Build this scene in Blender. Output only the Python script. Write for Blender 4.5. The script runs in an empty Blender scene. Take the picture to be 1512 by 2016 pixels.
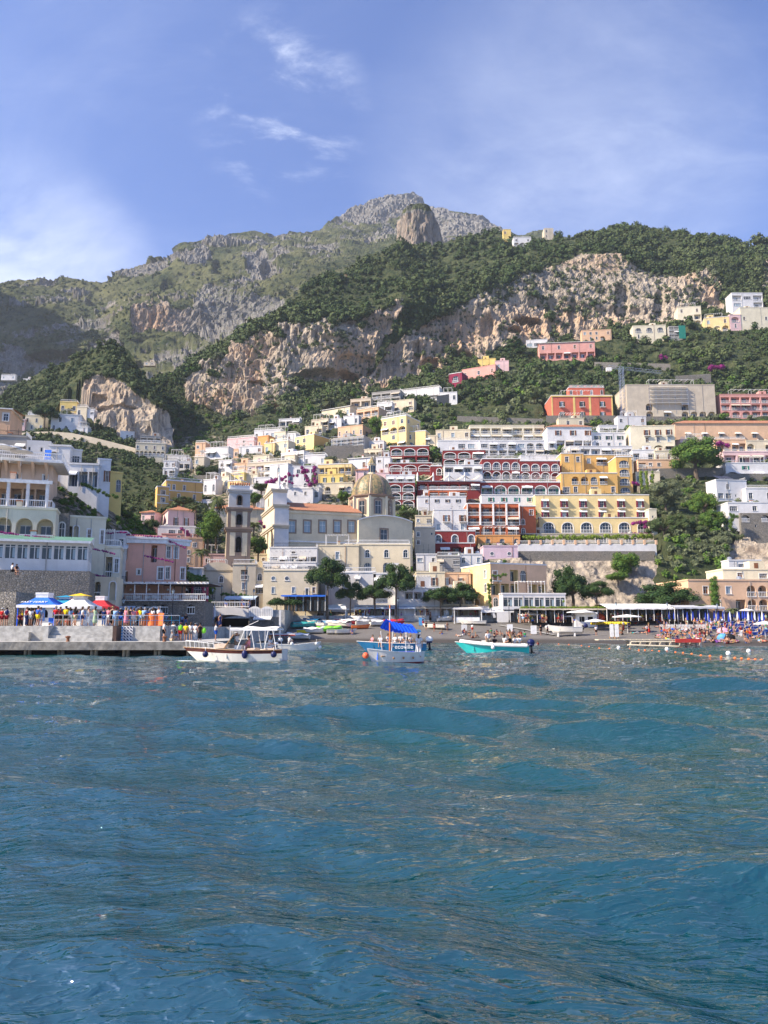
import bpy, math, random
import numpy as np
from mathutils import Matrix, Vector
random.seed(7)
S = bpy.context.scene
COL = S.collection
R_ = math.radians
# ---------------------------------------------------------------- camera
CH, TH, F = 2.3, R_(8.63), 1515.0
cam = bpy.data.cameras.new('camera'); camo = bpy.data.objects.new('camera', cam); COL.objects.link(camo)
camo.location = (0, 0, CH); camo.rotation_euler = (math.pi/2 + TH, 0, 0)
cam.sensor_fit = 'VERTICAL'; cam.sensor_height = 24; cam.lens = 24/2*F/1008
cam.clip_start = .1; cam.clip_end = 20000
S.camera = camo
cT, sT = math.cos(TH), math.sin(TH)
def P(px, py, Y):
 dx = (px-756)/F; dz = (1008-py)/F
 wy = cT - dz*sT; wz = sT + dz*cT
 return dx/wy*Y, Y, CH + wz/wy*Y
def PV(px, py, Y):
 x, y, z = P(px, py, Y); return Vector((x, y, z))
def proj(x, y, z):
 z = z-CH
 f = y*cT + z*sT; u = -y*sT + z*cT
 return 756 + x/f*F, 1008 - u/f*F
# ---------------------------------------------------------------- light
SUN = Vector((-1, -.36, .85)).normalized()
sl = bpy.data.lights.new('sun', 'SUN'); sl.energy = 5.0; sl.angle = R_(.5); sl.color = (1, .87, .70)
so = bpy.data.objects.new('sun', sl); COL.objects.link(so)
so.rotation_euler = SUN.to_track_quat('Z', 'Y').to_euler()
W = bpy.data.worlds.new('World'); S.world = W; W.use_nodes = True
nt = W.node_tree; nt.nodes.clear()
def N(nt, t, **k):
 n = nt.nodes.new(t)
 for a, v in k.items(): setattr(n, a, v)
 return n
def L(nt, a, b): nt.links.new(a, b)
sky = N(nt, 'ShaderNodeTexSky', sky_type='NISHITA', sun_disc=False)
sky.sun_elevation = math.asin(SUN.z); sky.sun_rotation = math.atan2(SUN.x, SUN.y)
sky.altitude = 0; sky.air_density = 1.0; sky.dust_density = .6; sky.ozone_density = 2.5
tc = N(nt, 'ShaderNodeTexCoord')
# thin cirrus: noise laid out on the sky plane (direction / elevation)
sx = N(nt, 'ShaderNodeSeparateXYZ'); L(nt, tc.outputs['Generated'], sx.inputs[0])
zc = N(nt, 'ShaderNodeMath', operation='ADD'); zc.inputs[1].default_value = .28; L(nt, sx.outputs[2], zc.inputs[0])
cx = N(nt, 'ShaderNodeCombineXYZ')
for i in (0, 1):
 d = N(nt, 'ShaderNodeMath', operation='DIVIDE'); L(nt, sx.outputs[i], d.inputs[0]); L(nt, zc.outputs[0], d.inputs[1]); L(nt, d.outputs[0], cx.inputs[i])
def sky_noise(scale, loc, detail, dist, rough=.6, sc=(1, 1, 1), rz=0):
 mp = N(nt, 'ShaderNodeMapping'); mp.inputs[1].default_value = loc; mp.inputs[3].default_value = sc; mp.inputs[2].default_value = (0, 0, rz)
 L(nt, cx.outputs[0], mp.inputs[0])
 n = N(nt, 'ShaderNodeTexNoise'); n.inputs['Scale'].default_value = scale; n.inputs['Detail'].default_value = detail
 n.inputs['Roughness'].default_value = rough; n.inputs['Distortion'].default_value = dist
 L(nt, mp.outputs[0], n.inputs['Vector']); return n.outputs[0]
def ramp(src, a, b, t=None):
 t = t or nt
 m = N(t, 'ShaderNodeMapRange', interpolation_type='SMOOTHSTEP'); m.inputs[1].default_value = a; m.inputs[2].default_value = b
 L(t, src, m.inputs[0]); return m.outputs[0]
def mth(op, a, b, t=None):
 t = t or nt
 m = N(t, 'ShaderNodeMath', operation=op)
 for i, v in enumerate((a, b)):
  if isinstance(v, (int, float)): m.inputs[i].default_value = v
  elif v is not None: L(t, v, m.inputs[i])
 return m.outputs[0]
c1 = ramp(sky_noise(1.1, (3.1, .4, 0), 7, .6, .62, (1, 1.6, 1), .5), .50, .80)
c2 = ramp(sky_noise(3.2, (.7, 2.2, 0), 8, .5, .66, (1, 2.2, 1), .6), .42, .80)
band = ramp(sky_noise(.55, (1.3, .2, 0), 2, .2), .38, .62)
def blob(dx, dy, dz, r0, r1):
 # a cloud bank round one compass direction of the sky
 v = Vector((dx, dy, dz)).normalized()
 dp = N(nt, 'ShaderNodeVectorMath', operation='DOT_PRODUCT'); L(nt, tc.outputs['Generated'], dp.inputs[0]); dp.inputs[1].default_value = v
 return ramp(dp.outputs['Value'], math.cos(r0), math.cos(r1))
def dirpx(px, py):
 x, y, z = P(px, py, 1); return (x, y, z-CH)
b1 = blob(*dirpx(10, 610), .20, .02); b2 = blob(*dirpx(555, 222), .115, .0); b3 = blob(*dirpx(1100, 360), .26, .02)
wisp = mth('MULTIPLY', c2, band)
cl = mth('MULTIPLY', c1, .10)
cl = mth('ADD', cl, mth('MULTIPLY', wisp, .16))
w2 = ramp(sky_noise(5.5, (4.7, 1.2, 0), 9, .35, .66, (1, 1.9, 1), -.5), .50, .80)
w3 = ramp(sky_noise(2.2, (2.7, 5.2, 0), 7, .3, .62), .25, .75)
cl = mth('ADD', cl, mth('MULTIPLY', mth('MULTIPLY', b2, w2), .60))
cl = mth('ADD', cl, mth('MULTIPLY', mth('MULTIPLY', b1, w3), .72))
cl = mth('ADD', cl, mth('MULTIPLY', mth('MULTIPLY', b3, w3), .22))
cl = mth('MINIMUM', cl, .9)
mix = N(nt, 'ShaderNodeMix', data_type='RGBA'); L(nt, cl, mix.inputs[0])
tint = N(nt, 'ShaderNodeMix', data_type='RGBA', blend_type='MULTIPLY'); tint.inputs[0].default_value = 1
L(nt, sky.outputs[0], tint.inputs[6]); tint.inputs[7].default_value = (.66, .78, 1.14, 1)
L(nt, tint.outputs[2], mix.inputs[6]); mix.inputs[7].default_value = (7.6, 7.9, 8.6, 1)
bg = N(nt, 'ShaderNodeBackground'); bg.inputs[1].default_value = .105; L(nt, mix.outputs[2], bg.inputs[0])
ow = N(nt, 'ShaderNodeOutputWorld'); L(nt, bg.outputs[0], ow.inputs[0])
vs = S.view_settings; vs.view_transform = 'Standard'; vs.look = 'None'; vs.gamma = 1; vs.exposure = 1.0
S.cycles.max_bounces = 6; S.cycles.diffuse_bounces = 2; S.cycles.glossy_bounces = 3; S.cycles.transparent_max_bounces = 8
S.cycles.volume_bounces = 0; S.cycles.use_adaptive_sampling = True; S.cycles.adaptive_threshold = .015
S.cycles.use_denoising = True; S.cycles.sample_clamp_indirect = 4
# ---------------------------------------------------------------- noise
def _h(i, j, k, s):
 n = (i*374761393 + j*668265263 + k*2147483647 + s*974711) & 0xffffffff
 n = ((n ^ (n >> 13))*1274126177) & 0xffffffff
 n = ((n ^ (n >> 16))*2246822519) & 0xffffffff
 return ((n ^ (n >> 15)) & 0xffff)/32767.5 - 1
def vn(x, y, z, s=0):
 x, y, z = np.broadcast_arrays(np.asarray(x, float), np.asarray(y, float), np.asarray(z, float))
 i, j, k = np.floor(x).astype(np.int64), np.floor(y).astype(np.int64), np.floor(z).astype(np.int64)
 fx, fy, fz = x-i, y-j, z-k
 fx, fy, fz = [f*f*(3-2*f) for f in (fx, fy, fz)]
 r = 0
 for a in (0, 1):
  for b in (0, 1):
   for c in (0, 1):
    r = r + _h(i+a, j+b, k+c, s)*(fx if a else 1-fx)*(fy if b else 1-fy)*(fz if c else 1-fz)
 return r
def fbm(x, y, z, o=4, s=0, g=.5):
 r, a = 0, 1
 for q in range(o):
  r = r + a*vn(x, y, z, s+q); a *= g; x, y, z = x*2.03+7, y*2.03+3, z*2.03+5
 return r
def inpoly(x, y, poly):
 r = np.zeros(np.shape(x), bool); n = len(poly)
 for i in range(n):
  (x1, y1), (x2, y2) = poly[i], poly[(i+1) % n]
  if y1 == y2: continue
  c = ((y1 > y) != (y2 > y)) & (x < (x2-x1)*(y-y1)/(y2-y1)+x1); r ^= c
 return r
# ---------------------------------------------------------------- materials
MAT = {}
def newmat(name):
 m = bpy.data.materials.new(name); m.use_nodes = True; t = m.node_tree; t.nodes.clear()
 o = N(t, 'ShaderNodeOutputMaterial'); p = N(t, 'ShaderNodeBsdfPrincipled'); L(t, p.outputs[0], o.inputs[0])
 MAT[name] = m; return m, t, p
def noise(t, scale, detail=4, vec=None, rough=.55, dist=0):
 n = N(t, 'ShaderNodeTexNoise'); n.inputs['Scale'].default_value = scale; n.inputs['Detail'].default_value = detail
 n.inputs['Roughness'].default_value = rough; n.inputs['Distortion'].default_value = dist
 if vec is not None: L(t, vec, n.inputs['Vector'])
 return n.outputs[0]
def mapped(t, sc, kind='Object'):
 if kind == 'World':
  g = N(t, 'ShaderNodeNewGeometry').outputs['Position']
 else: g = N(t, 'ShaderNodeTexCoord').outputs[kind]
 mp = N(t, 'ShaderNodeMapping'); mp.inputs[3].default_value = sc; L(t, g, mp.inputs[0]); return mp.outputs[0]
def mixc(t, f, a, b, bt='MIX'):
 m = N(t, 'ShaderNodeMix', data_type='RGBA', blend_type=bt)
 if isinstance(f, (int, float)): m.inputs[0].default_value = f
 else: L(t, f, m.inputs[0])
 for i, v in ((6, a), (7, b)):
  if isinstance(v, tuple): m.inputs[i].default_value = (*v[:3], 1)
  else: L(t, v, m.inputs[i])
 return m.outputs[2]
def bump(t, p, h, st=.3, dist=.05):
 b = N(t, 'ShaderNodeBump'); b.inputs['Strength'].default_value = st; b.inputs['Distance'].default_value = dist
 L(t, h, b.inputs['Height']); L(t, b.outputs[0], p.inputs['Normal'])
def plain(name, c, rough=.7, metal=0, var=.12, scale=2.0, bmp=0, spec=.3):
 m, t, p = newmat(name)
 v = mapped(t, (1, 1, 1))
 n = noise(t, scale, 5, v)
 d = tuple(x*(1-var) for x in c); e = tuple(min(1, x*(1+var)) for x in c)
 L(t, mixc(t, ramp(n, .3, .7, t), d, e), p.inputs['Base Color'])
 p.inputs['Roughness'].default_value = rough; p.inputs['Metallic'].default_value = metal
 p.inputs['Specular IOR Level'].default_value = spec
 if bmp: bump(t, p, n, bmp)
 return m
def plaster(name, c):
 m, t, p = newmat(name)
 w = mapped(t, (1, 1, 1), 'World')
 big = noise(t, .35, 6, w, .65)
 st = noise(t, 1.0, 6, mapped(t, (1.3, 1.3, .18), 'World'), .7)
 c0 = mixc(t, ramp(big, .3, .75, t), tuple(x*.86 for x in c), tuple(min(1, x*1.06) for x in c))
 dirt = tuple(x*.55+.03 for x in c)
 c1 = mixc(t, mth('MULTIPLY', ramp(st, .52, .80, t), .55, t), c0, dirt)
 oi = N(t, 'ShaderNodeObjectInfo')
 L(t, mixc(t, mth('MULTIPLY', oi.outputs['Random'], .0, t), c1, c1), p.inputs['Base Color'])
 p.inputs['Roughness'].default_value = .88; p.inputs['Specular IOR Level'].default_value = .2
 bump(t, p, noise(t, 6, 4, w), .25, .05)
 return m
PAL = dict(white=(.72, .70, .68), cream=(.72, .62, .44), pale=(.76, .68, .50), yellow=(.78, .58, .20), yellow2=(.80, .62, .30), ochre=(.72, .43, .14),
   orange=(.72, .34, .12), peach=(.74, .48, .30), pink=(.78, .42, .31), rose=(.76, .52, .50), red=(.235, .035, .034), brick=(.50, .13, .055), coral=(.62, .16, .10),
   maroon=(.26, .03, .07), grey=(.38, .36, .33), beige=(.58, .50, .38), bluewhite=(.70, .68, .65), church=(.70, .60, .42), salmon=(.72, .36, .30), lilac=(.66, .50, .56), hotel=(.80, .60, .28), apricot=(.76, .54, .38), greyw=(.52, .50, .47))
for k, c in PAL.items(): plaster(k, c)
plain('trim', (.78, .76, .72), .6); plain('green', (.03, .20, .13), .5); plain('dgreen', (.03, .07, .05), .5); plain('brown', (.20, .08, .035), .6)
plain('iron', (.03, .03, .035), .5); plain('wood', (.36, .20, .09), .6, bmp=.2); plain('cloth_white', (.78, .77, .74), .9); plain('concrete', (.40, .39, .36), .9, var=.25, bmp=.3)
plain('darkwood', (.07, .04, .03), .6); plain('awning_beige', (.55, .47, .36), .9); plain('awning_blue', (.42, .50, .60), .9); plain('stonegrey', (.20, .19, .17), .9, var=.3)
plain('terracotta', (.48, .19, .09), .8, var=.3); plain('teal', (.02, .30, .30), .7); plain('tarp_green', (.02, .22, .16), .8)
plain('roofgreen', (.10, .22, .16), .7); plain('blue', (.01, .09, .55), .7, var=.08); plain('interior', (.10, .07, .05), .9); plain('steel', (.55, .56, .58), .35, .7)
plain('rubber', (.015, .015, .02), .5); plain('slate', (.16, .14, .13), .8, var=.3); plain('redcloth', (.42, .02, .03), .8); plain('yellowcloth', (.75, .50, .02), .8)
plain('dark', (.012, .012, .014), .9); plain('skyblue', (.10, .32, .62), .7); plain('navy', (.01, .015, .08), .4); plain('solar', (.05, .06, .10), .3)
m, t, p = newmat('glass'); p.inputs['Base Color'].default_value = (.025, .035, .045, 1); p.inputs['Roughness'].default_value = .12; p.inputs['Specular IOR Level'].default_value = .6
m, t, p = newmat('lightglass'); p.inputs['Base Color'].default_value = (.28, .36, .40, 1); p.inputs['Roughness'].default_value = .12
# roof tiles: terracotta with rib bands
m, t, p = newmat('tile'); v = mapped(t, (1, 1, 1))
wv = N(t, 'ShaderNodeTexWave', wave_type='BANDS', bands_direction='X'); wv.inputs['Scale'].default_value = 1.1; wv.inputs['Distortion'].default_value = .4; L(t, v, wv.inputs[0])
cc = mixc(t, noise(t, 1.2, 6, v, .7), (.34, .12, .055), (.62, .30, .16)); cc = mixc(t, mth('MULTIPLY', wv.outputs[0], .35, t), cc, (.20, .08, .05))
L(t, cc, p.inputs['Base Color']); p.inputs['Roughness'].default_value = .9; bump(t, p, wv.outputs[0], .8, .12)
# rubble masonry
m, t, p = newmat('masonry'); v = mapped(t, (1, 1, 1.3), 'World')
vo = N(t, 'ShaderNodeTexVoronoi'); vo.inputs['Scale'].default_value = 3.6; L(t, v, vo.inputs['Vector'])
ve = N(t, 'ShaderNodeTexVoronoi', feature='DISTANCE_TO_EDGE'); ve.inputs['Scale'].default_value = 3.6; L(t, v, ve.inputs['Vector'])
hs = N(t, 'ShaderNodeSeparateColor'); L(t, vo.outputs['Color'], hs.inputs[0])
cc = mixc(t, hs.outputs[0], (.17, .16, .14), (.33, .30, .26)); cc = mixc(t, ramp(noise(t, .3, 4, v), .4, .7, t), cc, (.30, .26, .21))
cc = mixc(t, ramp(ve.outputs[0], .10, .02, t), cc, (.16, .15, .13)); L(t, cc, p.inputs['Base Color']); p.inputs['Roughness'].default_value = .95
bump(t, p, ramp(ve.outputs[0], 0, .2, t), .8, .12)
# object-colour materials (clothes, boats, umbrellas)
def objcol(name, rough=.8, spec=.3):
 m, t, p = newmat(name); oi = N(t, 'ShaderNodeObjectInfo'); v = mapped(t, (1, 1, 1))
 c = mixc(t, mth('MULTIPLY', noise(t, 5, 3, v), .35, t), oi.outputs['Color'], (0, 0, 0), 'MIX')
 L(t, c, p.inputs['Base Color']); p.inputs['Roughness'].default_value = rough; p.inputs['Specular IOR Level'].default_value = spec
objcol('fabric', .9, .1); objcol('paint', .35, .5)
# terrain: rock and green ground, mixed by baked land-cover attributes
def terrainmat(name, far):
 m, t, p = newmat(name)
 at = lambda n: N(t, 'ShaderNodeAttribute', attribute_name=n)
 veg, warm = at('veg').outputs['Fac'], at('warm').outputs['Fac']
 k = .5 if far else 1
 st = noise(t, 1, 7, mapped(t, (.42*k, .42*k, .05*k), 'World'), .75)
 fine = noise(t, 1, 8, mapped(t, (.55*k, .55*k, .30*k), 'World'), .75)
 patch = noise(t, 1, 4, mapped(t, (.035*k, .035*k, .03*k), 'World'), .6)
 rock = mixc(t, ramp(fine, .3, .72, t), *(((.09, .09, .085), (.30, .29, .265)) if far else ((.27, .235, .19), (.52, .44, .34))))
 rock = mixc(t, mth('MULTIPLY', ramp(st, .46, .62, t), .7, t), rock, (.66, .55, .42) if not far else (.31, .295, .265))
 wm = mth('MULTIPLY', warm, ramp(st, .36, .62, t), t)
 rock = mixc(t, mth('MINIMUM', mth('ADD', mth('MULTIPLY', wm, 1.0, t), mth('MULTIPLY', ramp(patch, .50, .72, t), .0 if far else .45, t), t), 1, t), rock, (.62, .38, .21))
 rock = mixc(t, mth('MULTIPLY', ramp(st, .49, .36, t), .8, t), rock, (.17, .14, .115))
 gn = noise(t, 1, 6, mapped(t, (.25*k, .25*k, .25*k), 'World'), .7)
 g = mixc(t, ramp(gn, .35, .68, t), (.030, .048, .022), (.10, .11, .045) if far else (.10, .11, .05))
 if far: g = mixc(t, ramp(patch, .42, .62, t), g, (.125, .13, .06))
 # scrub edge: noise breaks the boundary
 f = mth('ADD', veg, mth('MULTIPLY', mth('SUBTRACT', fine, .5, t), 2.6 if far else 1.5, t), t)
 L(t, mixc(t, ramp(f, .30 if far else .40, .70 if far else .60, t), rock, g), p.inputs['Base Color'])
 p.inputs['Roughness'].default_value = .95; p.inputs['Specular IOR Level'].default_value = .1
 bump(t, p, mth('ADD', fine, mth('MULTIPLY', st, .8, t), t), .95, 2.6 if far else 1.4)
 return m
terrainmat('terrain', False); terrainmat('terrain_far', True)
# foliage, tinted per clump
def foliage(name, a, b, c):
 m, t, p = newmat(name)
 tn = N(t, 'ShaderNodeAttribute', attribute_name='tint').outputs['Fac']
 n = noise(t, 1.6, 4, mapped(t, (1, 1, 1), 'World'))
 cc = mixc(t, ramp(n, .3, .7, t), a, b); cc = mixc(t, tn, cc, c)
 L(t, cc, p.inputs['Base Color']); p.inputs['Roughness'].default_value = .75; p.inputs['Specular IOR Level'].default_value = .15
foliage('scrub', (.030, .058, .018), (.060, .095, .030), (.115, .135, .055))
foliage('olive', (.07, .09, .045), (.12, .14, .075), (.17, .19, .10))
foliage('pineleaf', (.014, .040, .016), (.030, .065, .020), (.065, .105, .026))
foliage('leaf', (.030, .075, .016), (.070, .14, .025), (.15, .22, .035))
foliage('palm', (.06, .09, .03), (.10, .13, .045), (.16, .16, .07))
foliage('bougain', (.22, .015, .13), (.38, .03, .26), (.16, .03, .08))
foliage('vine', (.07, .13, .02), (.16, .24, .03), (.28, .33, .04))
plain('bark', (.13, .10, .075), .95, var=.4, scale=8, bmp=.6)
# sand
m, t, p = newmat('sand'); v = mapped(t, (1, 1, 1), 'World'); n1 = noise(t, .25, 6, v, .7); n2 = noise(t, 6, 6, v, .8)
cc = mixc(t, n1, (.085, .080, .075), (.17, .155, .14)); cc = mixc(t, ramp(n2, .5, .8, t), cc, (.26, .24, .22))
sz = N(t, 'ShaderNodeSeparateXYZ'); L(t, N(t, 'ShaderNodeNewGeometry').outputs['Position'], sz.inputs[0])
cc = mixc(t, ramp(sz.outputs[2], .9, .35, t), cc, (.045, .038, .032)); L(t, cc, p.inputs['Base Color']); p.inputs['Roughness'].default_value = .9; bump(t, p, n2, .5, .1)
# water
m, t, p = newmat('water'); v = mapped(t, (1, 1, 1), 'World')
big = noise(t, .05, 3, v)
cc = mixc(t, ramp(big, .35, .65, t), (.0, .038, .054), (.001, .050, .043)); p.inputs['Roughness'].default_value = .01; p.inputs['IOR'].default_value = 2.5
fo = N(t, 'ShaderNodeAttribute', attribute_name='foam').outputs['Fac']
ff = mth('MULTIPLY', ramp(mth('ADD', fo, mth('MULTIPLY', mth('SUBTRACT', noise(t, 3.5, 8, v, .75), .5, t), 1.1, t), t), .45, .75, t), .85, t)
L(t, mixc(t, ff, cc, (.75, .80, .80)), p.inputs['Base Color'])
L(t, mth('ADD', mth('MULTIPLY', ff, .6, t), .01, t), p.inputs['Roughness'])
w1 = noise(t, 1.0, 2.5, mapped(t, (1.7, 5.0, 1), 'World'), .5, .6); w2_ = noise(t, 1.0, 2, mapped(t, (5.5, 13, 1), 'World'), .5, .5)
w3_ = noise(t, 1.0, 2, mapped(t, (1.1, 3.1, 1), 'World'), .5, .9); rg_ = mth('ABSOLUTE', mth('SUBTRACT', w3_, .5, t), None, t); rg2 = mth('ABSOLUTE', mth('SUBTRACT', w2_, .5, t), None, t)
bump(t, p, mth('ADD', mth('MULTIPLY', w1, .7, t), mth('SUBTRACT', mth('MULTIPLY', w2_, .2, t), mth('ADD', mth('MULTIPLY', rg_, 1.1, t), mth('MULTIPLY', rg2, .35, t), t), t), t), 1.0, .078)
# ---------------------------------------------------------------- mesh builder
class MB:
 def __init__(s): s.v = []; s.f = []; s.m = []; s.mats = []; s.T = None
 def mi(s, m):
  if m not in s.mats: s.mats.append(m)
  return s.mats.index(m)
 def av(s, pts):
  b = len(s.v)
  if s.T is not None: pts = [tuple(s.T @ Vector(q)) for q in pts]
  s.v.extend([tuple(q) for q in pts]); return b
 def poly(s, pts, m): b = s.av(pts); s.f.append(tuple(range(b, b+len(pts)))); s.m.append(s.mi(m))
 def box(s, x0, x1, y0, y1, z0, z1, m):
  b = s.av([(x0, y0, z0), (x1, y0, z0), (x1, y1, z0), (x0, y1, z0), (x0, y0, z1), (x1, y0, z1), (x1, y1, z1), (x0, y1, z1)])
  k = s.mi(m)
  for q in ((0, 3, 2, 1), (4, 5, 6, 7), (0, 1, 5, 4), (1, 2, 6, 5), (2, 3, 7, 6), (3, 0, 4, 7)): s.f.append(tuple(b+i for i in q)); s.m.append(k)
 def bar(s, a, b, r, m, n=6, r2=None, cap=True):
  a, b = Vector(a), Vector(b); d = (b-a)
  if d.length < 1e-6: return
  d.normalize(); u = d.orthogonal().normalized(); w = d.cross(u); r2 = r if r2 is None else r2
  A = [a + (u*math.cos(6.2832*i/n) + w*math.sin(6.2832*i/n))*r for i in range(n)]
  B = [b + (u*math.cos(6.2832*i/n) + w*math.sin(6.2832*i/n))*r2 for i in range(n)]
  o = s.av(A+B); k = s.mi(m)
  for i in range(n): j = (i+1) % n; s.f.append((o+i, o+j, o+n+j, o+n+i)); s.m.append(k)
  if cap: s.f.append(tuple(o+n-1-i for i in range(n))); s.m.append(k); s.f.append(tuple(o+n+i for i in range(n))); s.m.append(k)
 def tube(s, pts, r, m, n=6):
  for i in range(len(pts)-1):
   r0 = r[i] if isinstance(r, (list, tuple)) else r; r1 = r[i+1] if isinstance(r, (list, tuple)) else r
   s.bar(pts[i], pts[i+1], r0, m, n, r1)
 def lathe(s, prof, m, n=16, c=(0, 0, 0)):
  o = s.av([(c[0]+r*math.cos(6.2832*i/n), c[1]+r*math.sin(6.2832*i/n), c[2]+z) for r, z in prof for i in range(n)]); k = s.mi(m)
  for j in range(len(prof)-1):
   for i in range(n):
    i2 = (i+1) % n; s.f.append((o+j*n+i, o+j*n+i2, o+(j+1)*n+i2, o+(j+1)*n+i)); s.m.append(k)
  for j, q in ((0, -1), (len(prof)-1, 1)):
   if prof[j][0] > 1e-4: s.f.append(tuple(o+j*n+(i if q > 0 else n-1-i) for i in range(n))); s.m.append(k)
 def ball(s, c, r, m, n=10, k=6, sc=(1, 1, 1)):
  o = s.av([(c[0]+r*sc[0]*math.sin(math.pi*j/k)*math.cos(6.2832*i/n), c[1]+r*sc[1]*math.sin(math.pi*j/k)*math.sin(6.2832*i/n), c[2]-r*sc[2]*math.cos(math.pi*j/k)) for j in range(1, k) for i in range(n)]
     + [(c[0], c[1], c[2]-r*sc[2]), (c[0], c[1], c[2]+r*sc[2])]); q = s.mi(m)
  for j in range(k-2):
   for i in range(n):
    i2 = (i+1) % n; s.f.append((o+j*n+i, o+j*n+i2, o+(j+1)*n+i2, o+(j+1)*n+i)); s.m.append(q)
  e = o+(k-1)*n
  for i in range(n):
   i2 = (i+1) % n; s.f.append((o+i2, o+i, e)); s.m.append(q); s.f.append((o+(k-2)*n+i, o+(k-2)*n+i2, e+1)); s.m.append(q)
 def mesh(s, name, smooth=False):
  me = bpy.data.meshes.new(name); me.from_pydata(s.v, [], s.f)
  for q in s.mats: me.materials.append(MAT[q])
  me.polygons.foreach_set('material_index', s.m)
  if smooth: me.polygons.foreach_set('use_smooth', [True]*len(s.f))
  me.update(); return me
 def build(s, name, parent=None, smooth=False, mat=None, color=None):
  return link(name, s.mesh(name, smooth), parent, mat, color)
def link(name, me, parent=None, mat=None, color=None):
 o = bpy.data.objects.new(name, me); COL.objects.link(o)
 if parent is not None: o.parent = parent
 if mat is not None: o.matrix_local = mat
 if color is not None: o.color = (*color[:3], 1)
 return o
def tag(o, label, cat, group=None, kind=None):
 o['label'] = label; o['category'] = cat
 if group: o['group'] = group
 if kind: o['kind'] = kind
 return o
def thing(name, label, cat, loc, rz=0, group=None):
 o = bpy.data.objects.new(name, None); COL.objects.link(o); o.empty_display_size = .2
 o.location = loc; o.rotation_euler = (0, 0, rz); return tag(o, label, cat, group)
def setting(o): o['kind'] = 'structure'; return o
def copy_tree(o, parent=None):
 c = o.copy(); COL.objects.link(c); c.parent = parent
 for ch in o.children: copy_tree(ch, c)
 return c
def rawmesh(name, V, Fq, mat, attrs={}, smooth=True, tri=False):
 me = bpy.data.meshes.new(name); V = np.asarray(V, np.float32); Fq = np.asarray(Fq, np.int32); k = Fq.shape[1]
 me.vertices.add(len(V)); me.vertices.foreach_set('co', V.ravel())
 me.loops.add(Fq.size); me.loops.foreach_set('vertex_index', Fq.ravel())
 me.polygons.add(len(Fq)); me.polygons.foreach_set('loop_start', np.arange(len(Fq), dtype=np.int32)*k)
 me.polygons.foreach_set('loop_total', np.full(len(Fq), k, np.int32))
 me.update(calc_edges=True); me.polygons.foreach_set('use_smooth', np.full(len(Fq), smooth))
 me.materials.append(MAT[mat])
 for a, d in attrs.items():
  at = me.attributes.new(a, 'FLOAT', 'POINT'); at.data.foreach_set('value', np.asarray(d, np.float32).ravel())
 me.validate(); return me
def gridfaces(R, C):
 i = (np.arange(R-1)[:, None]*C + np.arange(C-1)[None]).ravel()
 return np.stack([i, i+1, i+C+1, i+C], 1)
# ---------------------------------------------------------------- land: contour lines (px, py, distance), near to far
def mkc(pts): a = np.array(pts, float); return a
def at_c(c, px): return np.interp(px, c[:, 0], c[:, 1]), np.interp(px, c[:, 0], c[:, 2])
def auto_ridge(pts, base, slope):
 # distance of a skyline so that the slope from the contour below it has the given steepness
 out = []
 for px, py in pts:
  bpy_, bY = at_c(base, px); x, y, z0 = P(px, float(bpy_), float(bY)); _, _, e1 = P(px, py, 1); e1 -= CH
  Y = (z0-CH-slope*bY)/(e1-slope) if e1 < slope-.02 else bY+150
  out.append((px, py, min(max(Y, bY+20), bY+190)))
 return mkc(out)
k0 = mkc([(300, 1221, 152), (1290, 1219, 152), (1700, 1219, 150)])
k1 = mkc([(300, 1175, 162), (900, 1180, 165), (1020, 1190, 168), (1700, 1195, 172)])
k2 = mkc([(300, 1095, 190), (900, 1100, 192), (1000, 1098, 184), (1290, 1098, 182), (1400, 1085, 190), (1700, 1080, 190)])
k3 = mkc([(300, 1000, 228), (1700, 1000, 228)])
k4 = mkc([(300, 930, 262), (340, 915, 275), (480, 905, 272), (1700, 900, 272)])
k5 = mkc([(300, 905, 300), (340, 890, 310), (450, 866, 318), (560, 850, 318), (700, 835, 312), (1100, 830, 312), (1700, 825, 314)])
k6 = mkc([(300, 850, 350), (380, 840, 355), (456, 822, 355), (560, 800, 352), (640, 772, 362), (700, 760, 368), (760, 742, 380), (900, 712, 400), (1000, 690, 410), (1100, 668, 420), (1240, 635, 425), (1400, 604, 430), (1512, 568, 440), (1700, 556, 440)])
k7 = mkc([(300, 775, 372), (360, 745, 372), (400, 717, 373), (440, 700, 372), (500, 655, 376), (550, 634, 376), (650, 630, 380), (714, 624, 386), (790, 588, 398), (850, 600, 410), (883, 610, 414), (967, 562, 430), (1050, 531, 440), (1119, 515, 446), (1191, 497, 452), (1300, 520, 452), (1398, 520, 452), (1495, 524, 456), (1700, 515, 460)])
rid = [(300, 766), (360, 738), (400, 697), (430, 684), (466, 655), (500, 645), (549, 616), (615, 564), (680, 535), (730, 512), (784, 492), (870, 482), (933, 469), (967, 462), (1007, 468), (1029, 471), (1071, 475), (1098, 466), (1160, 456), (1210, 452), (1239, 449), (1297, 459), (1350, 467), (1429, 472), (1490, 485), (1512, 474), (1700, 470)]
k8 = auto_ridge(rid, k7, .80)
LAY1 = [k0, k1, k2, k3, k4, k5, k6, k7, k8]
m0 = mkc([(-2600, 1225, 40), (-1400, 1220, 48), (-600, 1215, 66), (0, 1206, 87), (200, 1206, 96), (350, 1200, 112), (420, 1200, 128)])
m1 = mkc([(-2600, 1100, 44), (-1400, 1100, 52), (-600, 1110, 70), (0, 1118, 90), (200, 1150, 100), (350, 1185, 118), (420, 1190, 134)])
m2 = mkc([(-2600, 850, 50), (-1400, 850, 58), (-600, 900, 76), (0, 1000, 98), (150, 1020, 104), (230, 1065, 112), (350, 1130, 130), (420, 1170, 142)])
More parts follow.
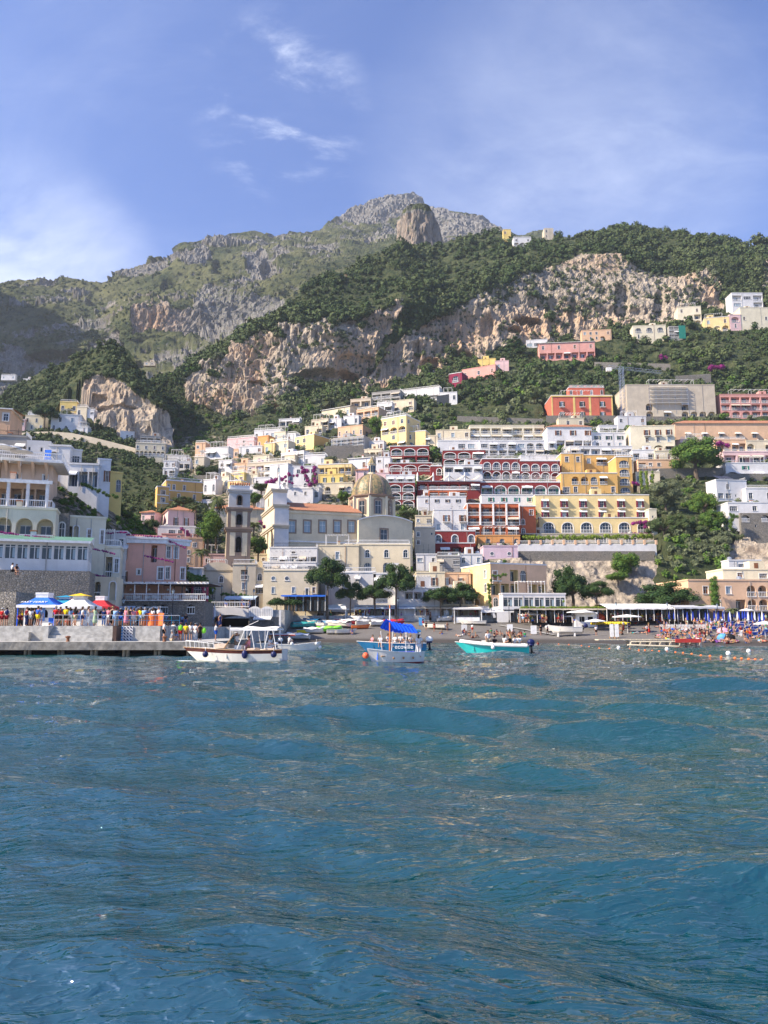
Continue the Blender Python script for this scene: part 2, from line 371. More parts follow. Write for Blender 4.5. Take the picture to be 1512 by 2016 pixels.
m3 = mkc([(-2600, 500, 62), (-1400, 500, 72), (-700, 560, 90), (-300, 700, 105), (-100, 830, 112), (0, 905, 112), (110, 945, 118), (230, 1010, 130), (300, 1060, 140), (350, 1110, 150), (420, 1160, 156)])
m4 = mkc([(-2600, 420, 84), (-1400, 400, 100), (-700, 500, 125), (-300, 660, 145), (-100, 800, 150), (0, 885, 140), (110, 935, 145), (230, 1010, 155), (300, 1062, 160), (350, 1115, 165), (420, 1165, 170)])
m5 = mkc([(-2600, 520, 110), (-1400, 520, 130), (-700, 620, 160), (-300, 790, 190), (-100, 900, 200), (0, 960, 200), (110, 1000, 200), (230, 1050, 200), (300, 1090, 200), (350, 1130, 195), (420, 1180, 190)])
LAY3 = [m0, m1, m2, m3, m4, m5]
q0 = mkc([(-900, 1190, 185), (200, 1180, 185), (345, 1150, 178), (420, 1120, 185)])
q1 = mkc([(-900, 1010, 225), (100, 1000, 225), (250, 1000, 218), (345, 1000, 215), (420, 1010, 215)])
q2 = mkc([(-900, 900, 272), (0, 900, 272), (100, 885, 272), (200, 888, 272), (270, 905, 270), (330, 960, 240), (420, 985, 230)])
q3 = mkc([(-900, 852, 292), (0, 855, 292), (60, 858, 288), (110, 856, 286), (180, 867, 285), (270, 889, 282), (330, 935, 262), (420, 975, 250)])
q4 = mkc([(-900, 800, 315), (0, 822, 312), (60, 835, 310), (120, 845, 306), (170, 850, 302), (220, 860, 302), (280, 880, 302), (335, 900, 302), (350, 940, 285), (420, 970, 270)])
q5 = mkc([(-900, 720, 350), (0, 795, 330), (50, 772, 340), (100, 755, 330), (135, 760, 318), (160, 742, 316), (215, 738, 316), (260, 765, 314), (300, 800, 313), (335, 850, 312), (350, 925, 302), (420, 965, 290)])
q6 = mkc([(-900, 660, 420), (-60, 815, 380), (0, 786, 372), (30, 764, 365), (60, 748, 360), (90, 728, 350), (120, 716, 345), (150, 702, 340), (180, 690, 336), (200, 682, 333), (222, 676, 332), (245, 688, 332), (262, 712, 330), (280, 742, 328), (305, 772, 325), (325, 808, 322), (338, 850, 320), (352, 920, 315), (420, 960, 300)])
q7 = q6 + np.array([0, 35, 45])
LAY2 = [q0, q1, q2, q3, q4, q5, q6, q7]
f0 = mkc([(-1200, 880, 500), (0, 860, 540), (350, 900, 480), (450, 780, 480), (600, 640, 560), (800, 560, 650), (1150, 520, 720)])
f1 = mkc([(-1200, 200, 540), (-750, 220, 570), (-420, 480, 660), (-150, 700, 715), (0, 735, 720), (120, 728, 730), (200, 705, 730), (250, 690, 730), (350, 670, 740), (430, 640, 760), (600, 580, 800), (800, 500, 900), (1150, 500, 900)])
f2 = mkc([(-1200, -220, 590), (-750, -170, 620), (-420, 330, 710), (-150, 610, 775), (0, 655, 780), (100, 650, 790), (200, 645, 790), (255, 600, 760), (350, 600, 770), (430, 590, 800), (600, 540, 860), (800, 475, 1000), (1150, 480, 1000)])
f3 = mkc([(-1200, -120, 780), (-750, -80, 800), (-420, 330, 860), (-150, 570, 905), (0, 600, 910), (200, 590, 920), (300, 560, 920), (400, 540, 940), (500, 525, 960), (600, 500, 1000), (700, 470, 1150), (800, 455, 1250), (900, 470, 1200), (1150, 480, 1250)])
f4 = mkc([(-1200, 50, 1000), (-750, 60, 1000), (-420, 340, 1020), (-150, 535, 1040), (0, 557, 1040), (60, 551, 1040), (100, 549, 1040), (150, 551, 1045), (200, 553, 1050), (215, 545, 1060), (232, 534, 1070), (260, 527, 1075), (300, 512, 1085), (325, 504, 1090), (338, 499, 1090), (345, 489, 1095), (360, 480, 1100), (385, 473, 1110), (440, 465, 1150), (480, 459, 1180), (500, 456, 1190), (520, 462, 1200), (560, 461, 1230), (600, 458, 1260), (635, 452, 1300), (652, 440, 1330), (665, 432, 1350), (680, 422, 1370), (700, 411, 1400), (722, 402, 1420), (735, 395, 1430), (760, 389, 1450), (790, 383, 1470), (808, 380, 1480), (820, 382, 1480), (828, 392, 1480), (835, 403, 1480), (850, 407, 1470), (880, 413, 1460), (930, 421, 1440), (950, 426, 1430), (960, 431, 1430), (985, 441, 1420), (995, 452, 1420), (1020, 470, 1400), (1045, 462, 1380), (1066, 457, 1380), (1150, 480, 1380)])
LAY0 = [f0, f1, f2, f3, f4]
def depth(lay, px, py):
 _, _, e = P(px, py, 1); e -= CH; prev = None
 for c in lay:
  cy, cY = at_c(c, px); x, y, z = P(px, float(cy), float(cY)); z -= CH
  if prev:
   y0, z0 = prev; d = (z-z0)-e*(y-y0)
   if abs(d) > 1e-6:
    t = (e*y0-z0)/d
    if -.001 <= t <= 1.001: return y0+t*(y-y0)
  elif py > cy: return float(cY)
  prev = (y, z)
 return prev[0]
PADS = []   # (ax, ay, ux, uy, w, d, z): level ground under the houses
def cover(name, lay, p0, p1, step, rows, mat, amp, veg, warm=None, caves=(), seed=0, pads=True, nscale=1.0, extra=None):
 px = np.arange(p0, p1+step, step, dtype=float); C = len(px)
 K = []
 for c in lay:
  cy, cY = at_c(c, px); dx = (px-756)/F; dz = (1008-cy)/F; wy = cT-dz*sT; wz = sT+dz*cT
  K.append(np.stack([dx/wy*cY, cY, CH+wz/wy*cY], 1))
 G = []
 for i in range(len(K)-1):
  t = (np.arange(rows[i])/rows[i])[:, None, None]; G.append(K[i][None]*(1-t)+K[i+1][None]*t)
 G = np.concatenate(G+[K[-1][None]], 0); R = G.shape[0]
 X, Y, Z = G[..., 0], G[..., 1], G[..., 2]
 z = Z-CH; f = Y*cT+z*sT; u = -Y*sT+z*cT; QX = 756+X/f*F; QY = 1008-u/f*F
 v = np.clip(veg(QX, QY, X, Y, Z), 0, 1); w = warm(QX, QY) if warm else np.zeros_like(v)
 # normals
 du = np.gradient(G, axis=1); dv = np.gradient(G, axis=0); n = np.cross(du, dv); n /= np.linalg.norm(n, axis=2, keepdims=True)+1e-9
 n[n[..., 1] > 0] *= -1
 s = nscale
 rg = 1-np.abs(fbm(X*.10*s, Y*.10*s, Z*.022*s, 5, seed+9, .62)); zz = Z*.075*s+.8*fbm(X*.02*s, Y*.02*s, 0, 3, seed+4); fr = zz-np.floor(zz); led2 = np.where(fr < .82, fr/.82, (1-fr)/.18)
 rock = .50*fbm(X*.035*s, Y*.035*s, Z*.02*s, 3, seed, .5) + .55*rg*rg + .38*led2*(.4+.6*np.abs(vn(X*.03*s, Y*.03*s, Z*.05*s, seed+2))) + .14*fbm(X*.5*s, Y*.5*s, Z*.3*s, 3, seed+6, .6)-.5
 gr = fbm(X*.035*s, Y*.035*s, Z*.035*s, 5, seed+20, .55)
 edge = np.minimum(1, np.minimum(np.arange(R), np.arange(R)[::-1])/6)[:, None]
 a = amp(QX, QY)*edge
 disp = a*(rock*(1-v)+gr*v*.7)
 G = G + n*disp[..., None]
 led = (1-v)*a*.45*vn(X*.02*s, Y*.02*s, Z*.16*s, seed+31); G[..., 1] -= led
 for (cx_, cy_, rx, ry, dp) in caves:
  d = ((QX-cx_)/rx)**2+((QY-cy_)/ry)**2; hard = np.clip((1-d)*3.0, 0, 1)*np.clip((QY-(cy_-ry))/(ry*.5), 0, 1)
  G[..., 1] += dp*hard
 if extra: G = extra(G, QX, QY)
 if pads:
  for (ax, ay, ux, uy, pw, pd, pz, pf) in PADS:
   rx = G[..., 0]-ax; ry = G[..., 1]-ay; a1 = rx*ux+ry*uy; b1 = -rx*uy+ry*ux
   ins = (a1 > -1.5) & (a1 < pw+1.5) & (b1 > -pf) & (b1 < pd+.5)
   G[..., 2] = np.where(ins & (G[..., 2] > pz-.15), pz-.15, G[..., 2])
 o = link(name, rawmesh(name, G.reshape(-1, 3), gridfaces(R, C), mat, dict(veg=v, warm=w), False))
 setting(o); return o, G, v, QX, QY
# ---------------------------------------------------------------- the houses: front face x0..x1, top and base rows, turned by yaw (+ = towards the sun side)
HS = []
def H(x0, x1, yt, yb, col, rows, label, yaw=0, D=None, dep=None, lay=None, **k):
 lay = lay or LAY1; a = R_(yaw); near = x1 if yaw >= 0 else x0
 D = D or depth(lay, near, yb); r0 = P(x0, yb, 1)[0]; r1 = P(x1, yb, 1)[0]
 if yaw >= 0:
  B = PV(x1, yb, D); w = (B.x-r0*B.y)/(math.cos(a)+r0*math.sin(a)); A = B-Vector((math.cos(a), -math.sin(a), 0))*w
 else:
  A = PV(x0, yb, D); w = (r1*A.y-A.x)/(math.cos(a)+r1*math.sin(a)); B = A+Vector((math.cos(a), -math.sin(a), 0))*w
 h = P(near, yt, D)[2]-A.z
 dep = dep or min(9, max(4, h*.9))
 PADS.append((A.x, A.y, math.cos(a), -math.sin(a), w, dep, A.z, max(3.0, D-depth(lay, near, yb)+2.0)))
 d = dict(A=A, rz=-a, w=w, h=h, dep=dep, col=col, rows=rows, label=label, D=D); d.update(k); HS.append(d); return d
# --- summit ridge and upper hill
H(1011, 1046, 468, 484, 'white', 'w.w/aaa', 'low white house with arches on the wooded ridge skyline')
H(1072, 1090, 449, 470, 'beige', 'w./v.', 'tall beige tower house on the ridge skyline', roof='n')
H(991, 1006, 452, 463, 'yellow', 'w.', 'tiny yellow hut on the ridge skyline left of the white house', D=520)
H(645, 683, 541, 551, 'peach', 'w.w.w', 'long peach farmhouse hidden in the wood on the left shoulder', yaw=20, roof='t')
H(1442, 1503, 577, 606, 'white', 'lgl/g.l', 'modern white flat-roofed villa under the far right cliff')
H(1459, 1560, 606, 638, 'pale', 'w..w..w', 'long pale wall-like house at right edge below the modern villa', yaw=0)
H(1388, 1437, 623, 651, 'yellow2', 'w.w/aAa', 'bright yellow villa with arched porch high on the right', yaw=12)
H(1336, 1382, 603, 640, 'pale', 'w.w/..p/aaa', 'tall cream villa with arched base beside the bright yellow villa', yaw=8, R='w./w.')
H(1438, 1460, 620, 648, 'rose', 'a/v', 'narrow pinkish arched annex right of the bright yellow villa')
H(1247, 1312, 640, 667, 'pale', 'VVV/v..', 'cream villa with three big arched windows high on the right', yaw=5)
H(1318, 1347, 642, 666, 'grey', 'lll/lll/lll', 'small scaffolded house wrapped in green netting high on the right', roof='n', net=1)
H(1146, 1204, 649, 669, 'peach', 'www.w/.vva.', 'peach villa with small arches above the long pink hotel', yaw=5)
H(1036, 1078, 668, 683, 'white', 'ggg', 'thin white villa behind the dark pine left of the pink hotel', yaw=10)
H(1062, 1172, 672, 704, 'salmon', 'w.w.w.w/ppppppp', 'long pink hotel with dark glazed gallery below the cliff', yaw=6, roof='p')
H(910, 976, 718, 752, 'salmon', 'w.w.w/aaaa', 'red villa with white trim above its arcade on the green slope', yaw=28, R='w.w/...', roof='f', chim=3)
H(884, 910, 733, 767, 'maroon', 'V/.', 'deep purple block with one white arched window', yaw=28)
H(941, 976, 706, 722, 'yellow', '...', 'yellow upper storey behind the red villa', yaw=12)
H(975, 1002, 710, 728, 'rose', 'w.', 'small pink house beside the dark pine', yaw=8)
H(787, 865, 762, 785, 'white', 'v.../wlll', 'long white villa on the slope above the yellow palace', yaw=22)
H(732, 788, 768, 792, 'grey', 'lll/lll', 'grey framed apartment house left of the long white villa', yaw=20)
H(770, 815, 786, 806, 'cream', 'w.w/a.a', 'small cream house behind the yellow palace', yaw=18)
# --- red palace and quarry-like hotel
H(1087, 1207, 779, 822, 'coral', 'DDD/DDD', 'coral red palace with yellow corner stones and balconies', roof='f', quoin=1, dep=14, sh='dgreen')
H(1120, 1190, 763, 780, 'coral', 'v.v.v.v', 'red rooftop storey with chimneys standing on the coral palace', D=318, chim=5)
H(1236, 1411, 758, 824, 'beige', '........../.....n..../..a...a.../a.a.a.aaaa', 'large bare stone hotel under construction with scaffolding', dep=16, roof='f', stone=1, scaf=1, rail='n')
H(1420, 1560, 777, 822, 'salmon', 'lllllll/lllllll/aaallll', 'pink apartment hotel with rows of white balconies at right edge')
H(1217, 1273, 820, 846, 'white', 'w..w/....', 'small white house with red shutters under the stone hotel', sh='brown')
# --- upper middle row
H(1078, 1166, 840, 884, 'white', '.s.s.s/Wllll', 'white villa with terracotta roof below the coral palace', roof='t', sh='brown', dep=9)
H(1166, 1233, 853, 882, 'white', 'sss/www', 'white wing with grey shuttered windows beside the tiled villa', sh='dgreen')
H(1122, 1245, 879, 896, 'white', 'ppplll', 'white terrace floor with dark pergola over the orange hotel', dep=6)
H(925, 1072, 838, 868, 'pale', 'lllllll/lllllll', 'long cream villa with continuous white balconies', dep=10)
H(945, 1072, 868, 898, 'white', 'gagagaa/lllllll', 'white lower terraces under the long cream villa', dep=6)
H(858, 926, 846, 878, 'cream', 'w.w.w/..V..', 'cream house with one big arch left of the long balcony villa', yaw=6)
H(1243, 1330, 838, 890, 'pale', '.DDD/.www/.aaa', 'pale yellow guesthouse with arcade left of the peach palazzo', yaw=5, chim=4)
H(1330, 1560, 833, 866, 'peach', '.W.W.W.W.W.W.W', 'long peach palazzo under a terracotta roof at right', roof='t', dep=12)
H(1257, 1340, 906, 932, 'peach', 'lww.l/vav..', 'peach house with pergola in front of the big dark tree', dep=7)
H(1425, 1560, 890, 912, 'rose', 'lplpl', 'pink terraces with parasols right of the big dark tree', dep=7)
H(1430, 1560, 912, 940, 'white', '.s.s./a.a.a', 'white house with green shutters right of the big dark tree', sh='green', dep=7)
H(1412, 1472, 945, 985, 'white', '.v../ggn.', 'white house with blue solar panels above the rock tower', yaw=-8, solar=1)
H(1470, 1560, 962, 988, 'white', 'w.w.w', 'white house beside the terrace over the rock tower')
H(1434, 1560, 990, 1010, 'white', 'g.w..w', 'white terrace house standing on top of the round stone tower', D=206, dep=10)
H(1462, 1560, 1010, 1078, 'stone', 'a.a.a/.n..n/...../.....', 'grey rubble stone tower wall with dark arches at right edge', D=205, roof='n', dep=10)
# --- yellow palace and its neighbours
H(750, 800, 818, 880, 'yellow2', 'www/aaa/.w./lll', 'tall yellow palace with arched loggias in the middle of the hill', yaw=32, R='w.v/.../.v./...', dep=11)
H(797, 838, 848, 880, 'yellow2', 'v./V.', 'yellow annex with one arched window beside the tall yellow palace', yaw=20)
H(665, 714, 837, 860, 'peach', 'w.w.w.w', 'peach upper house above the grey scaffolding', yaw=22, R='V', dep=9)
H(656, 716, 858, 892, 'grey', '.s.s.s/......', 'grey house behind metal scaffolding below the peach house', yaw=22, scaf=1, dep=9, sh='dark')
H(633, 689, 799, 820, 'cream', '.....w', 'long cream farmhouse on the green slope', yaw=30, R='...', roof='p', dep=10)
H(647, 672, 824, 842, 'white', 'a.', 'small white arched house below the long cream farmhouse', yaw=15, R='V')
H(613, 646, 824, 846, 'beige', 'pp/ll', 'beige two-storey porch house left of the small white arched house', yaw=22)
H(702, 745, 802, 830, 'peach', 'lll/AAA', 'peach villa with three big arches on the upper slope', yaw=28, R='..', dep=8)
H(549, 590, 824, 838, 'white', 'ppp', 'low white flat-roofed villa alone in the trees', yaw=10)
# --- mid-left cluster
H(500, 552, 846, 864, 'white', 'v.www', 'white house at the top of the pink cluster', yaw=12)
H(447, 500, 861, 880, 'rose', '..w./..ww', 'long pale pink house at the top left of the cluster', yaw=18)
H(476, 508, 867, 888, 'rose', 'w.w', 'pink house in front of the pale pink one', yaw=15, D=309)
H(507, 528, 858, 884, 'orange', 'w.w', 'orange cube house in the pink cluster', yaw=25, R='w.')
H(404, 450, 880, 900, 'white', 'WW..', 'white house with striped awnings left of the pink cluster', yaw=15)
H(403, 444, 893, 915, 'peach', 'w.w.', 'pale peach house below the awnings', yaw=18, D=290)
H(470, 516, 878, 892, 'white', '.w.w', 'white house between the pink and the peach ones', yaw=12)
H(457, 487, 884, 912, 'peach', 'wW/w.', 'peach house with white window awning', yaw=15, R='W./..', D=288)
H(520, 540, 872, 894, 'yellow2', 'w.', 'narrow pale yellow house right of the orange cube', yaw=20, R='.w')
H(534, 567, 868, 895, 'cream', 'w.w/.w.', 'cream house with small windows above the terrace trees', yaw=28, R='w.')
H(580, 618, 855, 884, 'yellow2', 'ww./ww.', 'yellow house with an orange side wall', yaw=34, R='.v', dep=9, colR='ochre')
H(565, 582, 854, 878, 'white', 'w./w.', 'narrow white house left of the yellow and orange one', yaw=20)
H(582, 614, 868, 890, 'pale', '.w.', 'pale stepped house in front of the yellow and orange one', yaw=25, D=296)
H(553, 598, 888, 914, 'white', 'lll/.vv', 'white villa with long roof terrace and arched windows', yaw=28, R='.../..w', dep=11)
H(486, 572, 907, 940, 'beige', 'lllll/ppppp', 'long beige house with two balcony floors', yaw=18, dep=8, roof='f')
H(382, 402, 900, 928, 'beige', 'w./..', 'small beige house at the left end of the cluster', yaw=12)
H(450, 488, 912, 930, 'peach', '.w../....', 'peach terrace house above the yellow villa', yaw=15)
H(530, 566, 913, 962, 'white', '.v./.../..w', 'tall white house with one arched window and purple flowers', yaw=22, R='.ww/...', dep=8)
H(566, 622, 918, 962, 'white', '.w.w/v.v./..v.', 'white house draped in purple bougainvillea', yaw=5)
H(626, 692, 913, 934, 'yellow2', 'lllll', 'yellow villa floor with five square porches', yaw=10, R='.v.', dep=9)
H(627, 676, 934, 952, 'yellow', '.s.s.s', 'deep yellow floor with green shutters under the square porches', yaw=10, sh='dgreen', D=241, dep=6)
H(624, 694, 951, 972, 'cream', 'va.aV', 'cream arched floor at the foot of the yellow villa', yaw=8, R='...', D=239, dep=8)
H(686, 735, 900, 925, 'white', '..w.', 'white gabled house with tiled roof behind the dome', yaw=18, roof='p')
H(700, 738, 925, 955, 'rose', '.w./..s', 'pinkish house behind the dome lantern', yaw=5, roof='t')
H(422, 450, 938, 962, 'pale', 'w.w', 'pale yellow long house left part above the bell tower', yaw=25)
H(449, 480, 931, 955, 'yellow', 'w.w', 'saffron yellow villa above the bell tower', yaw=22, R='...', dep=9)
H(448, 474, 946, 966, 'yellow2', '.w', 'yellow front block below the saffron villa', yaw=20, R='w.w', D=238)
H(400, 424, 944, 972, 'white', 'v.v', 'white house with arched windows left of the pale yellow one', yaw=20)
H(504, 540, 968, 998, 'white', '.g../A.A.', 'white house with two blind arches behind the church front', yaw=3)
H(556, 616, 962, 990, 'white', '..w.w./......', 'low white house with a curved gable behind the church roof', yaw=5)
H(390, 420, 985, 1004, 'white', '.w', 'small plain white house behind the palm', yaw=5)
# --- left of the bell tower
H(325, 397, 946, 1003, 'ochre', 'ww.w.../w.w..w./...w...', 'ochre yellow palace, taller wing with two window rows', yaw=-24, D=222, L='w./w./..', dep=9, band=1)
H(308, 331, 958, 1006, 'ochre', 'w/w/.', 'ochre yellow palace, lower left wing', yaw=-24, L='./././', dep=4, D=216, band=1)
H(330, 382, 1003, 1036, 'rose', '.D.D.', 'pale palazzo with low tiled roof left of the round tree', yaw=-24, L='.D.', dep=9, roof='t', lay=LAY1, D=196)
H(277, 304, 1008, 1034, 'rose', 'w.l', 'pink terrace house at the edge of the dark gully', yaw=10, D=198, roof='t')
H(310, 384, 1036, 1056, 'white', '.gg.', 'white glazed gallery under the pale palazzo', yaw=-10, D=190, dep=6)
H(318, 398, 1052, 1062, 'salmon', '..w...', 'low pink terrace wall under the white gallery', yaw=-8, D=184, dep=6)
H(354, 398, 1060, 1110, 'peach', '..g./.w.w/.w..', 'peach house with white balcony frame right of the pink mansion', yaw=-12, D=166, dep=8)
H(420, 520, 1000, 1050, 'cream', '..DD../......', 'long cream palazzo behind the bell tower under a tiled roof', yaw=-12, D=215, dep=8, roof='t')
# --- crag houses (far left)
for a in ((99, 159, 815, 850, 'white', '.w.w./v.v.w', 'big white house on the terrace under the left crag', dict(yaw=-12, L='w./w.', dep=9)),
   (117, 151, 791, 812, 'yellow', 'w.w', 'yellow house above the big white house under the crag', dict(yaw=-8, dep=7)),
   (150, 170, 802, 820, 'cream', 'v.', 'cream church block under the left crag', dict(dep=6)),
   (168, 185, 808, 818, 'white', '.g', 'small white annex beside the cream church under the crag', {}),
   (19, 48, 826, 850, 'rose', 'w.w/.v.', 'pink house at the left end of the crag terrace', dict(yaw=-5)),
   (48, 84, 818, 848, 'cream', 'w.w./.w.w', 'cream stepped house left of the umbrella pine', dict(yaw=-5)),
   (54, 76, 814, 826, 'white', 'w.', 'small white box house high on the crag terrace', {}),
   (150, 172, 842, 856, 'white', '..', 'tiny white hut at the roadside below the crag', {}),
   (236, 264, 849, 868, 'white', '.ww', 'white house against the foot of the crag', dict(yaw=-20)),
   (266, 324, 872, 897, 'cream', 'w.w.w.w/aaaaaaa', 'long cream house above an arcade at the road end', dict(yaw=-10)),
   (276, 316, 858, 871, 'grey', 'lll', 'grey terrace house behind the long cream arcade house', dict(yaw=-10, D=300)),
   (322, 347, 908, 922, 'white', 'ww', 'white cube house in the gully, upper one', dict(D=262)),
   (320, 344, 922, 938, 'white', 'wl', 'white house in the gully, lowest one', dict(D=255)),
   (349, 374, 909, 922, 'white', 'pp', 'white porch house in the gully', dict(D=268)),
   (330, 366, 897, 907, 'white', '...', 'thin white wall house at the gully mouth', dict(D=285)),
   (296, 322, 895, 906, 'white', '.w.', 'small white house below the arcade house', dict(D=277))):
 H(*a[:7], lay=LAY2, **a[7])
H(283, 305, 713, 718.5, 'beige', 'ww', 'lone pale house in the valley behind the crag', D=470, dep=3, fd=.5)
H(2, 30, 739, 746, 'white', 'w.w', 'tiny white villa far left under the mountain', D=560, dep=3, fd=1)
H(45, 66, 746, 755, 'white', '.w.', 'tiny white house right of the far left villa', D=560, dep=3, fd=1)
# --- red hotel and the centre
r = dict(sh='green', at=1)
H(768, 845, 878, 912, 'red', 'aaa/lll', 'crimson hotel wing with three white arches and awnings', yaw=4, R='.n./.n.', dep=9, **r)
H(765, 850, 912, 928, 'red', 'AAA', 'crimson arched terrace below the three-arch wing', yaw=2, D=256, dep=5, **r)
H(848, 870, 918, 936, 'red', '.a', 'low crimson link with a round window between the wings', yaw=0, D=250, dep=4, at=1)
H(872, 956, 886, 916, 'red', 'aaa/aaa', 'crimson hotel wing with stacked arched balconies', yaw=3, dep=8, L='v./v.', **r)
H(862, 975, 868, 886, 'white', '..gg..', 'white rooftop floor above the stacked crimson arches', D=278, dep=6)
H(875, 950, 916, 930, 'white', 'pppa', 'white shaded terrace under the stacked arches', D=246, dep=5)
H(950, 1025, 904, 945, 'red', 'VVVV/aaaa', 'crimson hotel wing with glazed upper arches in the centre', yaw=0, dep=8, **r)
H(1025, 1104, 908, 945, 'red', 'VVVV/aAaA', 'crimson and white hotel wing beside the orange one', yaw=0, dep=8, **r)
H(1025, 1104, 897, 908, 'white', '......', 'white crested parapet storey above the right crimson wing', D=262, dep=4)
H(946, 1104, 950, 975, 'red', 'aaaaaa', 'long crimson gallery of six white arches', dep=7, **r)
H(948, 1050, 975, 991, 'white', '.s.s.s.s', 'white floor with green shutters under the crimson gallery', D=228, sh='green', dep=5)
H(822, 946, 948, 965, 'red', 'llllll', 'crimson restaurant terrace under white sail awnings', D=236, dep=6, sail=1)
H(760, 817, 936, 950, 'white', 'WWW', 'white veranda with three big roller awnings', D=236, dep=6)
H(765, 817, 950, 1000, 'red', 'aa/aa/aa', 'crimson house with paired green-doored arches behind the church', D=232, dep=7, **r)
H(845, 920, 965, 978, 'brick', 'llll', 'brick red porch floor with orange shutters', D=230, sh='orange', dep=5)
H(845, 918, 978, 1002, 'white', '.s.s.s./.......', 'white house with three arched windows and black shutters', D=226, sh='dark', dep=6)
H(822, 846, 978, 1004, 'white', '.w/..', 'white house with air conditioners beside the black shutters', D=226, dep=5)
H(855, 919, 1004, 1048, 'white', '.D.D/w..w', 'white corner house with two balconies over the dark red one', D=212, dep=8)
H(855, 936, 1046, 1070, 'red', 'V.V.V', 'dark red house with white windows above the beach houses', D=200, dep=8, at=1)
H(843, 932, 1070, 1095, 'red', '.lll', 'dark red house with white railings, lower floor', D=196, dep=8)
H(920, 1024, 992, 1055, 'brick', 'llll/llll/llll', 'brick red house with white columns and three porch floors', D=212, sh='brown', dep=9, tr='white', pil=1)
H(1022, 1056, 997, 1055, 'brick', '.w/v./v.', 'narrow brick house between the columns and the yellow hotel', D=214, sh='brown', dep=8)
H(940, 1024, 1055, 1074, 'orange', '.V.V.V', 'orange arched floor at the foot of the column house', D=206, dep=6)
H(952, 1020, 1076, 1102, 'lilac', '.o..o.', 'lilac pink blind house with two oval openings', D=190, dep=8)
H(817, 857, 1040, 1092, 'beige', 's.n/w../...', 'weathered beige house right of the church', D=192, dep=8)
# --- orange and yellow hotels
H(1106, 1217, 932, 974, 'ochre', '.aaVa./gw.g.w', 'orange hotel, lower block with big arches', D=244, dep=8)
H(1148, 1247, 896, 934, 'ochre', 'waal/....', 'orange hotel, upper block below the pergola', D=258, dep=8)
H(1106, 1150, 893, 932, 'ochre', 'ww/...', 'orange hotel, left tower with small windows', D=254, dep=8)
H(1216, 1247, 900, 974, 'ochre', 'V/V/V/V', 'orange hotel, tall right block of stacked arched balconies', D=246, dep=9)
H(1055, 1280, 975, 1022, 'yellow2', 'DDDDDD/DDDDDD', 'long yellow hotel with six balcony windows a floor', D=224, dep=12, sh='maroon', coln='hotel', hood=1)
H(1062, 1286, 1020, 1050, 'yellow2', 'VVVVVV', 'arched ground floor of the yellow hotel with white arches', D=221, dep=8, at=1)
H(1280, 1295, 1003, 1054, 'pale', 'n/n', 'slim pale turret at the right end of the yellow hotel', D=220, dep=4, dome=1)
H(1020, 1288, 1052, 1072, 'beige', '.g.g.g.g.', 'shaded beige basement of the yellow hotel behind the vine', D=214, dep=4)
H(1020, 1293, 1072, 1086, 'white', '.......', 'whitewashed terrace wall with balustrade under the yellow hotel', D=196, dep=12, roof='n', bal=1)
H(1022, 1291, 1085, 1112, 'stone', '.......', 'grey retaining wall under the whitewashed balustrade', D=195.6, dep=10, roof='n')
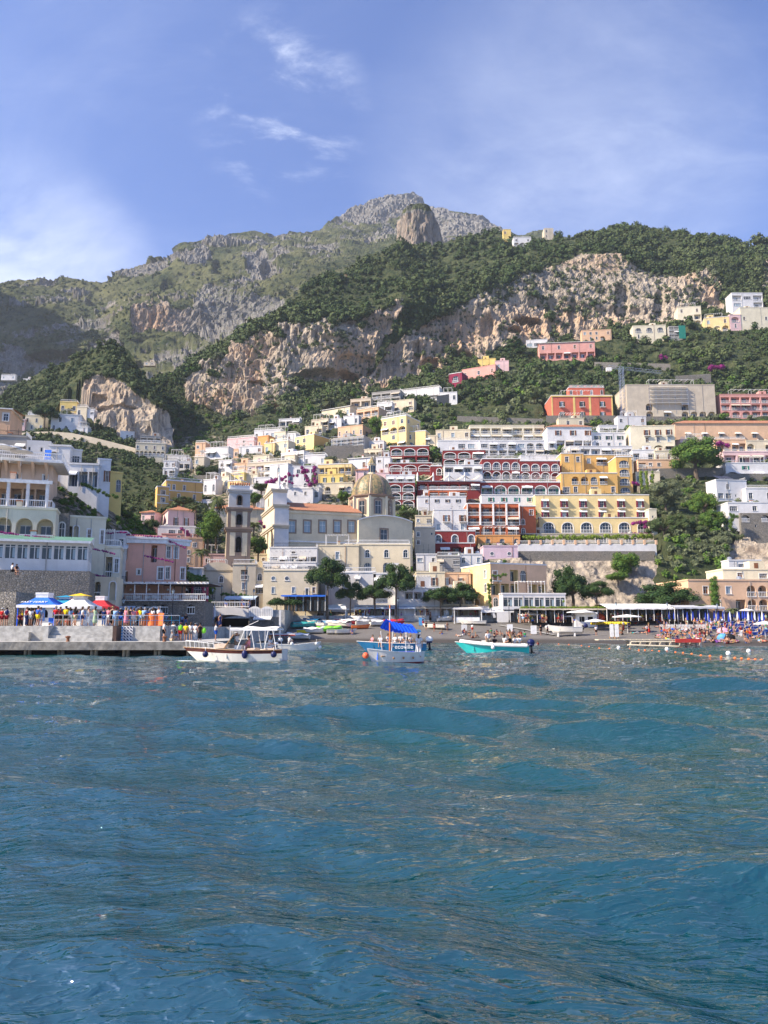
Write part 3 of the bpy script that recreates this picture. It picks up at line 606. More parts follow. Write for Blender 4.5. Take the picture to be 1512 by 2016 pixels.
# --- more small houses packed between
for a in ((384, 404, 872, 894, 'peach', 'w./.w', 'small peach house at the top left end of the cluster', 12), (430, 456, 906, 930, 'white', 'wW/l.', 'white house with balcony below the awnings', 15), (498, 530, 896, 914, 'cream', '.w.w', 'cream house behind the low green tree', 14), (540, 562, 850, 868, 'pale', 'w.w', 'pale house right of the top white house', 16),
 (488, 516, 914, 932, 'rose', 'w.w', 'faded pink house over the beige balconies', 12), (560, 580, 896, 916, 'cream', 'v.', 'narrow cream house left of the long roof terrace villa', 18), (598, 640, 896, 916, 'white', 'w..w', 'white house right of the long roof terrace villa', 10), (640, 668, 905, 922, 'cream', 'w.w', 'cream house above the square porches', 8),
 (474, 506, 934, 954, 'cream', 'a.w', 'cream arched house right of the saffron villa', 14), (500, 532, 940, 958, 'white', 'w.w', 'white house behind the magenta flowers', 10), (596, 628, 960, 984, 'white', 'a.g', 'white arched house below the bougainvillea facade', 8), (480, 506, 956, 980, 'white', 'w./.w', 'white house right of the bell tower top', 10),
 (724, 756, 868, 886, 'white', 'w.w', 'white house left under the tall yellow palace', 14), (716, 752, 884, 904, 'cream', 'lll', 'cream balcony house left of the crimson wing', 12), (740, 768, 900, 930, 'white', 'w./.v/..', 'tall white house behind the dome lantern', 10), (740, 766, 932, 958, 'rose', 'w./..', 'pinkish house right of the dome lantern', 6),
 (836, 862, 858, 880, 'cream', 'a./..', 'cream arched house between yellow annex and long villa', 8), (600, 634, 838, 856, 'cream', 'w.l', 'cream house under the beige porch house', 18), (676, 706, 818, 836, 'white', 'w.w', 'white house under the long cream farmhouse', 16), (742, 772, 792, 812, 'white', 'll', 'white balcony house above the tall yellow palace', 16),
 (866, 900, 772, 790, 'white', 'w.w', 'white house right of the long white upper villa', 10), (690, 730, 784, 800, 'beige', 'pp', 'beige terrace house above the arched peach villa', 16), (1246, 1290, 886, 906, 'white', 'l.l', 'white balcony house left above the peach pergola house', 4), (1290, 1334, 888, 908, 'cream', 'w.w.', 'cream house right above the peach pergola house', 2),
 (1252, 1300, 930, 952, 'cream', 'v.w.', 'cream house at the top of the ivy wall', 3), (1412, 1470, 866, 890, 'peach', 'p.pp', 'peach terrace house under the palazzo', 0), (1470, 1560, 868, 890, 'cream', 'a.a.a', 'cream arcaded house under the palazzo at right', 0), (1340, 1412, 866, 884, 'rose', 'l.l.l', 'pink balcony house behind the big dark tree', 0),
 (1230, 1248, 900, 930, 'cream', 'w/w/w', 'narrow cream house right of the orange hotel', 0), (1180, 1216, 838, 854, 'white', 'g.g', 'white house under the coral palace terrace', 0), (1100, 1150, 824, 840, 'cream', '.w.w', 'cream house directly under the coral palace', 0), (818, 850, 1016, 1042, 'cream', 'w.l/...', 'cream house with balcony behind the church dome', 0),
 (820, 860, 1092, 1122, 'white', 'g.w/...', 'white house left under the dark red house', 0), (860, 906, 1096, 1124, 'grey', 'l.l/...', 'greyish house under the dark red house', 0), (905, 950, 1092, 1112, 'white', 'v.w', 'white house left of the lilac pink house', 0), (640, 690, 1112, 1132, 'white', 'g.g.', 'white seafront rooftop behind the tallest pine', 0),
 (700, 760, 1122, 1140, 'white', '.w.g', 'white terraces above the pale awning', 0), (384, 446, 1092, 1124, 'rose', '.w../....', 'faded rose house left below the bell tower', -8), (500, 536, 1092, 1118, 'cream', '.w./...', 'cream house between the bell tower and the bluish house', -4)):
 H(*a[:7], yaw=a[7])
H(1436, 1500, 1104, 1124, 'white', '.g.w', 'small white house on the rocks above the peach hotel', D=176)
# --- church surroundings and promenade
H(393, 458, 1125, 1192, 'beige', '..v./..../n..W', 'beige promenade house with barrel vault roof', yaw=-4, D=154, dep=9, vault=1)
H(456, 502, 1112, 1192, 'beige', '.l./.s./...', 'beige promenade house with a loggia under its flat roof', yaw=-4, D=153, dep=9, sh='white')
H(501, 519, 1120, 1192, 'cream', 'v/a/.', 'narrow cream house with a slit loggia', D=154, dep=8)
H(517, 624, 1124, 1196, 'cream', '.o.o..../.s..s.dw/........', 'cream promenade house with oval windows over the pine', D=153, dep=9, sh='white')
H(517, 622, 1108, 1125, 'white', 'lplplp', 'white roof terrace full of flower pots on the oval-window house', D=157, dep=6)
H(530, 624, 1079, 1106, 'bluewhite', '..o../gpppp', 'bluish white house with a round window and balcony', D=163, dep=8)
H(622, 706, 1075, 1125, 'church', '..d../.....', 'cream parish annex with a green shuttered door', D=166, dep=8)
H(676, 808, 1073, 1128, 'church', 'v.v.v.v/V.V.V..', 'cream parish block with tall dark arched windows', D=167, dep=9)
H(640, 740, 1128, 1160, 'white', '.l..W../.......', 'white seafront house behind the pines', D=156, dep=7)
H(735, 800, 1130, 1165, 'bluewhite', 'Wg.l/....', 'white restaurant house with an awning behind the second pine', D=156, dep=7)
H(820, 876, 1128, 1160, 'cream', 's.S.', 'cream seafront house with brown shutters', D=156, dep=8, sh='brown')
H(874, 927, 1130, 1158, 'peach', 's.s.', 'peach seafront house with brown shuttered windows', D=157, dep=8, sh='brown')
H(778, 868, 1158, 1196, 'white', '.ppp./.....', 'white restaurant terrace with pink flower boxes', D=151, dep=6)
H(868, 935, 1160, 1190, 'cream', 'ppp', 'cream arcade with beige awnings behind the pines', D=152, dep=6)
H(967, 1078, 1110, 1200, 'yellow2', 'd.pV../ppp.pp/v.....', 'yellow seafront hotel with shaded balconies', yaw=-20, D=150, L='v.v/v.v/.A.', dep=13, colF='peach')  # front of the yellow house in peach: its shade is put into the wall colour
H(990, 1114, 1170, 1196, 'white', 'GGGGGG', 'white glazed dining room in front of the yellow seafront hotel', yaw=-4, D=147.5, dep=6, fd=.4)
H(1358, 1560, 1143, 1203, 'peach', '.w.w.aaaa/..s.paaaa', 'peach beach hotel with stacked white-framed arches', yaw=-4, D=146, L='...../w..w.', dep=14)
H(1424, 1560, 1122, 1142, 'cream', '.w.ggw', 'cream penthouse with a shallow dome on the beach hotel', D=153, dep=8, dome=2)
# --- near headland, left edge
n = dict(lay=LAY3)
H(-90, 172, 1120, 1215, 'stone', '........../......../.........n', 'rubble sea wall carrying the glass restaurant', yaw=-15, D=83, dep=6, roof='n', **n)
H(-18, 27, 1165, 1236, 'stone', '....', 'round grey cobblestone buttress at the left edge', D=79, dep=4, roof='n', **n)
H(-70, 172, 1060, 1122, 'bluewhite', 'GGGGGGGGGG/..........', 'glazed seafront restaurant with a green roof', yaw=-17, D=85, dep=6, roof='g', hw=(.62, .38), near=1, R='GG/..', **n)
H(-60, 107, 998, 1066, 'pale', 'aaaa', 'cream house with arched recesses and white balustrades', yaw=-17, D=91, dep=6, near=1, **n)
H(107, 132, 1010, 1075, 'stone', 'v', 'narrow rubble wall with one dark arch between the cream houses', yaw=-17, D=97, dep=4, roof='n', **n)
H(-60, 92, 943, 1000, 'apricot', 'pppppp', 'peach dining terrace under a white beam canopy', yaw=-17, D=98, dep=3, roof='n', pergola=1, near=1, **n)
H(-60, 101, 905, 958, 'apricot', '.n.n.n', 'peach bastion with curved brackets carrying a terrace', yaw=-17, D=103, dep=7, brackets=1, near=1, **n)
H(48, 96, 866, 935, 'bluewhite', 'n.n./..w.', 'bluish white house with small slit windows behind the terrace', yaw=-14, D=122, dep=7, roof='n', **n)
H(92, 135, 878, 940, 'bluewhite', 'A./...', 'tall bluish white house with a grey lunette', yaw=-10, D=119, dep=7, **n)
H(132, 160, 886, 915, 'bluewhite', 'g', 'bluish white bay with a wide window under the pergola', yaw=-25, D=121, dep=5, **n)
H(133, 192, 914, 958, 'bluewhite', 'ppp', 'white house with iron arched veranda', yaw=-10, D=118, dep=7, **n)
H(190, 216, 905, 960, 'white', '.s', 'white house end with brown shuttered balcony door', yaw=-22, D=120, dep=6, sh='brown', near=1, **n)
H(210, 238, 930, 1000, 'yellow', '.V/..', 'yellow house end with a big arched window', yaw=-28, D=128, dep=6, **n)
H(-40, 18, 803, 860, 'peach', '..w/...', 'peach corner house at the top left edge', yaw=-12, D=128, dep=8, roof='p', near=1, **n)
H(-40, 50, 857, 900, 'grey', '...p', 'grey house with a dark glazed porch at the left edge', yaw=-12, D=124, dep=7, **n)
H(128, 206, 1018, 1082, 'pale', 'pA.w.w', 'pale yellow house with an arched niche above the roses', yaw=-22, D=99, dep=7, near=1, band=1, **n)
H(176, 235, 1078, 1140, 'pale', '.wlw', 'pale yellow house with tall white windows over the portico', yaw=-15, D=101, dep=7, near=1, **n)
H(205, 246, 1048, 1110, 'bluewhite', '.w/..', 'bluish white house between the yellow and the pink ones', yaw=-10, D=106, dep=8, near=1, **n)
H(236, 322, 1056, 1150, 'pink', 'W...p./D.n..g', 'pink mansion with white window frames, front', yaw=-14, D=107, dep=10, near=1, cornice=1, **n)
H(322, 366, 1060, 1150, 'pink', 'sw./w.w', 'pink mansion, right wing with curved balconies', yaw=-42, D=110, dep=8, near=1, cornice=1, **n)
H(168, 228, 1135, 1182, 'cream', 'aa.A', 'cream arched portico behind the red kiosk', yaw=-10, D=97, dep=5, roof='n', near=1, **n)
H(225, 400, 1146, 1172, 'maroon', 'pVpVpVpV', 'dark red restaurant wall behind the terrace tables', yaw=-4, D=114, dep=5, roof='n', **n)
H(225, 402, 1183, 1210, 'stone', 'l.VaVa..a.', 'stone base of the restaurant terrace with shop doors', yaw=-4, D=104, dep=8, roof='n', **n)
H(360, 396, 1118, 1165, 'white', 'n./W.', 'white house with a tiled roof left of the vaulted house', yaw=-6, D=150, dep=8, roof='p')
# ---------------------------------------------------------------- land meshes
sm = lambda x, a, b: np.clip((x-a)/(b-a), 0, 1)
cliffA = [(400, 722), (440, 700), (500, 655), (550, 634), (600, 640), (650, 632), (714, 624), (750, 603), (790, 588), (800, 600), (775, 645), (740, 700), (724, 740), (690, 755), (640, 748), (570, 745), (600, 770), (560, 790), (540, 815), (456, 822), (400, 800), (362, 790), (370, 750)]
cliffB = [(797, 652), (850, 630), (883, 612), (940, 600), (1000, 598), (1060, 580), (1119, 585), (1150, 600), (1240, 600), (1300, 585), (1350, 540), (1398, 528), (1420, 560), (1425, 598), (1377, 604), (1324, 640), (1239, 634), (1202, 650), (1112, 664), (1086, 670), (1000, 688), (940, 708), (900, 712), (823, 742), (770, 750), (714, 775), (700, 765), (735, 722), (770, 680)]
cliffC = [(900, 615), (967, 565), (1050, 535), (1119, 505), (1200, 500), (1280, 530), (1340, 545), (1300, 600), (1180, 605), (1060, 585), (960, 605)]
cliffD = [(1490, 522), (1600, 520), (1600, 560), (1500, 565)]
lowrock = [(1000, 1092), (1290, 1095), (1290, 1180), (1240, 1200), (1150, 1200), (1010, 1180)]
lowrock2 = [(1430, 1060), (1600, 1050), (1600, 1140), (1440, 1140)]
def veg1(x, y, X, Y, Z):
 v = np.ones_like(x)
 j = 6*fbm(x*.05, y*.05, 0, 3, 5)
 for p, q in ((cliffA, .02), (cliffB, .08), (cliffC, .40), (cliffD, .3), (lowrock, .2), (lowrock2, .05)):
  v[inpoly(x+j, y+j, p)] = q
 v = np.where((v < .3) & (y < 830), v+.45*sm(vn(x*.035, y*.05, 0, 71), .42, .85), v)
 n = fbm(x*.02, y*.03, 0, 4, 77)
 v = np.where((v > .9) & (y < 860), 1-.25*sm(n, .3, .8), v)
 return np.where((v > .9) & (y > 860) & (x < 1260), .52, v)
def warm1(x, y):
 w = np.zeros_like(x)
 for cx_, cy_, rx, ry, a in ((690, 700, 55, 40, 1), (760, 640, 45, 50, .7), (900, 665, 60, 45, .9), (960, 650, 30, 35, .6), (1050, 640, 60, 35, .9), (500, 735, 14, 40, .9), (440, 790, 60, 16, .8), (535, 800, 14, 14, .9), (620, 740, 60, 12, .8), (800, 760, 60, 30, .5), (1210, 630, 30, 22, .5), (850, 690, 90, 40, .35), (1130, 630, 60, 30, .45)):
  w = np.maximum(w, a*np.exp(-(((x-cx_)/rx)**2+((y-cy_)/ry)**2)))
 return w
def amp1(x, y):
 a = np.where(y < 830, 4.5, np.where(y < 900, 2.2, .8)); lo = inpoly(x, y, lowrock) | inpoly(x, y, lowrock2)
 a = np.where(inpoly(x, y, cliffA) | inpoly(x, y, cliffB), 6.0, a)
 return np.where(lo, 2.6, a)
caves1 = [(640, 738, 75, 18, 9), (1040, 627, 30, 7, 8), (1014, 648, 15, 10, 6), (700, 715, 45, 26, 5), (912, 705, 22, 20, 6), (845, 718, 18, 14, 6), (505, 752, 16, 8, 6), (535, 802, 14, 10, 5), (960, 640, 14, 24, 4), (780, 690, 14, 30, 3), (1225, 590, 16, 40, 5), (1300, 600, 12, 36, 4), (1130, 610, 10, 30, 3), (880, 665, 8, 30, 3), (820, 690, 9, 25, 3)]
k9 = k8 + np.array([0, 40, 90])
hill, HG, HV, HQX, HQY = cover('hillside', LAY1+[k9], 300, 1690, 2.4, [14, 40, 46, 36, 26, 46, 66, 46, 6], 'terrain', amp1, veg1, warm1, caves1, 3)
def veg2(x, y, X, Y, Z):
 v = np.where(y < 860, .95, .93)
 crag = [(128, 800), (140, 772), (160, 748), (200, 736), (235, 752), (262, 775), (300, 800), (330, 830), (345, 880), (335, 905), (300, 885), (250, 872), (200, 845), (165, 822), (140, 815)]
 v[inpoly(x+4*fbm(x*.06, y*.06, 0, 2), y, crag)] = .03
 v[inpoly(x, y, [(60, 868), (130, 862), (200, 872), (270, 895), (260, 915), (190, 905), (60, 900)])] = .62
 return v
crag, CG, CV, CQX, CQY = cover('crag', LAY2, -500, 420, 2.6, [20, 26, 10, 12, 34, 22, 6], 'terrain', lambda x, y: np.where(y < 850, 4.5, 1.4), veg2, lambda x, y: .45*np.exp(-(((x-200)/60)**2+((y-770)/40)**2)), [(215, 800, 60, 6, 2), (180, 780, 30, 8, 2.5), (280, 850, 20, 25, 2)], 40)
def veg3(x, y, X, Y, Z): return np.where(x > -20, .5, .85)
head, G3, V3, X3, Y3 = cover('headland', LAY3, -2600, 420, 7, [10, 14, 16, 10, 10], 'terrain', lambda x, y: np.where(x > -150, .5, 3.0), veg3, None, (), 60)
def veg0(x, y, X, Y, Z):
 n = fbm(X*.012, Y*.006, Z*.02, 5, 88, .6)
 n2 = fbm(X*.06, Y*.03, Z*.07, 4, 188, .7); v = .92-.55*sm(n, .2, .9)-.8*sm(n2, .2, .6)*sm(n, -.5, .2)
 def band(pl, val):
  nonlocal v
  jj = 5*fbm(x*.05, y*.05, 0, 3, 15); mk = inpoly(x+jj, y+jj, pl); v = np.where(mk, np.minimum(v, val+.25*n), v)
 band([(650, 442), (700, 408), (740, 393), (815, 378), (835, 400), (838, 432), (790, 430), (740, 442), (690, 440)], .05)
 band([(835, 400), (900, 420), (960, 425), (1000, 450), (1000, 470), (940, 468), (860, 470), (850, 430)], .22)
 band([(255, 600), (300, 598), (420, 620), (430, 660), (350, 665), (262, 668)], .0)
 band([(0, 665), (60, 690), (170, 700), (235, 650), (250, 690), (200, 730), (0, 735)], .15)
 band([(480, 495), (520, 492), (545, 520), (560, 545), (500, 552), (482, 530)], .1)
 band([(330, 500), (400, 478), (420, 500), (400, 520), (340, 525)], .25)
 band([(220, 540), (300, 512), (330, 505), (330, 525), (260, 545)], .25)
 band([(400, 560), (560, 590), (560, 640), (400, 660), (380, 600)], .30)
 return v
far, FG, FV, FQX, FQY = cover('mountain', LAY0+[f4+np.array([0, 20, 160])], -1150, 1140, 2.6, [30, 50, 34, 60, 4], 'terrain_far', lambda x, y: np.where(y < 460, 12, 13.), veg0, lambda x, y: .9*np.exp(-(((x-300)/55)**2+((y-630)/35)**2)), [(530, 525, 20, 26, 22), (430, 520, 14, 20, 16), (200, 720, 90, 14, 22), (90, 700, 60, 16, 18), (330, 560, 18, 14, 14)], 90, False, .50)
# rock pinnacle on the shoulder of the mountain
def pinnacle():
 Yp = 700.; nb, nz = 160, 90; zt = P(820, 413, Yp)[2]; zb = P(820, 500, Yp)[2]; cx_ = P(823, 450, Yp)[0]
 th = np.linspace(0, 2*math.pi, nb, endpoint=False)[None]; h = np.linspace(0, 1, nz)[:, None]
 r = np.interp(h, [0, .12, .8, .92, .97, 1], [20.5, 18.5, 16.5, 14.5, 9, .1]); X = cx_+r*np.cos(th)*1.0; Y_ = Yp+r*np.sin(th); Z = zb+(zt-zb)*np.interp(h, [0, .86, 1], [0, .86, 1])+0*th
 X = X - 3*(h-.5)
 n = 4.2*fbm(X*.05, Y_*.05, Z*.03, 2, 17)+3.2*(1-np.abs(fbm(X*.12, Y_*.12, Z*.03, 4, 7)))-2+1.5*fbm(X*.3, Y_*.3, Z*.1, 3, 9); k = np.minimum(r/8, 1)
 V = np.stack([X+n*np.cos(th)*k, Y_+n*np.sin(th)*k, Z+vn(X*.12, Y_*.12, 0)*3.5*h], 2)
 i = (np.arange(nz-1)[:, None]*nb+np.arange(nb)[None]).ravel(); j = (np.arange(nz-1)[:, None]*nb+(np.arange(nb)[None]+1) % nb).ravel()
 v = np.where(h > .80, .85, .12)+.3*fbm(X*.08, Y_*.08, Z*.05, 3, 51)
 o = link('rock_pinnacle', rawmesh('rock_pinnacle', V.reshape(-1, 3), np.stack([i, j, j+nb, i+nb], 1), 'terrain_far', dict(veg=v, warm=np.broadcast_to(.3*(h < .75), X.shape)), False)); setting(o)
 return V
PV_ = pinnacle()
# ---------------------------------------------------------------- beach
shore = mkc([(330, 0, 126), (560, 0, 130), (900, 0, 128), (1100, 0, 124), (1300, 0, 112), (1512, 0, 103), (1900, 0, 96)])
def shoreY(px): return float(np.interp(px, shore[:, 0], shore[:, 2]))
BX = lambda px, Y: (px-756)/F*Y/0.99      # beach level: x from image column
def beach_z(px, Y):
 a = shoreY(px); b = 153.; t = (Y-a)/(b-a)
 return -.6+ (4.3)*max(t, -1.2)**1.0*1.0+.6 if t > 0 else 4.3*t*1.2
def beach():
 px = np.linspace(330, 1900, 400); t = np.linspace(-.35, 1.08, 70)[:, None]
 a = np.interp(px, shore[:, 0], shore[:, 2])[None]; Y = a+t*(153-a); Z = np.where(t > 0, 4.3*t, 5*t); Z = Z+.07*fbm((px-756)/F*Y*.3, Y*.3, 0, 4, 3)*np.minimum(1, np.abs(t)*8)
 Z = np.where(t > 1.0, 4.35, Z); X = (px[None]-756)/F*Y/.99
 o = link('beach', rawmesh('beach', np.stack([X, Y, Z], 2).reshape(-1, 3), gridfaces(70, 400), 'sand')); setting(o)
beach()
# ---------------------------------------------------------------- sea
BOATWAKE = []
def water():
 nc = 1150; ang = np.linspace(-1.0, 1.0, nc)*R_(58); ang = np.concatenate([np.linspace(-R_(80), -R_(31), 60)[:-1], np.linspace(-R_(31), R_(31), 980), np.linspace(R_(31), R_(80), 60)[1:]]); nc = len(ang)
 dep = np.linspace(math.atan(CH/3.2), math.atan(CH/60), 900); D = CH/np.tan(dep); D = np.concatenate([D, np.linspace(61, 150, 260), [200, 400]]); nr = len(D)
 X = D[:, None]*np.tan(ang)[None]; Y = D[:, None]*np.ones((1, nc))
 rs = np.random.RandomState(5); Z = np.zeros_like(X); DX = np.zeros_like(X); DY = np.zeros_like(X)
 main = R_(250)
 lam = np.concatenate([np.geomspace(6.0, 2.2, 12), np.geomspace(2.1, .8, 22), np.geomspace(.78, .30, 30)])
 foot = (np.gradient(D)[:, None])
 for i, l in enumerate(lam):
  k = 2*math.pi/l; a = main+rs.normal(0, .35 if l > 2 else .5); am = l*rs.uniform(.5, 1.3)*(.0140 if l > 2.2 else .0070 if l > .8 else .0040)
  kx, ky = k*math.cos(a), k*math.sin(a); ph = kx*X+ky*Y+rs.uniform(0, 6.28)+.8*vn(X*.22, Y*.22, i*3.1)
  fade = np.clip((l*.5-foot)/(l*.25), 0.0, 1)
  s, c = np.sin(ph)*am*fade, np.cos(ph)*am*fade; Z += s; q = 1.0; DX += q*math.cos(a)*c; DY += q*math.sin(a)*c
 gust = .75+.45*fbm(X*.05, Y*.05, 0, 3, 2)
 sh = np.clip((128-Y)/60, .25, 1); Z *= gust*sh; DX *= gust*sh; DY *= gust*sh
 foam = np.zeros_like(X)
 for (wx, wy, rx, ry, rz, a) in BOATWAKE:
  ux = (X-wx)*math.cos(rz)+(Y-wy)*math.sin(rz); uy = -(X-wx)*math.sin(rz)+(Y-wy)*math.cos(rz); foam = np.maximum(foam, a*np.exp(-((ux/rx)**2+(uy/ry)**2)))
 # surf where the sea meets the sand
 cpx = X/Y*.99*F+756; sd = np.interp(cpx, shore[:, 0], shore[:, 2])-Y
 foam = np.maximum(foam, np.where(cpx > 400, .62*np.exp(-((sd-.4)/.8)**2), 0))
 V = np.stack([X+DX, Y+DY, Z], 2)
 o = link('sea', rawmesh('sea', V.reshape(-1, 3), gridfaces(nr, nc), 'water', dict(foam=foam))); setting(o)
 mb = MB(); mb.poly([(-1800, -30, -1.2), (1800, -30, -1.2), (1800, 1800, -1.2), (-1800, 1800, -1.2)], 'sand'); setting(mb.build('seabed'))
# ---------------------------------------------------------------- house builder
MAT['stone'] = MAT['masonry'];
def contour(w, h, kind, n=8):
 if kind == 'r': return [(-w/2, 0), (-w/2, h), (w/2, h), (w/2, 0)]
 if kind == 'o': return [(-w/2*math.cos(6.2832*i/14), h/2+h/2*math.sin(6.2832*i/14)) for i in range(14)]
 ri = min(w/2, h*.42); return [(-w/2, 0)]+[(-w/2*math.cos(math.pi*i/n), h-ri+ri*math.sin(math.pi*i/n)) for i in range(n+1)]+[(w/2, 0)]
def facade(mb, T, Wd, Ht, ops, wall, inner):
 # a wall with real openings: ops = (centre u, z, w, h, kind, depth)
 mb.T = T; xs = {0.0, Wd}; zs = {0.0, Ht}
 for (u, z, w, h, k, d) in ops: xs |= {u-w/2, u+w/2}; zs |= {z, z+h}
 xs, zs = sorted(xs), sorted(zs)
 for j in range(len(zs)-1):
  zc = (zs[j]+zs[j+1])/2; run = None
  for i in range(len(xs)-1):
   xc = (xs[i]+xs[i+1])/2; hole = any(u-w/2 < xc < u+w/2 and z < zc < z+h for (u, z, w, h, k, d) in ops)
   if not hole and run is None: run = xs[i]
   if run is not None and (hole or i == len(xs)-2):
    e = xs[i] if hole else xs[i+1]; mb.poly([(run, 0, zs[j]), (e, 0, zs[j]), (e, 0, zs[j+1]), (run, 0, zs[j+1])], wall); run = None
 for (u, z, w, h, k, d) in ops:
  c = contour(w, h, k)
  if k == 'a':
   arc = c[1:-1]; m = len(arc)//2
   mb.poly([(u-w/2, 0, z+h)]+[(u+a, 0, z+b) for a, b in arc[:m+1]], wall)
   mb.poly([(u+a, 0, z+b) for a, b in arc[m:]]+[(u+w/2, 0, z+h)], wall)
  if k == 'o':
   q = [c[(i) % 14] for i in range(15)]
   mb.poly([(u-w/2, 0, z+h)]+[(u+a, 0, z+b) for a, b in q[0:5] if a <= 1e-6]+[(u, 0, z+h)], wall)
   mb.poly([(u, 0, z+h)]+[(u+a, 0, z+b) for a, b in q[4:8] if a >= -1e-6]+[(u+w/2, 0, z+h)], wall)
   mb.poly([(u+w/2, 0, z)]+[(u+a, 0, z+b) for a, b in q[7:12] if a >= -1e-6]+[(u, 0, z)], wall)
   mb.poly([(u, 0, z)]+[(u+a, 0, z+b) for a, b in q[11:15] if a <= 1e-6]+[(u-w/2, 0, z)], wall)
  A = [(u+a, 0, z+b) for a, b in c]; B = [(u+a, d, z+b) for a, b in c]
  for i in range(len(c)): j = (i+1) % len(c); mb.poly([A[i], A[j], B[j], B[i]], inner)
  mb.poly(B, inner)
 mb.T = None
def rail(mb, x0, x1, y, z, h, style, y1=None):
 # a railing from (x0,y) to (x1,y1)
 y1 = y if y1 is None else y1; Ln = math.hypot(x1-x0, y1-y); m = 'iron' if style == 'd' else 'trim'
 if style == 'n' or Ln < .1: return
 n = max(2, int(Ln/(.20 if style == 'd' else .26)))
 pt = lambda t: (x0+(x1-x0)*t, y+(y1-y)*t)
 t_ = .018 if style == 'd' else .045
 if style == 's':
  a, b = pt(0), pt(1); dx, dy = (b[1]-a[1])/Ln*.06, -(b[0]-a[0])/Ln*.06
  for (w_, za, zb) in ((1, z, z+h*.92), (1.5, z+h*.92, z+h)):
   for s_ in (-1, 1): mb.poly([(a[0]+s_*dx*w_, a[1]+s_*dy*w_, za), (b[0]+s_*dx*w_, b[1]+s_*dy*w_, za), (b[0]+s_*dx*w_, b[1]+s_*dy*w_, zb), (a[0]+s_*dx*w_, a[1]+s_*dy*w_, zb)], m)
  mb.poly([(a[0]+dx, a[1]+dy, z+h), (b[0]+dx, b[1]+dy, z+h), (b[0]-dx, b[1]-dy, z+h), (a[0]-dx, a[1]-dy, z+h)], m); return
 for i in range(n+1):
  px_, py_ = pt(i/n); mb.box(px_-t_/2, px_+t_/2, py_-t_/2, py_+t_/2, z, z+h, m)
 a, b = pt(0), pt(1); k = .03 if style == 'd' else .06
 for zz in (z+h, z+.06):
  o = mb.av([(a[0], a[1]-k, zz-k), (b[0], b[1]-k, zz-k), (b[0], b[1]+k, zz-k), (a[0], a[1]+k, zz-k), (a[0], a[1]-k, zz+k), (b[0], b[1]-k, zz+k), (b[0], b[1]+k, zz+k), (a[0], a[1]+k, zz+k)]); q_ = mb.mi(m)
  for q in ((0, 3, 2, 1), (4, 5, 6, 7), (0, 1, 5, 4), (1, 2, 6, 5), (2, 3, 7, 6), (3, 0, 4, 7)): mb.f.append(tuple(o+i for i in q)); mb.m.append(q_)
def ring(mb, w, h, kind, wid, y0, y1, m, closed=False):
 c = contour(w, h, kind); cx_, cz = 0, h*.5; out = []
 if kind == 'r': out = [(-w/2-wid, 0), (-w/2-wid, h+wid), (w/2+wid, h+wid), (w/2+wid, 0)]
 elif kind == 'o': out = [(a*(1+2*wid/w), h/2+(b-h/2)*(1+2*wid/h)) for a, b in c]
 else:
  ri = min(w/2, h*.42); out = [(-w/2-wid, 0)]+[(a*(1+2*wid/w), h-ri+(b-h+ri)*(1+wid/ri)) for a, b in c[1:-1]]+[(w/2+wid, 0)]
 rg = range(len(c)) if (kind == 'o') else range(len(c)-1)
 for i in rg:
  j = (i+1) % len(c)
  a, b, e, f = c[i], c[j], out[j], out[i]
  mb.poly([(f[0], y0, f[1]), (e[0], y0, e[1]), (b[0], y0, b[1]), (a[0], y0, a[1])], m)
  mb.poly([(f[0], y1, f[1]), (e[0], y1, e[1]), (e[0], y0, e[1]), (f[0], y0, f[1])], m)
  mb.poly([(a[0], y0, a[1]), (b[0], y0, b[1]), (b[0], y1, b[1]), (a[0], y1, a[1])], m)
def pane(mb, w, h, kind, y, gm, fm, mull=1, fw=.06):
 c = contour(w, h, kind); mb.poly([(a, y, b) for a, b in c], gm); ring(mb, w-2*fw, h-fw, kind if kind != 'o' else 'r', fw, y-.03, y, fm) if kind != 'o' else None
 if mull: mb.box(-.025, .025, y-.035, y-.004, .02, h*.97, fm); mb.box(-w/2, w/2, y-.032, y-.006, h*.62, h*.62+.05, fm)
BAYM = {}
def q1(v, s=.1): return max(s, round(v/s)*s)
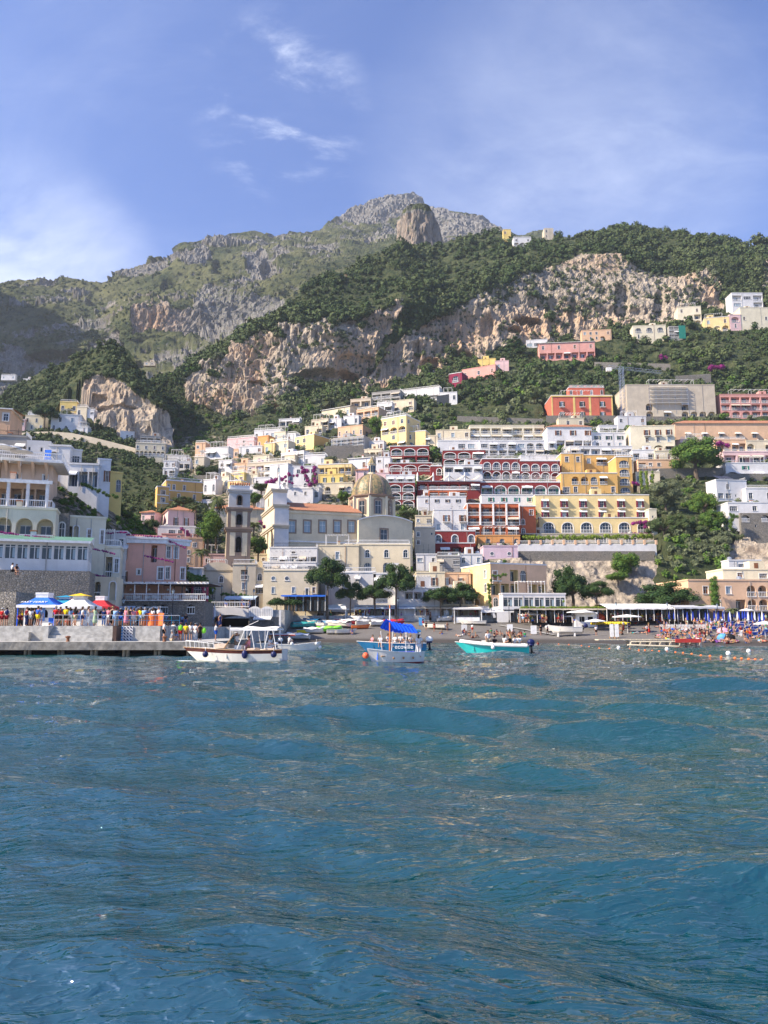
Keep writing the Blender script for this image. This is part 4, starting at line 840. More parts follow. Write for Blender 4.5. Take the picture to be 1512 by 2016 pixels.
def baymesh(ch, w, h, sh, tr, rl, at, near, va=0):
 key = (ch, w, h, sh, tr, rl, at, near, va)
 if key in BAYM: return BAYM[key]
 mb = MB(); fm = 'trim'; name = 'window'; gm = ('glass', 'lightglass', 'brown', 'interior')[va]
 if ch in 'wsSvngoG':
  kind = 'a' if ch == 'v' else 'o' if ch == 'o' else 'r'
  if ch == 'G':
   pane(mb, w, h, 'r', .10, 'glass', fm, 0, .05); mb.box(-.04, .04, .02, .09, 0, h, fm); mb.box(-w/2, w/2, .03, .09, h*.80, h*.80+.05, fm); mb.box(w*.22, w*.46, .085, .098, .1, h*.75, 'lightglass')
  else:
   if ch in 's' and sh == 'white': mb.poly([(a, .12, b) for a, b in contour(w, h, 'r')], 'lightglass'); mb.box(-.03, .03, .08, .118, 0, h, fm)
   else: pane(mb, w, h, kind, .14, gm, fm, 1 if ch != 'n' else 0)
   if ch == 'g': mb.box(-w*.27, -w*.23, .09, .13, 0, h, fm); mb.box(w*.23, w*.27, .09, .13, 0, h, fm)
   if ch != 'n' or near > 1: ring(mb, w, h, kind, .16 if near > 1 else .10, -.04, 0, tr); mb.box(-w/2-.15, w/2+.15, -.10, 0, -.10, 0, tr)
  if ch in 'sS' and sh and sh != 'white':
   for s_ in (-1, 1): mb.box(s_*w*.76-w*.23, s_*w*.76+w*.23, -.075, -.005, 0, h, sh)
  name = 'shuttered_window' if ch in 'sS' else 'window'
 elif ch in 'dD':
  pane(mb, w, h, 'r', .16, gm, fm, 1); ring(mb, w, h, 'r', .13, -.04, 0, tr)
  if ch == 'D':
   for s_ in (-1, 1): mb.box(s_*w*.78-w*.24, s_*w*.78+w*.24, -.08, -.005, 0, h, sh or 'brown')
  name = 'balcony_door'
 elif ch in 'aAlpVW':
  kind = 'a' if ch in 'aAV' else 'r'; d = 1.3
  if ch == 'V': pane(mb, w, h, kind, .22, 'glass', fm, 1); mb.box(-w*.3, -w*.26, .17, .21, 0, h*.8, fm); mb.box(w*.26, w*.3, .17, .21, 0, h*.8, fm); name = 'arched_window'
  elif ch == 'W': pane(mb, w*.7, h*.8, 'r', .12, 'glass', fm, 1); name = 'window';
  elif ch == 'A': pass
  else:
   dw = min(1.7, w*.62); dh = min(2.15, h*.86)
   for s_ in (-1, 1):
    mb.box(s_*dw*.25-dw*.23, s_*dw*.25+dw*.23, d-.07, d-.01, .02, dh, 'glass' if va == 0 or s_ > 0 else gm)
    if sh and ch != 'p': mb.box(s_*dw*.74-dw*.22, s_*dw*.74+dw*.22, d-.10, d-.015, .02, dh, sh)
   mb.box(-dw*.52, dw*.52, d-.09, d-.02, dh, dh+.09, fm); mb.box(-.03, .03, d-.09, d-.02, 0, dh, fm)
   name = 'loggia'
  if at and kind == 'a': ring(mb, w, h, 'a', .22, -.07, 0, 'trim')
  elif ch == 'A': ring(mb, w, h, 'a', .14, -.05, 0, tr)
  if ch in 'alVA' and not (ch in 'VA' and w < 1.6): rail(mb, -w/2, w/2, -.05, 0, .95, rl)
  if ch == 'A': name = 'arched_recess'
 BAYM[key] = [(name, mb.mesh(name))] if near < 1 else splitmb(name, mb)
 return BAYM[key]
def splitmb(name, mb):
 # the opening's pane (or door) is the part; its frame and its shutters are sub-parts
 gl = ('glass', 'lightglass', 'interior'); main = {}; out = []
 for f_, m_ in zip(mb.f, mb.m):
  mt = mb.mats[m_]; k = 0 if mt in gl else 'railing' if mt == 'iron' else 'frame' if mt == 'trim' else 'shutter'; main.setdefault(k, []).append((f_, mt))
 ks = sorted(main, key=lambda k: str(k))
 for k in ks:
  q = MB()
  for f_, mt in main[k]: q.poly([mb.v[i] for i in f_], mt)
  nm = name if k == ks[0] else (k if k else 'pane'); out.append((nm, q.mesh(nm)))
 return out
BAL = {}
def balmesh(w, d, rl):
 k = (w, d, rl)
 if k not in BAL:
  mb = MB(); mb.box(-w/2, w/2, -d, -.003, -.16, 0, 'trim'); rail(mb, -w/2+.05, w/2-.05, -d+.06, 0, .95, rl); rail(mb, -w/2+.05, -w/2+.05, -.06, 0, .95, rl, -d+.06); rail(mb, w/2-.05, w/2-.05, -.06, 0, .95, rl, -d+.06)
  for s_ in (-1, 1): mb.poly([(s_*w*.35, -d*.9, -.16), (s_*w*.35, -.01, -.16), (s_*w*.35, -.01, -.6)], 'trim')
  BAL[k] = mb.mesh('balcony')
 return BAL[k]
AWN = {}
def awnmesh(w, d, mt):
 k = (w, d, mt)
 if k not in AWN:
  mb = MB(); mb.poly([(-w/2, -.01, 0), (w/2, -.01, 0), (w/2, -d, -.55), (-w/2, -d, -.55)], mt); mb.poly([(-w/2, -d, -.55), (w/2, -d, -.55), (w/2, -d, -.78), (-w/2, -d, -.78)], mt)
  for s_ in (-1, 1): mb.poly([(s_*w/2, -.01, 0), (s_*w/2, -d, -.55), (s_*w/2, -.01, -.5)], mt)
  AWN[k] = mb.mesh('awning')
 return AWN[k]
def do_face(hd, root, mb, T, Wd, Ht, rows, wall, inner, rng, floor0=0):
 rows = [r for r in rows.split('/')]; n = len(rows); ops = []; bays = []
 par = .55 if hd.get('roof', 'f') == 'f' else .3
 par = min(par, Ht*.15); fh = hd.get('hw'); zt = Ht-par; zz = zt
 for ri, row in enumerate(rows):
  sh_ = (fh[ri] if fh and ri < len(fh) else 1/n)*(Ht-par); z0 = zz-sh_; zz = z0; c = len(row)
  if c == 0: continue
  bw = Wd/c
  for i, ch in enumerate(row):
   if ch == '.': continue
   u = bw*(i+.5); hh = sh_; q = None
   if ch in 'wsS': w, h, z = min(1.25, bw*.46), min(1.9, hh*.56), hh*.26; k, d = 'r', .18
   elif ch == 'W': w, h, z = min(1.8, bw*.7), min(1.9, hh*.62), hh*.12; k, d = 'r', .18
   elif ch == 'v': w, h, z = min(1.05, bw*.5), min(2.2, hh*.62), hh*.22; k, d = 'a', .2
   elif ch == 'n': w, h, z = min(.5, bw*.4), min(.7, hh*.3), hh*.45; k, d = 'r', .18
   elif ch == 'o': w, h, z = min(1.0, bw*.6), min(.75, hh*.4), hh*.4; k, d = 'o', .2
   elif ch == 'g': w, h, z = bw*.72, min(1.7, hh*.55), hh*.24; k, d = 'r', .18
   elif ch == 'G': w, h, z = bw*.86, hh*.80, hh*.10; k, d = 'r', .14
   elif ch in 'dD': w, h, z = min(1.15, bw*.42), min(2.3, hh*.68), .06; k, d = 'r', .2
   elif ch in 'aA': w, h, z = min(bw*.80, 4.2), min(hh*.84, 3.6), .06; k, d = 'a', (1.4 if ch == 'a' else .5)
   elif ch == 'V': w, h, z = min(bw*.72, 3.2), min(hh*.80, 3.2), .06; k, d = 'a', .26
   elif ch in 'lp': w, h, z = bw*.86, min(hh*.80, 3.2), .06; k, d = 'r', 1.4
   else: continue
   w, h = q1(w), q1(h); w = min(w, bw-.12); h = min(h, hh-.12-z*0); z = max(.04, min(z, hh-h-.08))
   if near_flag(hd) and ch in 'wsSD': w, h = q1(min(1.2, bw*.5)), q1(min(1.8, hh*.55)); w = min(w, bw*.8)
   ops.append((u, z0+z, w, h, k, d)); bays.append((ch, u, z0+z, w, h, bw, hh, i))
 facade(mb, T, Wd, Ht, ops, wall, inner)
 for (ch, u, z, w, h, bw, hh, i) in bays:
  bm_ = baymesh(ch, w, h, hd.get('sh'), 'trim', hd.get('rail', 'w'), hd.get('at', 0), (2 if near_flag(hd) else 1 if hd['D'] < 235 and w*h > 1 else 0), rng.choice((0, 0, 0, 1, 3, 2 if ch in 'wsd' else 0)))
  if ch in 'lapd' and rng.random() < .22 and not hd.get('hood') and hd['col'] != 'stone': link('awning', awnmesh(q1(w*.95, .3), .9, rng.choice(('cloth_white', 'awning_beige', 'cloth_white'))), root, T @ Matrix.Translation((u, 0, z+h+.05)))
  o = link(*bm_[0], root, T @ Matrix.Translation((u, 0, z)))
  for nm, me in bm_[1:]: link(nm, me, o)
  if ch in 'dD': link('balcony', balmesh(q1(min(w*2.1, bw*.92)), .9, 'd'), root, T @ Matrix.Translation((u, 0, z-.02)))
  if ch == 'D' and hd.get('hood'): link('hood', awnmesh(q1(w*1.9), .9, 'trim'), root, T @ Matrix.Translation((u, 0, z+h+.45)))
  if ch == 'W': link('awning', awnmesh(q1(w*1.15), 1.2, 'cloth_white'), root, T @ Matrix.Translation((u, 0, z+h+.25)))
def near_flag(hd): return 1 if hd.get('near') else 0
def house(hd):
 rng = random.Random(hd['label']); w, h, dep = hd['w'], hd['h'], hd['dep']; col = hd['col']; lab = hd['label']; hl = lab
 for sp in (' under', ' over ', ' below', ' beside', ' left of', ' right of', ' behind', ' in front', ' between', ' on ', ' above', ' at '): hl = hl.split(sp)[0]
 kind = hd.get('kindname') or ('hotel' if 'hotel' in hl else 'villa' if 'villa' in hl else 'palace' if ('palace' in hl or 'palazzo' in hl) else 'stone_wall' if ('wall' in hl and (col == 'stone' or 'terrace wall' in hl)) else 'restaurant' if 'restaurant' in hl else 'house')
 root = thing(kind, lab, kind.replace('_', ' '), hd['A'], hd['rz']); inner = col if col not in ('red', 'brick', 'stone', 'maroon') else ('white' if col == 'red' and hd.get('at') and 'gallery' in lab else col)
 if col == 'stone': inner = 'dark'
 mb = MB(); f = hd.get('fd', 5.0)
 cF = hd.get('colF', col)
 T0 = Matrix.Identity(4); TR = Matrix.Translation((w, 0, 0)) @ Matrix.Rotation(math.pi/2, 4, 'Z'); TL = Matrix.Translation((0, dep, 0)) @ Matrix.Rotation(-math.pi/2, 4, 'Z')
 do_face(hd, root, mb, T0, w, h, hd['rows'], cF, inner, rng)
 do_face(hd, root, mb, TR, dep, h, hd.get('R', ''), hd.get('colR', col), inner, rng)
 do_face(hd, root, mb, TL, dep, h, hd.get('L', ''), col, inner, rng)
 mb.poly([(0, dep, 0), (0, dep, h), (w, dep, h), (w, dep, 0)], col)
 for a, b in (((0, 0), (w, 0)), ((w, 0), (w, dep)), ((w, dep), (0, dep)), ((0, dep), (0, 0))): mb.poly([(*a, -f), (*b, -f), (*b, 0), (*a, 0)], col)
 roof = hd.get('roof', 'f')
 if roof in 'fn' or roof == 'g': mb.poly([(0, 0, h-.02), (w, 0, h-.02), (w, dep, h-.02), (0, dep, h-.02)], 'concrete' if roof != 'n' or col != 'stone' else 'stone')
 mb.build('wall', root)
 if roof == 'f':
  r_ = MB(); e = .10
  for (x0, x1, y0, y1) in ((-e, w+e, -e, .25), (-e, w+e, dep-.25, dep+e), (-e, .25, .25, dep-.25), (w-.25, w+e, .25, dep-.25)): r_.box(x0, x1, y0, y1, h, h+.28, col if col not in ('red', 'brick', 'maroon', 'coral', 'ochre', 'yellow2') else 'white')
  r_.build('parapet', root)
 elif roof in 'tp':
  r_ = MB(); e = .4; rh = min(w, dep)*.22
  if roof == 't':
   g = min(w, dep)/2; a = [(-e, -e), (w+e, -e), (w+e, dep+e), (-e, dep+e)]; r1, r2 = (g, dep/2), (w-g, dep/2)
   if w < dep: r1, r2 = (w/2, g), (w/2, dep-g)
   z = h+.01; ap = [(r1[0], r1[1], z+rh), (r2[0], r2[1], z+rh)]
   if w >= dep: fs = ([(*a[0], z), (*a[1], z), ap[1], ap[0]], [(*a[1], z), (*a[2], z), ap[1]], [(*a[2], z), (*a[3], z), ap[0], ap[1]], [(*a[3], z), (*a[0], z), ap[0]])
   else: fs = ([(*a[0], z), (*a[1], z), ap[0]], [(*a[1], z), (*a[2], z), ap[1], ap[0]], [(*a[2], z), (*a[3], z), ap[1]], [(*a[3], z), (*a[0], z), ap[0], ap[1]])
   for q in fs: r_.poly(q, 'tile')
   r_.poly([(*p_, z-.12) for p_ in reversed(a)], 'trim')
   for i in range(4): p_, q_ = a[i], a[(i+1) % 4]; r_.poly([(*p_, z-.12), (*q_, z-.12), (*q_, z), (*p_, z)], 'terracotta')
  else:
   z = h; r_.poly([(-e, -e, z+.1), (w+e, -e, z+.1), (w+e, dep+e, z+.1+rh), (-e, dep+e, z+.1+rh)], 'tile'); r_.poly([(-e, -e, z-.08), (w+e, -e, z-.08), (w+e, -e, z+.1), (-e, -e, z+.1)], 'trim')
   r_.poly([(-e, -e, z-.02), (-e, dep+e, z-.02), (w+e, dep+e, z-.02), (w+e, -e, z-.02)], 'trim')
   for x_ in (0, w): r_.poly([(x_, 0, z-.02), (x_, dep, z-.02), (x_, dep, z+.05+rh), (x_, 0, z+.05)], col)
   r_.poly([(0, dep, z-.02), (0, dep, z+rh), (w, dep, z+rh), (w, dep, z-.02)], col)
  r_.build('roof', root)
 elif roof == 'g':
  r_ = MB(); r_.poly([(-.3, -.9, h), (w+.3, -.9, h), (w+.3, dep*.7, h+1.0), (-.3, dep*.7, h+1.0)], 'roofgreen'); r_.box(-.3, w+.3, -.95, -.85, h-.25, h+.02, 'trim'); r_.poly([(-.3, -.9, h-.03), (-.3, dep, h-.03), (w+.3, dep, h-.03), (w+.3, -.9, h-.03)], 'trim')
  r_.poly([(w+.3, -.9, h), (w+.3, dep*.7, h), (w+.3, dep*.7, h+1)], 'trim'); r_.build('roof', root)
 nc = hd.get('chim', 1 if (roof in 'tp' or rng.random() < .3) and w > 6 else 0)
 for i in range(nc):
  c = MB(); x_ = w*(i+.6)/(nc+.2); z0 = h+(.05 if roof != 't' else .3); c.box(x_-.3, x_+.3, dep*.45, dep*.45+.6, h-.01, z0+1.3, col); c.box(x_-.38, x_+.38, dep*.45-.08, dep*.45+.68, z0+1.3, z0+1.45, 'terracotta'); c.build('chimney', root)
 if w > 3 and col not in ('stone',) and not hd.get('pergola'):
  for i in range(rng.choice((0, 1, 1, 2))):
   b = MB(); x_ = rng.uniform(.03, .97)*w; b.bar((x_, -.09, -.5), (x_, -.09, h-.1), .045, rng.choice(('grey', 'concrete', 'brown')), 5); b.build('drainpipe', root)
 if roof == 'f' and w > 3.5 and hd['D'] > 100:
  k_ = rng.random()
  if k_ < .38: b = MB(); rail(b, .2, w-.2, .1, h+.28, .8, rng.choice('wwd')); rail(b, w-.15, w-.15, .2, h+.28, .8, 'w', min(dep-.2, 4)); b.build('roof_railing', root)
  if .25 < k_ < .55:
   b = MB(); x0, x1 = w*rng.uniform(.05, .3), w*rng.uniform(.6, .95); z1 = h+2.5
   for xx in (x0, (x0+x1)/2, x1): b.bar((xx, .5, h), (xx, .5, z1), .06, 'trim', 4); b.bar((xx, 3, h), (xx, 3, z1), .06, 'trim', 4)
   for j in range(9): xx = x0+(x1-x0)*j/8; b.box(xx-.05, xx+.05, .2, 3.3, z1, z1+.08, 'trim')
   b.box(x0, x1, .4, .5, z1-.1, z1, 'trim'); b.build('roof_pergola', root)
  if .5 < k_ < .8: b = MB(); x0 = w*rng.uniform(.1, .6); ww = min(3, w*.35); b.box(x0, x0+ww, 1.5, min(dep-.3, 4), h-.02, h+rng.uniform(1.6, 2.4), col if col != 'red' else 'white'); b.box(x0+ww*.3, x0+ww*.3+.8, 1.46, 1.5, h+.28, h+1.5, 'brown'); b.build('roof_hut', root)
  for j in range(rng.choice((0, 1, 2))): b = MB(); x_ = w*rng.uniform(.1, .9); b.bar((x_, 2, h), (x_, 2, h+rng.uniform(1.5, 2.8)), .035, 'iron', 4); b.box(x_-.35, x_+.35, 1.98, 2.02, h+1.3, h+1.36, 'iron'); b.build('aerial', root)
  if rng.random() < .4: b = MB(); x_ = w*rng.uniform(.15, .85); b.box(x_-.45, x_+.45, -.32, -.01, h*.55, h*.55+.6, 'trim') if 0 else b.lathe([(.5, 0), (.55, .9), (.3, 1.1)], rng.choice(('concrete', 'steel')), 10, (x_, min(3.5, dep*.6), h)); b.build('water_tank', root)
 if hd.get('band'):
  for i in range(1, len(hd['rows'].split('/'))+0):
   b = MB(); z_ = h*i/len(hd['rows'].split('/')); b.box(-.06, w+.06, -.07, -.004, z_-.12, z_+.12, 'trim'); b.build('string_course', root)
 if hd.get('cornice'):
  b = MB(); b.box(-.3, w+.3, -.35, -.004, h-.9, h-.3, 'trim'); b.box(-.4, w+.4, -.5, -.004, h-.3, h, 'trim'); b.build('cornice', root)
  for i in range(int(w/1.1)):
   pass
 if hd.get('quoin'):
  b = MB()
  for x_ in (0, w*.37, w*.63, w): b.box(max(-.1, x_-.45), min(w+.1, x_+.45), -.06, -.004, 0, h, 'yellow')
  b.box(-.15, w+.15, -.25, -.004, h-.5, h-.05, 'yellow'); b.build('pilasters', root)
 if hd.get('pil'):
  n_ = len(hd['rows'].split('/')[0])
  for i in range(n_+1):
   b = MB(); x_ = w*i/n_; b.box(max(-.05, x_-.22), min(w+.05, x_+.22), -.35, -.004, h/3, h, 'trim'); b.build('column', root)
 if hd.get('dome'):
  b = MB(); r0 = min(w, dep)*.45; hh = r0*.7 if hd['dome'] == 1 else r0*.22; b.lathe([(r0*math.cos(t*math.pi/12), hh*math.sin(t*math.pi/12)) for t in range(7)], 'white', 18, (w*.3 if hd['dome'] == 2 else w/2, dep/2, h)); b.build('dome', root, True)
 if hd.get('vault'):
  b = MB(); K = 10; q = [(w/2-w*.5*math.cos(math.pi*i/K), h+1.9*math.sin(math.pi*i/K)) for i in range(K+1)]
  for i in range(K): b.poly([(q[i][0], -.1, q[i][1]), (q[i+1][0], -.1, q[i+1][1]), (q[i+1][0], dep, q[i+1][1]), (q[i][0], dep, q[i][1])], 'white')
  b.poly([(x_, -.1, z_) for x_, z_ in q], col); b.build('vaulted_roof', root)
 if hd.get('scaf'):
  x0, x1 = (w*.25, w*.68) if 'stone' in hd else (-.2, w+.2); b = MB(); nz = 4; y_ = -1.2; zt = h*.92; zb = h*.45 if 'stone' in hd else 0
  for i in range(7):
   x_ = x0+(x1-x0)*i/6; b.bar((x_, y_, zb-2), (x_, y_, zt), .06, 'steel', 4); b.bar((x_, -.1, zb), (x_, -.1, zt), .05, 'steel', 4)
  for j in range(nz+1):
   z_ = zb+(zt-zb)*j/nz; b.box(x0, x1, y_, -.15, z_-.05, z_+.03, 'trim'); b.bar((x0, y_, z_+1), (x1, y_, z_+1), .05, 'steel', 4)
  tag(b.build('scaffolding', None, mat=root.matrix_basis.copy() if False else Matrix.Translation(hd['A']) @ Matrix.Rotation(hd['rz'], 4, 'Z')), 'metal scaffolding standing against the '+('bare stone hotel' if 'stone' in hd else 'grey house on the hill'), 'scaffolding')
 if hd.get('net'):
  b = MB(); b.box(w*.62, w+.6, -.9, -.75, -.5, h, 'tarp_green'); b.build('netting', root)
 if hd.get('solar'):
  for i in range(2):
   b = MB(); b.box(0, 2.2, 0, 3.4, 0, .1, 'solar'); b.box(-.06, 2.26, -.06, 0, -.02, .14, 'trim'); b.build('solar_panel', root, mat=Matrix.Translation((1.2+i*2.6, .3, h+.5)) @ Matrix.Rotation(R_(25), 4, 'X'))
 if hd.get('bal'):
  b = MB(); rail(b, 0, w, .15, h, .95, 'w'); b.build('balustrade', root)
  for i in range(13):
   b = MB(); x_ = w*i/12; b.box(x_-.25, x_+.25, -.1, .4, h, h+1.15, 'peach'); b.build('pier_post', root)
 if hd.get('sail'):
  for i in range(4):
   b = MB(); x0, x1 = w*i/4+.2, w*(i+1)/4-.2; K = 8
   for j in range(K):
    t0, t1 = j/K, (j+1)/K; z_ = lambda t: h+2.2-1.5*abs(math.sin(math.pi*(t+.0)))*.8+.8*t*0
    b.poly([(x0+(x1-x0)*t0, -1, z_(t0)-.6), (x0+(x1-x0)*t1, -1, z_(t1)-.6), (x0+(x1-x0)*t1, 4.5, z_(t1)+.6), (x0+(x1-x0)*t0, 4.5, z_(t0)+.6)], 'awning_beige')
   b.build('sail_awning', root); b = MB(); b.lathe([(.35, 0), (.30, 1.8), (.2, 2.4), (.02, 2.9)], 'trim', 8, (x0-.2, -.6, h)); b.build('post', root)
 if hd.get('brackets'):
  for i in range(6):
   b = MB(); x_ = w*(i+.6)/6; K = 6; pts = [(-.004, h*.35)]+[(-1.9*(1-math.cos(math.pi/2*j/K)) if 0 else -1.9*(j/K)**2, h*.35+(h*.6)*(1-(1-j/K)**1)) for j in range(1, K+1)]+[(-.004, h*.95)]
   for s_ in (-.18, .18): b.poly([(x_+s_, a, z_) for a, z_ in (pts if s_ < 0 else pts[::-1])], 'apricot')
   for j in range(len(pts)-1): (a, z1), (c, z2) = pts[j], pts[j+1]; b.poly([(x_-.18, a, z1), (x_+.18, a, z1), (x_+.18, c, z2), (x_-.18, c, z2)], 'apricot')
   b.build('bracket', root)
  b = MB(); b.box(-.5, w+1.6, -2.1, dep, h*.95, h*.95+.28, 'trim'); rail(b, -.4, w+1.5, -2.0, h*.95+.28, 1.0, 'w'); rail(b, w+1.5, w+1.5, -2.0, h*.95+.28, 1.0, 'w', dep-.2); b.build('terrace', root)
 if hd.get('pergola'):
  b = MB(); b.box(-.2, w+1.0, -3.2, 0, -.25, 0, 'trim'); b.build('terrace_floor', root)
  b = MB(); rail(b, 0, w+1, -3.1, 0, .9, 'w'); rail(b, w+1, w+1, -3.1, 0, .9, 'w', -.1); b.build('railing', root)
  b = MB(); b.poly([(-.2, .1, h+.05), (w+.8, .1, h+.05), (w+.8, -3.2, h-.35), (-.2, -3.2, h-.35)], 'trim'); b.poly([(-.2, .1, h-.05), (-.2, -3.2, h-.45), (w+.8, -3.2, h-.45), (w+.8, .1, h-.05)], 'awning_beige'); b.box(-.2, w+.9, -3.35, -3.2, h-.75, h-.30, 'trim'); b.build('canopy', root)
  for i in range(5): b = MB(); x_ = w*i/4+.3; b.bar((x_, -3.0, 0), (x_, -3.0, h-.7), .22, 'trim', 10); b.build('column', root)
 return root
HR = [house(h) for h in HS]
# ---------------------------------------------------------------- church with its tiled dome, and the bell tower
plaster('brownstone', (.27, .20, .155))
m, t, p = newmat('dometile'); v = mapped(t, (1, 1, 1))
ck = N(t, 'ShaderNodeTexVoronoi'); ck.inputs['Scale'].default_value = 2.2; L(t, v, ck.inputs['Vector']); hs = N(t, 'ShaderNodeSeparateColor'); L(t, ck.outputs['Color'], hs.inputs[0])
cc = mixc(t, hs.outputs[0], (.22, .18, .08), (.36, .25, .11)); cc = mixc(t, ramp(hs.outputs[1], .7, .75, t), cc, (.13, .14, .07)); L(t, cc, p.inputs['Base Color']); p.inputs['Roughness'].default_value = .5; bump(t, p, ck.outputs[0], .3, .1)
class Frame:
 def __init__(s, px, py, Y, a): s.A = PV(px, py, Y); s.c, s.s = math.cos(R_(a)), math.sin(R_(a)); s.a = R_(a)
 def loc(s, px, py, d=0):
  x, y, z = P(px, py, 1); rz = z-CH; t = (d-s.s*s.A.x+s.c*s.A.y)/(s.c-s.s*x)
  return ((t*x-s.A.x)*s.c+(t-s.A.y)*s.s, d, CH+t*rz-s.A.z)
def church():
 fr = Frame(567, 1080, 176, 18); root = thing('church', 'cream church with a majolica tiled dome and red tiled nave roof above the beach', 'church', fr.A, fr.a)
 xR = fr.loc(712, 1050)[0]; h = fr.loc(567, 1003)[2]; dp = 16
 hd = dict(roof='x', rail='n')
 # nave
 mb = MB(); ops = []
 for px in (575, 605, 635, 664, 692):
  u = fr.loc(px, 1030)[0]; ops.append((u, fr.loc(px, 1048)[2], 1.5, 2.7, 'r', .25))
 facade(mb, Matrix.Identity(4), xR, h, [o for o in ops if o[0]+.8 < xR], 'church', 'church'); mb.box(0, xR, 0.3, dp, -8, -.01, 'church'); mb.poly([(0, dp, -1), (0, dp, h), (xR, dp, h), (xR, dp, -1)], 'church'); mb.poly([(0, 0, -.01), (0, 0, -8), (xR, 0, -8), (xR, 0, -.01)], 'church')
 mb.poly([(0, dp, -1), (0, 0, -1), (0, 0, h), (0, dp/2, h+3), (0, dp, h)], 'church'); mb.build('nave_wall', root)
 for (u, z, w, hh, k, d) in ops:
  b = MB(); pane(b, w, hh, 'r', .2, 'lightglass', 'trim', 1); ring(b, w, hh, 'r', .30, -.08, 0, 'brownstone'); b.box(-w/2-.3, w/2+.3, -.1, 0, -.28, 0, 'brownstone'); b.build('window', root, mat=Matrix.Translation((u, 0, z)))
 b = MB(); rh = 3.0; b.poly([(-.2, -.5, h), (xR, -.5, h), (xR, dp/2, h+rh), (-.2, dp/2, h+rh)], 'tile'); b.poly([(-.2, dp/2, h+rh), (xR, dp/2, h+rh), (xR, dp+.5, h), (-.2, dp+.5, h)], 'tile'); b.poly([(-.2, -.5, h-.15), (xR, -.5, h-.15), (xR, -.5, h), (-.2, -.5, h)], 'terracotta'); b.poly([(-.2, -.5, h-.15), (-.2, dp, h-.15), (xR, dp, h-.15), (xR, -.5, h-.15)], 'trim'); b.build('nave_roof', root)
 b = MB(); b.box(0, xR, -.25, -.004, h-.75, h-.2, 'cream'); b.box(0, xR, -.12, -.004, 1.6, 1.9, 'trim'); b.build('cornice', root)
 # front screen (lit, faces the left)
 x0 = -3.4; zt = fr.loc(555, 962, 0)[2]; b = MB(); W_ = dp+1; TL = Matrix.Translation((x0, W_-.5, 0)) @ Matrix.Rotation(-math.pi/2, 4, 'Z')
 facade(b, TL, W_, zt*.70, [(W_*.2, 2, 1.4, 3, 'a', .3), (W_*.5, .5, 2.2, 4.2, 'a', .3), (W_*.8, 2, 1.4, 3, 'a', .3)], 'cream', 'beige'); facade(b, TL @ Matrix.Translation((3, 0, zt*.70)), W_-6, zt*.30, [((W_-6)/2, 1.0, 1.8, 2.2, 'a', .3)], 'cream', 'beige')
 b.poly([(x0, -.5, 0), (0, -.5, 0), (0, -.5, zt*.7), (x0, -.5, zt*.7)], 'white'); b.poly([(x0, -.5, zt*.7), (0, -.5, zt*.7), (0, W_-.5, zt*.7), (x0, W_-.5, zt*.7)], 'white'); b.poly([(x0, 2.5, zt*.7), (0, 2.5, zt*.7), (0, 2.5, zt), (x0, 2.5, zt)], 'white'); b.poly([(x0, 2.5, zt), (0, 2.5, zt), (0, W_-3.5, zt), (x0, W_-3.5, zt)], 'white'); b.poly([(0, 2.5, zt*.6), (0, W_-3.5, zt*.6), (0, W_-3.5, zt), (0, 2.5, zt)], 'white'); b.box(x0, 0, -.5, W_-.5, -8, 0, 'cream'); b.build('front', root)
 for zz in (zt*.36, zt*.70, zt):
  b = MB(); y0, y1 = (-.9, W_-.1) if zz < zt*.9 else (2.1, W_-3.1); b.box(x0-.45, .1, y0, y1, zz-.05, zz+.35, 'beige'); b.box(x0-.25, .06, y0+.2, y1-.2, zz-.45, zz-.05, 'beige'); b.build('cornice', root)
 b = MB(); yc = W_/2-.5; b.poly([(x0-.2, 3, zt+.35), (x0-.2, yc, zt+2.6), (x0-.2, W_-4, zt+.35)], 'cream'); b.poly([(-.3, 3, zt+.35), (x0-.2, 3, zt+.35), (x0-.2, yc, zt+2.6), (-.3, yc, zt+2.6)], 'white'); b.poly([(-.3, 3, zt+.35), (-.3, W_-4, zt+.35), (-.3, yc, zt+2.6)], 'white'); b.poly([(-.3, yc, zt+2.6), (x0-.2, yc, zt+2.6), (x0-.2, W_-4, zt+.35), (-.3, W_-4, zt+.35)], 'white'); b.build('gable', root)
 b = MB(); b.lathe([(.6, 0), (.5, .6), (.28, 1.0), (.35, 2.0), (.22, 3.0), (.26, 3.3), (.05, 3.8)], 'white', 8, (x0+1.6, 3.2, zt+.3)); b.build('statue', root)
 # transept and crossing
 t0, t1 = fr.loc(706, 1050, -1.5)[0], fr.loc(812, 1050, -1.5)[0]; th = fr.loc(720, 1024, -1.5)[2]; b = MB()
 u1 = fr.loc(756, 1030, -1.5)[0]-t0; facade(b, Matrix.Translation((t0, -1.5, 0)), t1-t0, th, [(u1, th-5.0, 1.7, 3.0, 'r', .3)], 'church', 'church'); TL = Matrix.Translation((t0, dp, 0)) @ Matrix.Rotation(-math.pi/2, 4, 'Z')
 b.poly([(t0, dp, 0), (t0, -1.5, 0), (t0, -1.5, th), (t0, dp, th)], 'church'); b.poly([(t1, -1.5, 0), (t1, dp, 0), (t1, dp, th), (t1, -1.5, th)], 'church'); b.poly([(t0, -1.5, th), (t1, -1.5, th), (t1, dp, th), (t0, dp, th)], 'concrete'); b.box(t0, t1, -1.5, dp, -8, -.01, 'church')
 K = 12; q = [(t0+(t1-t0)*i/K, th+.01+1.3*math.sin(math.pi*i/K)**.8) for i in range(K+1)]; b.poly([(x, -1.4, z) for x, z in q], 'church'); b.build('transept', root)
 b = MB()
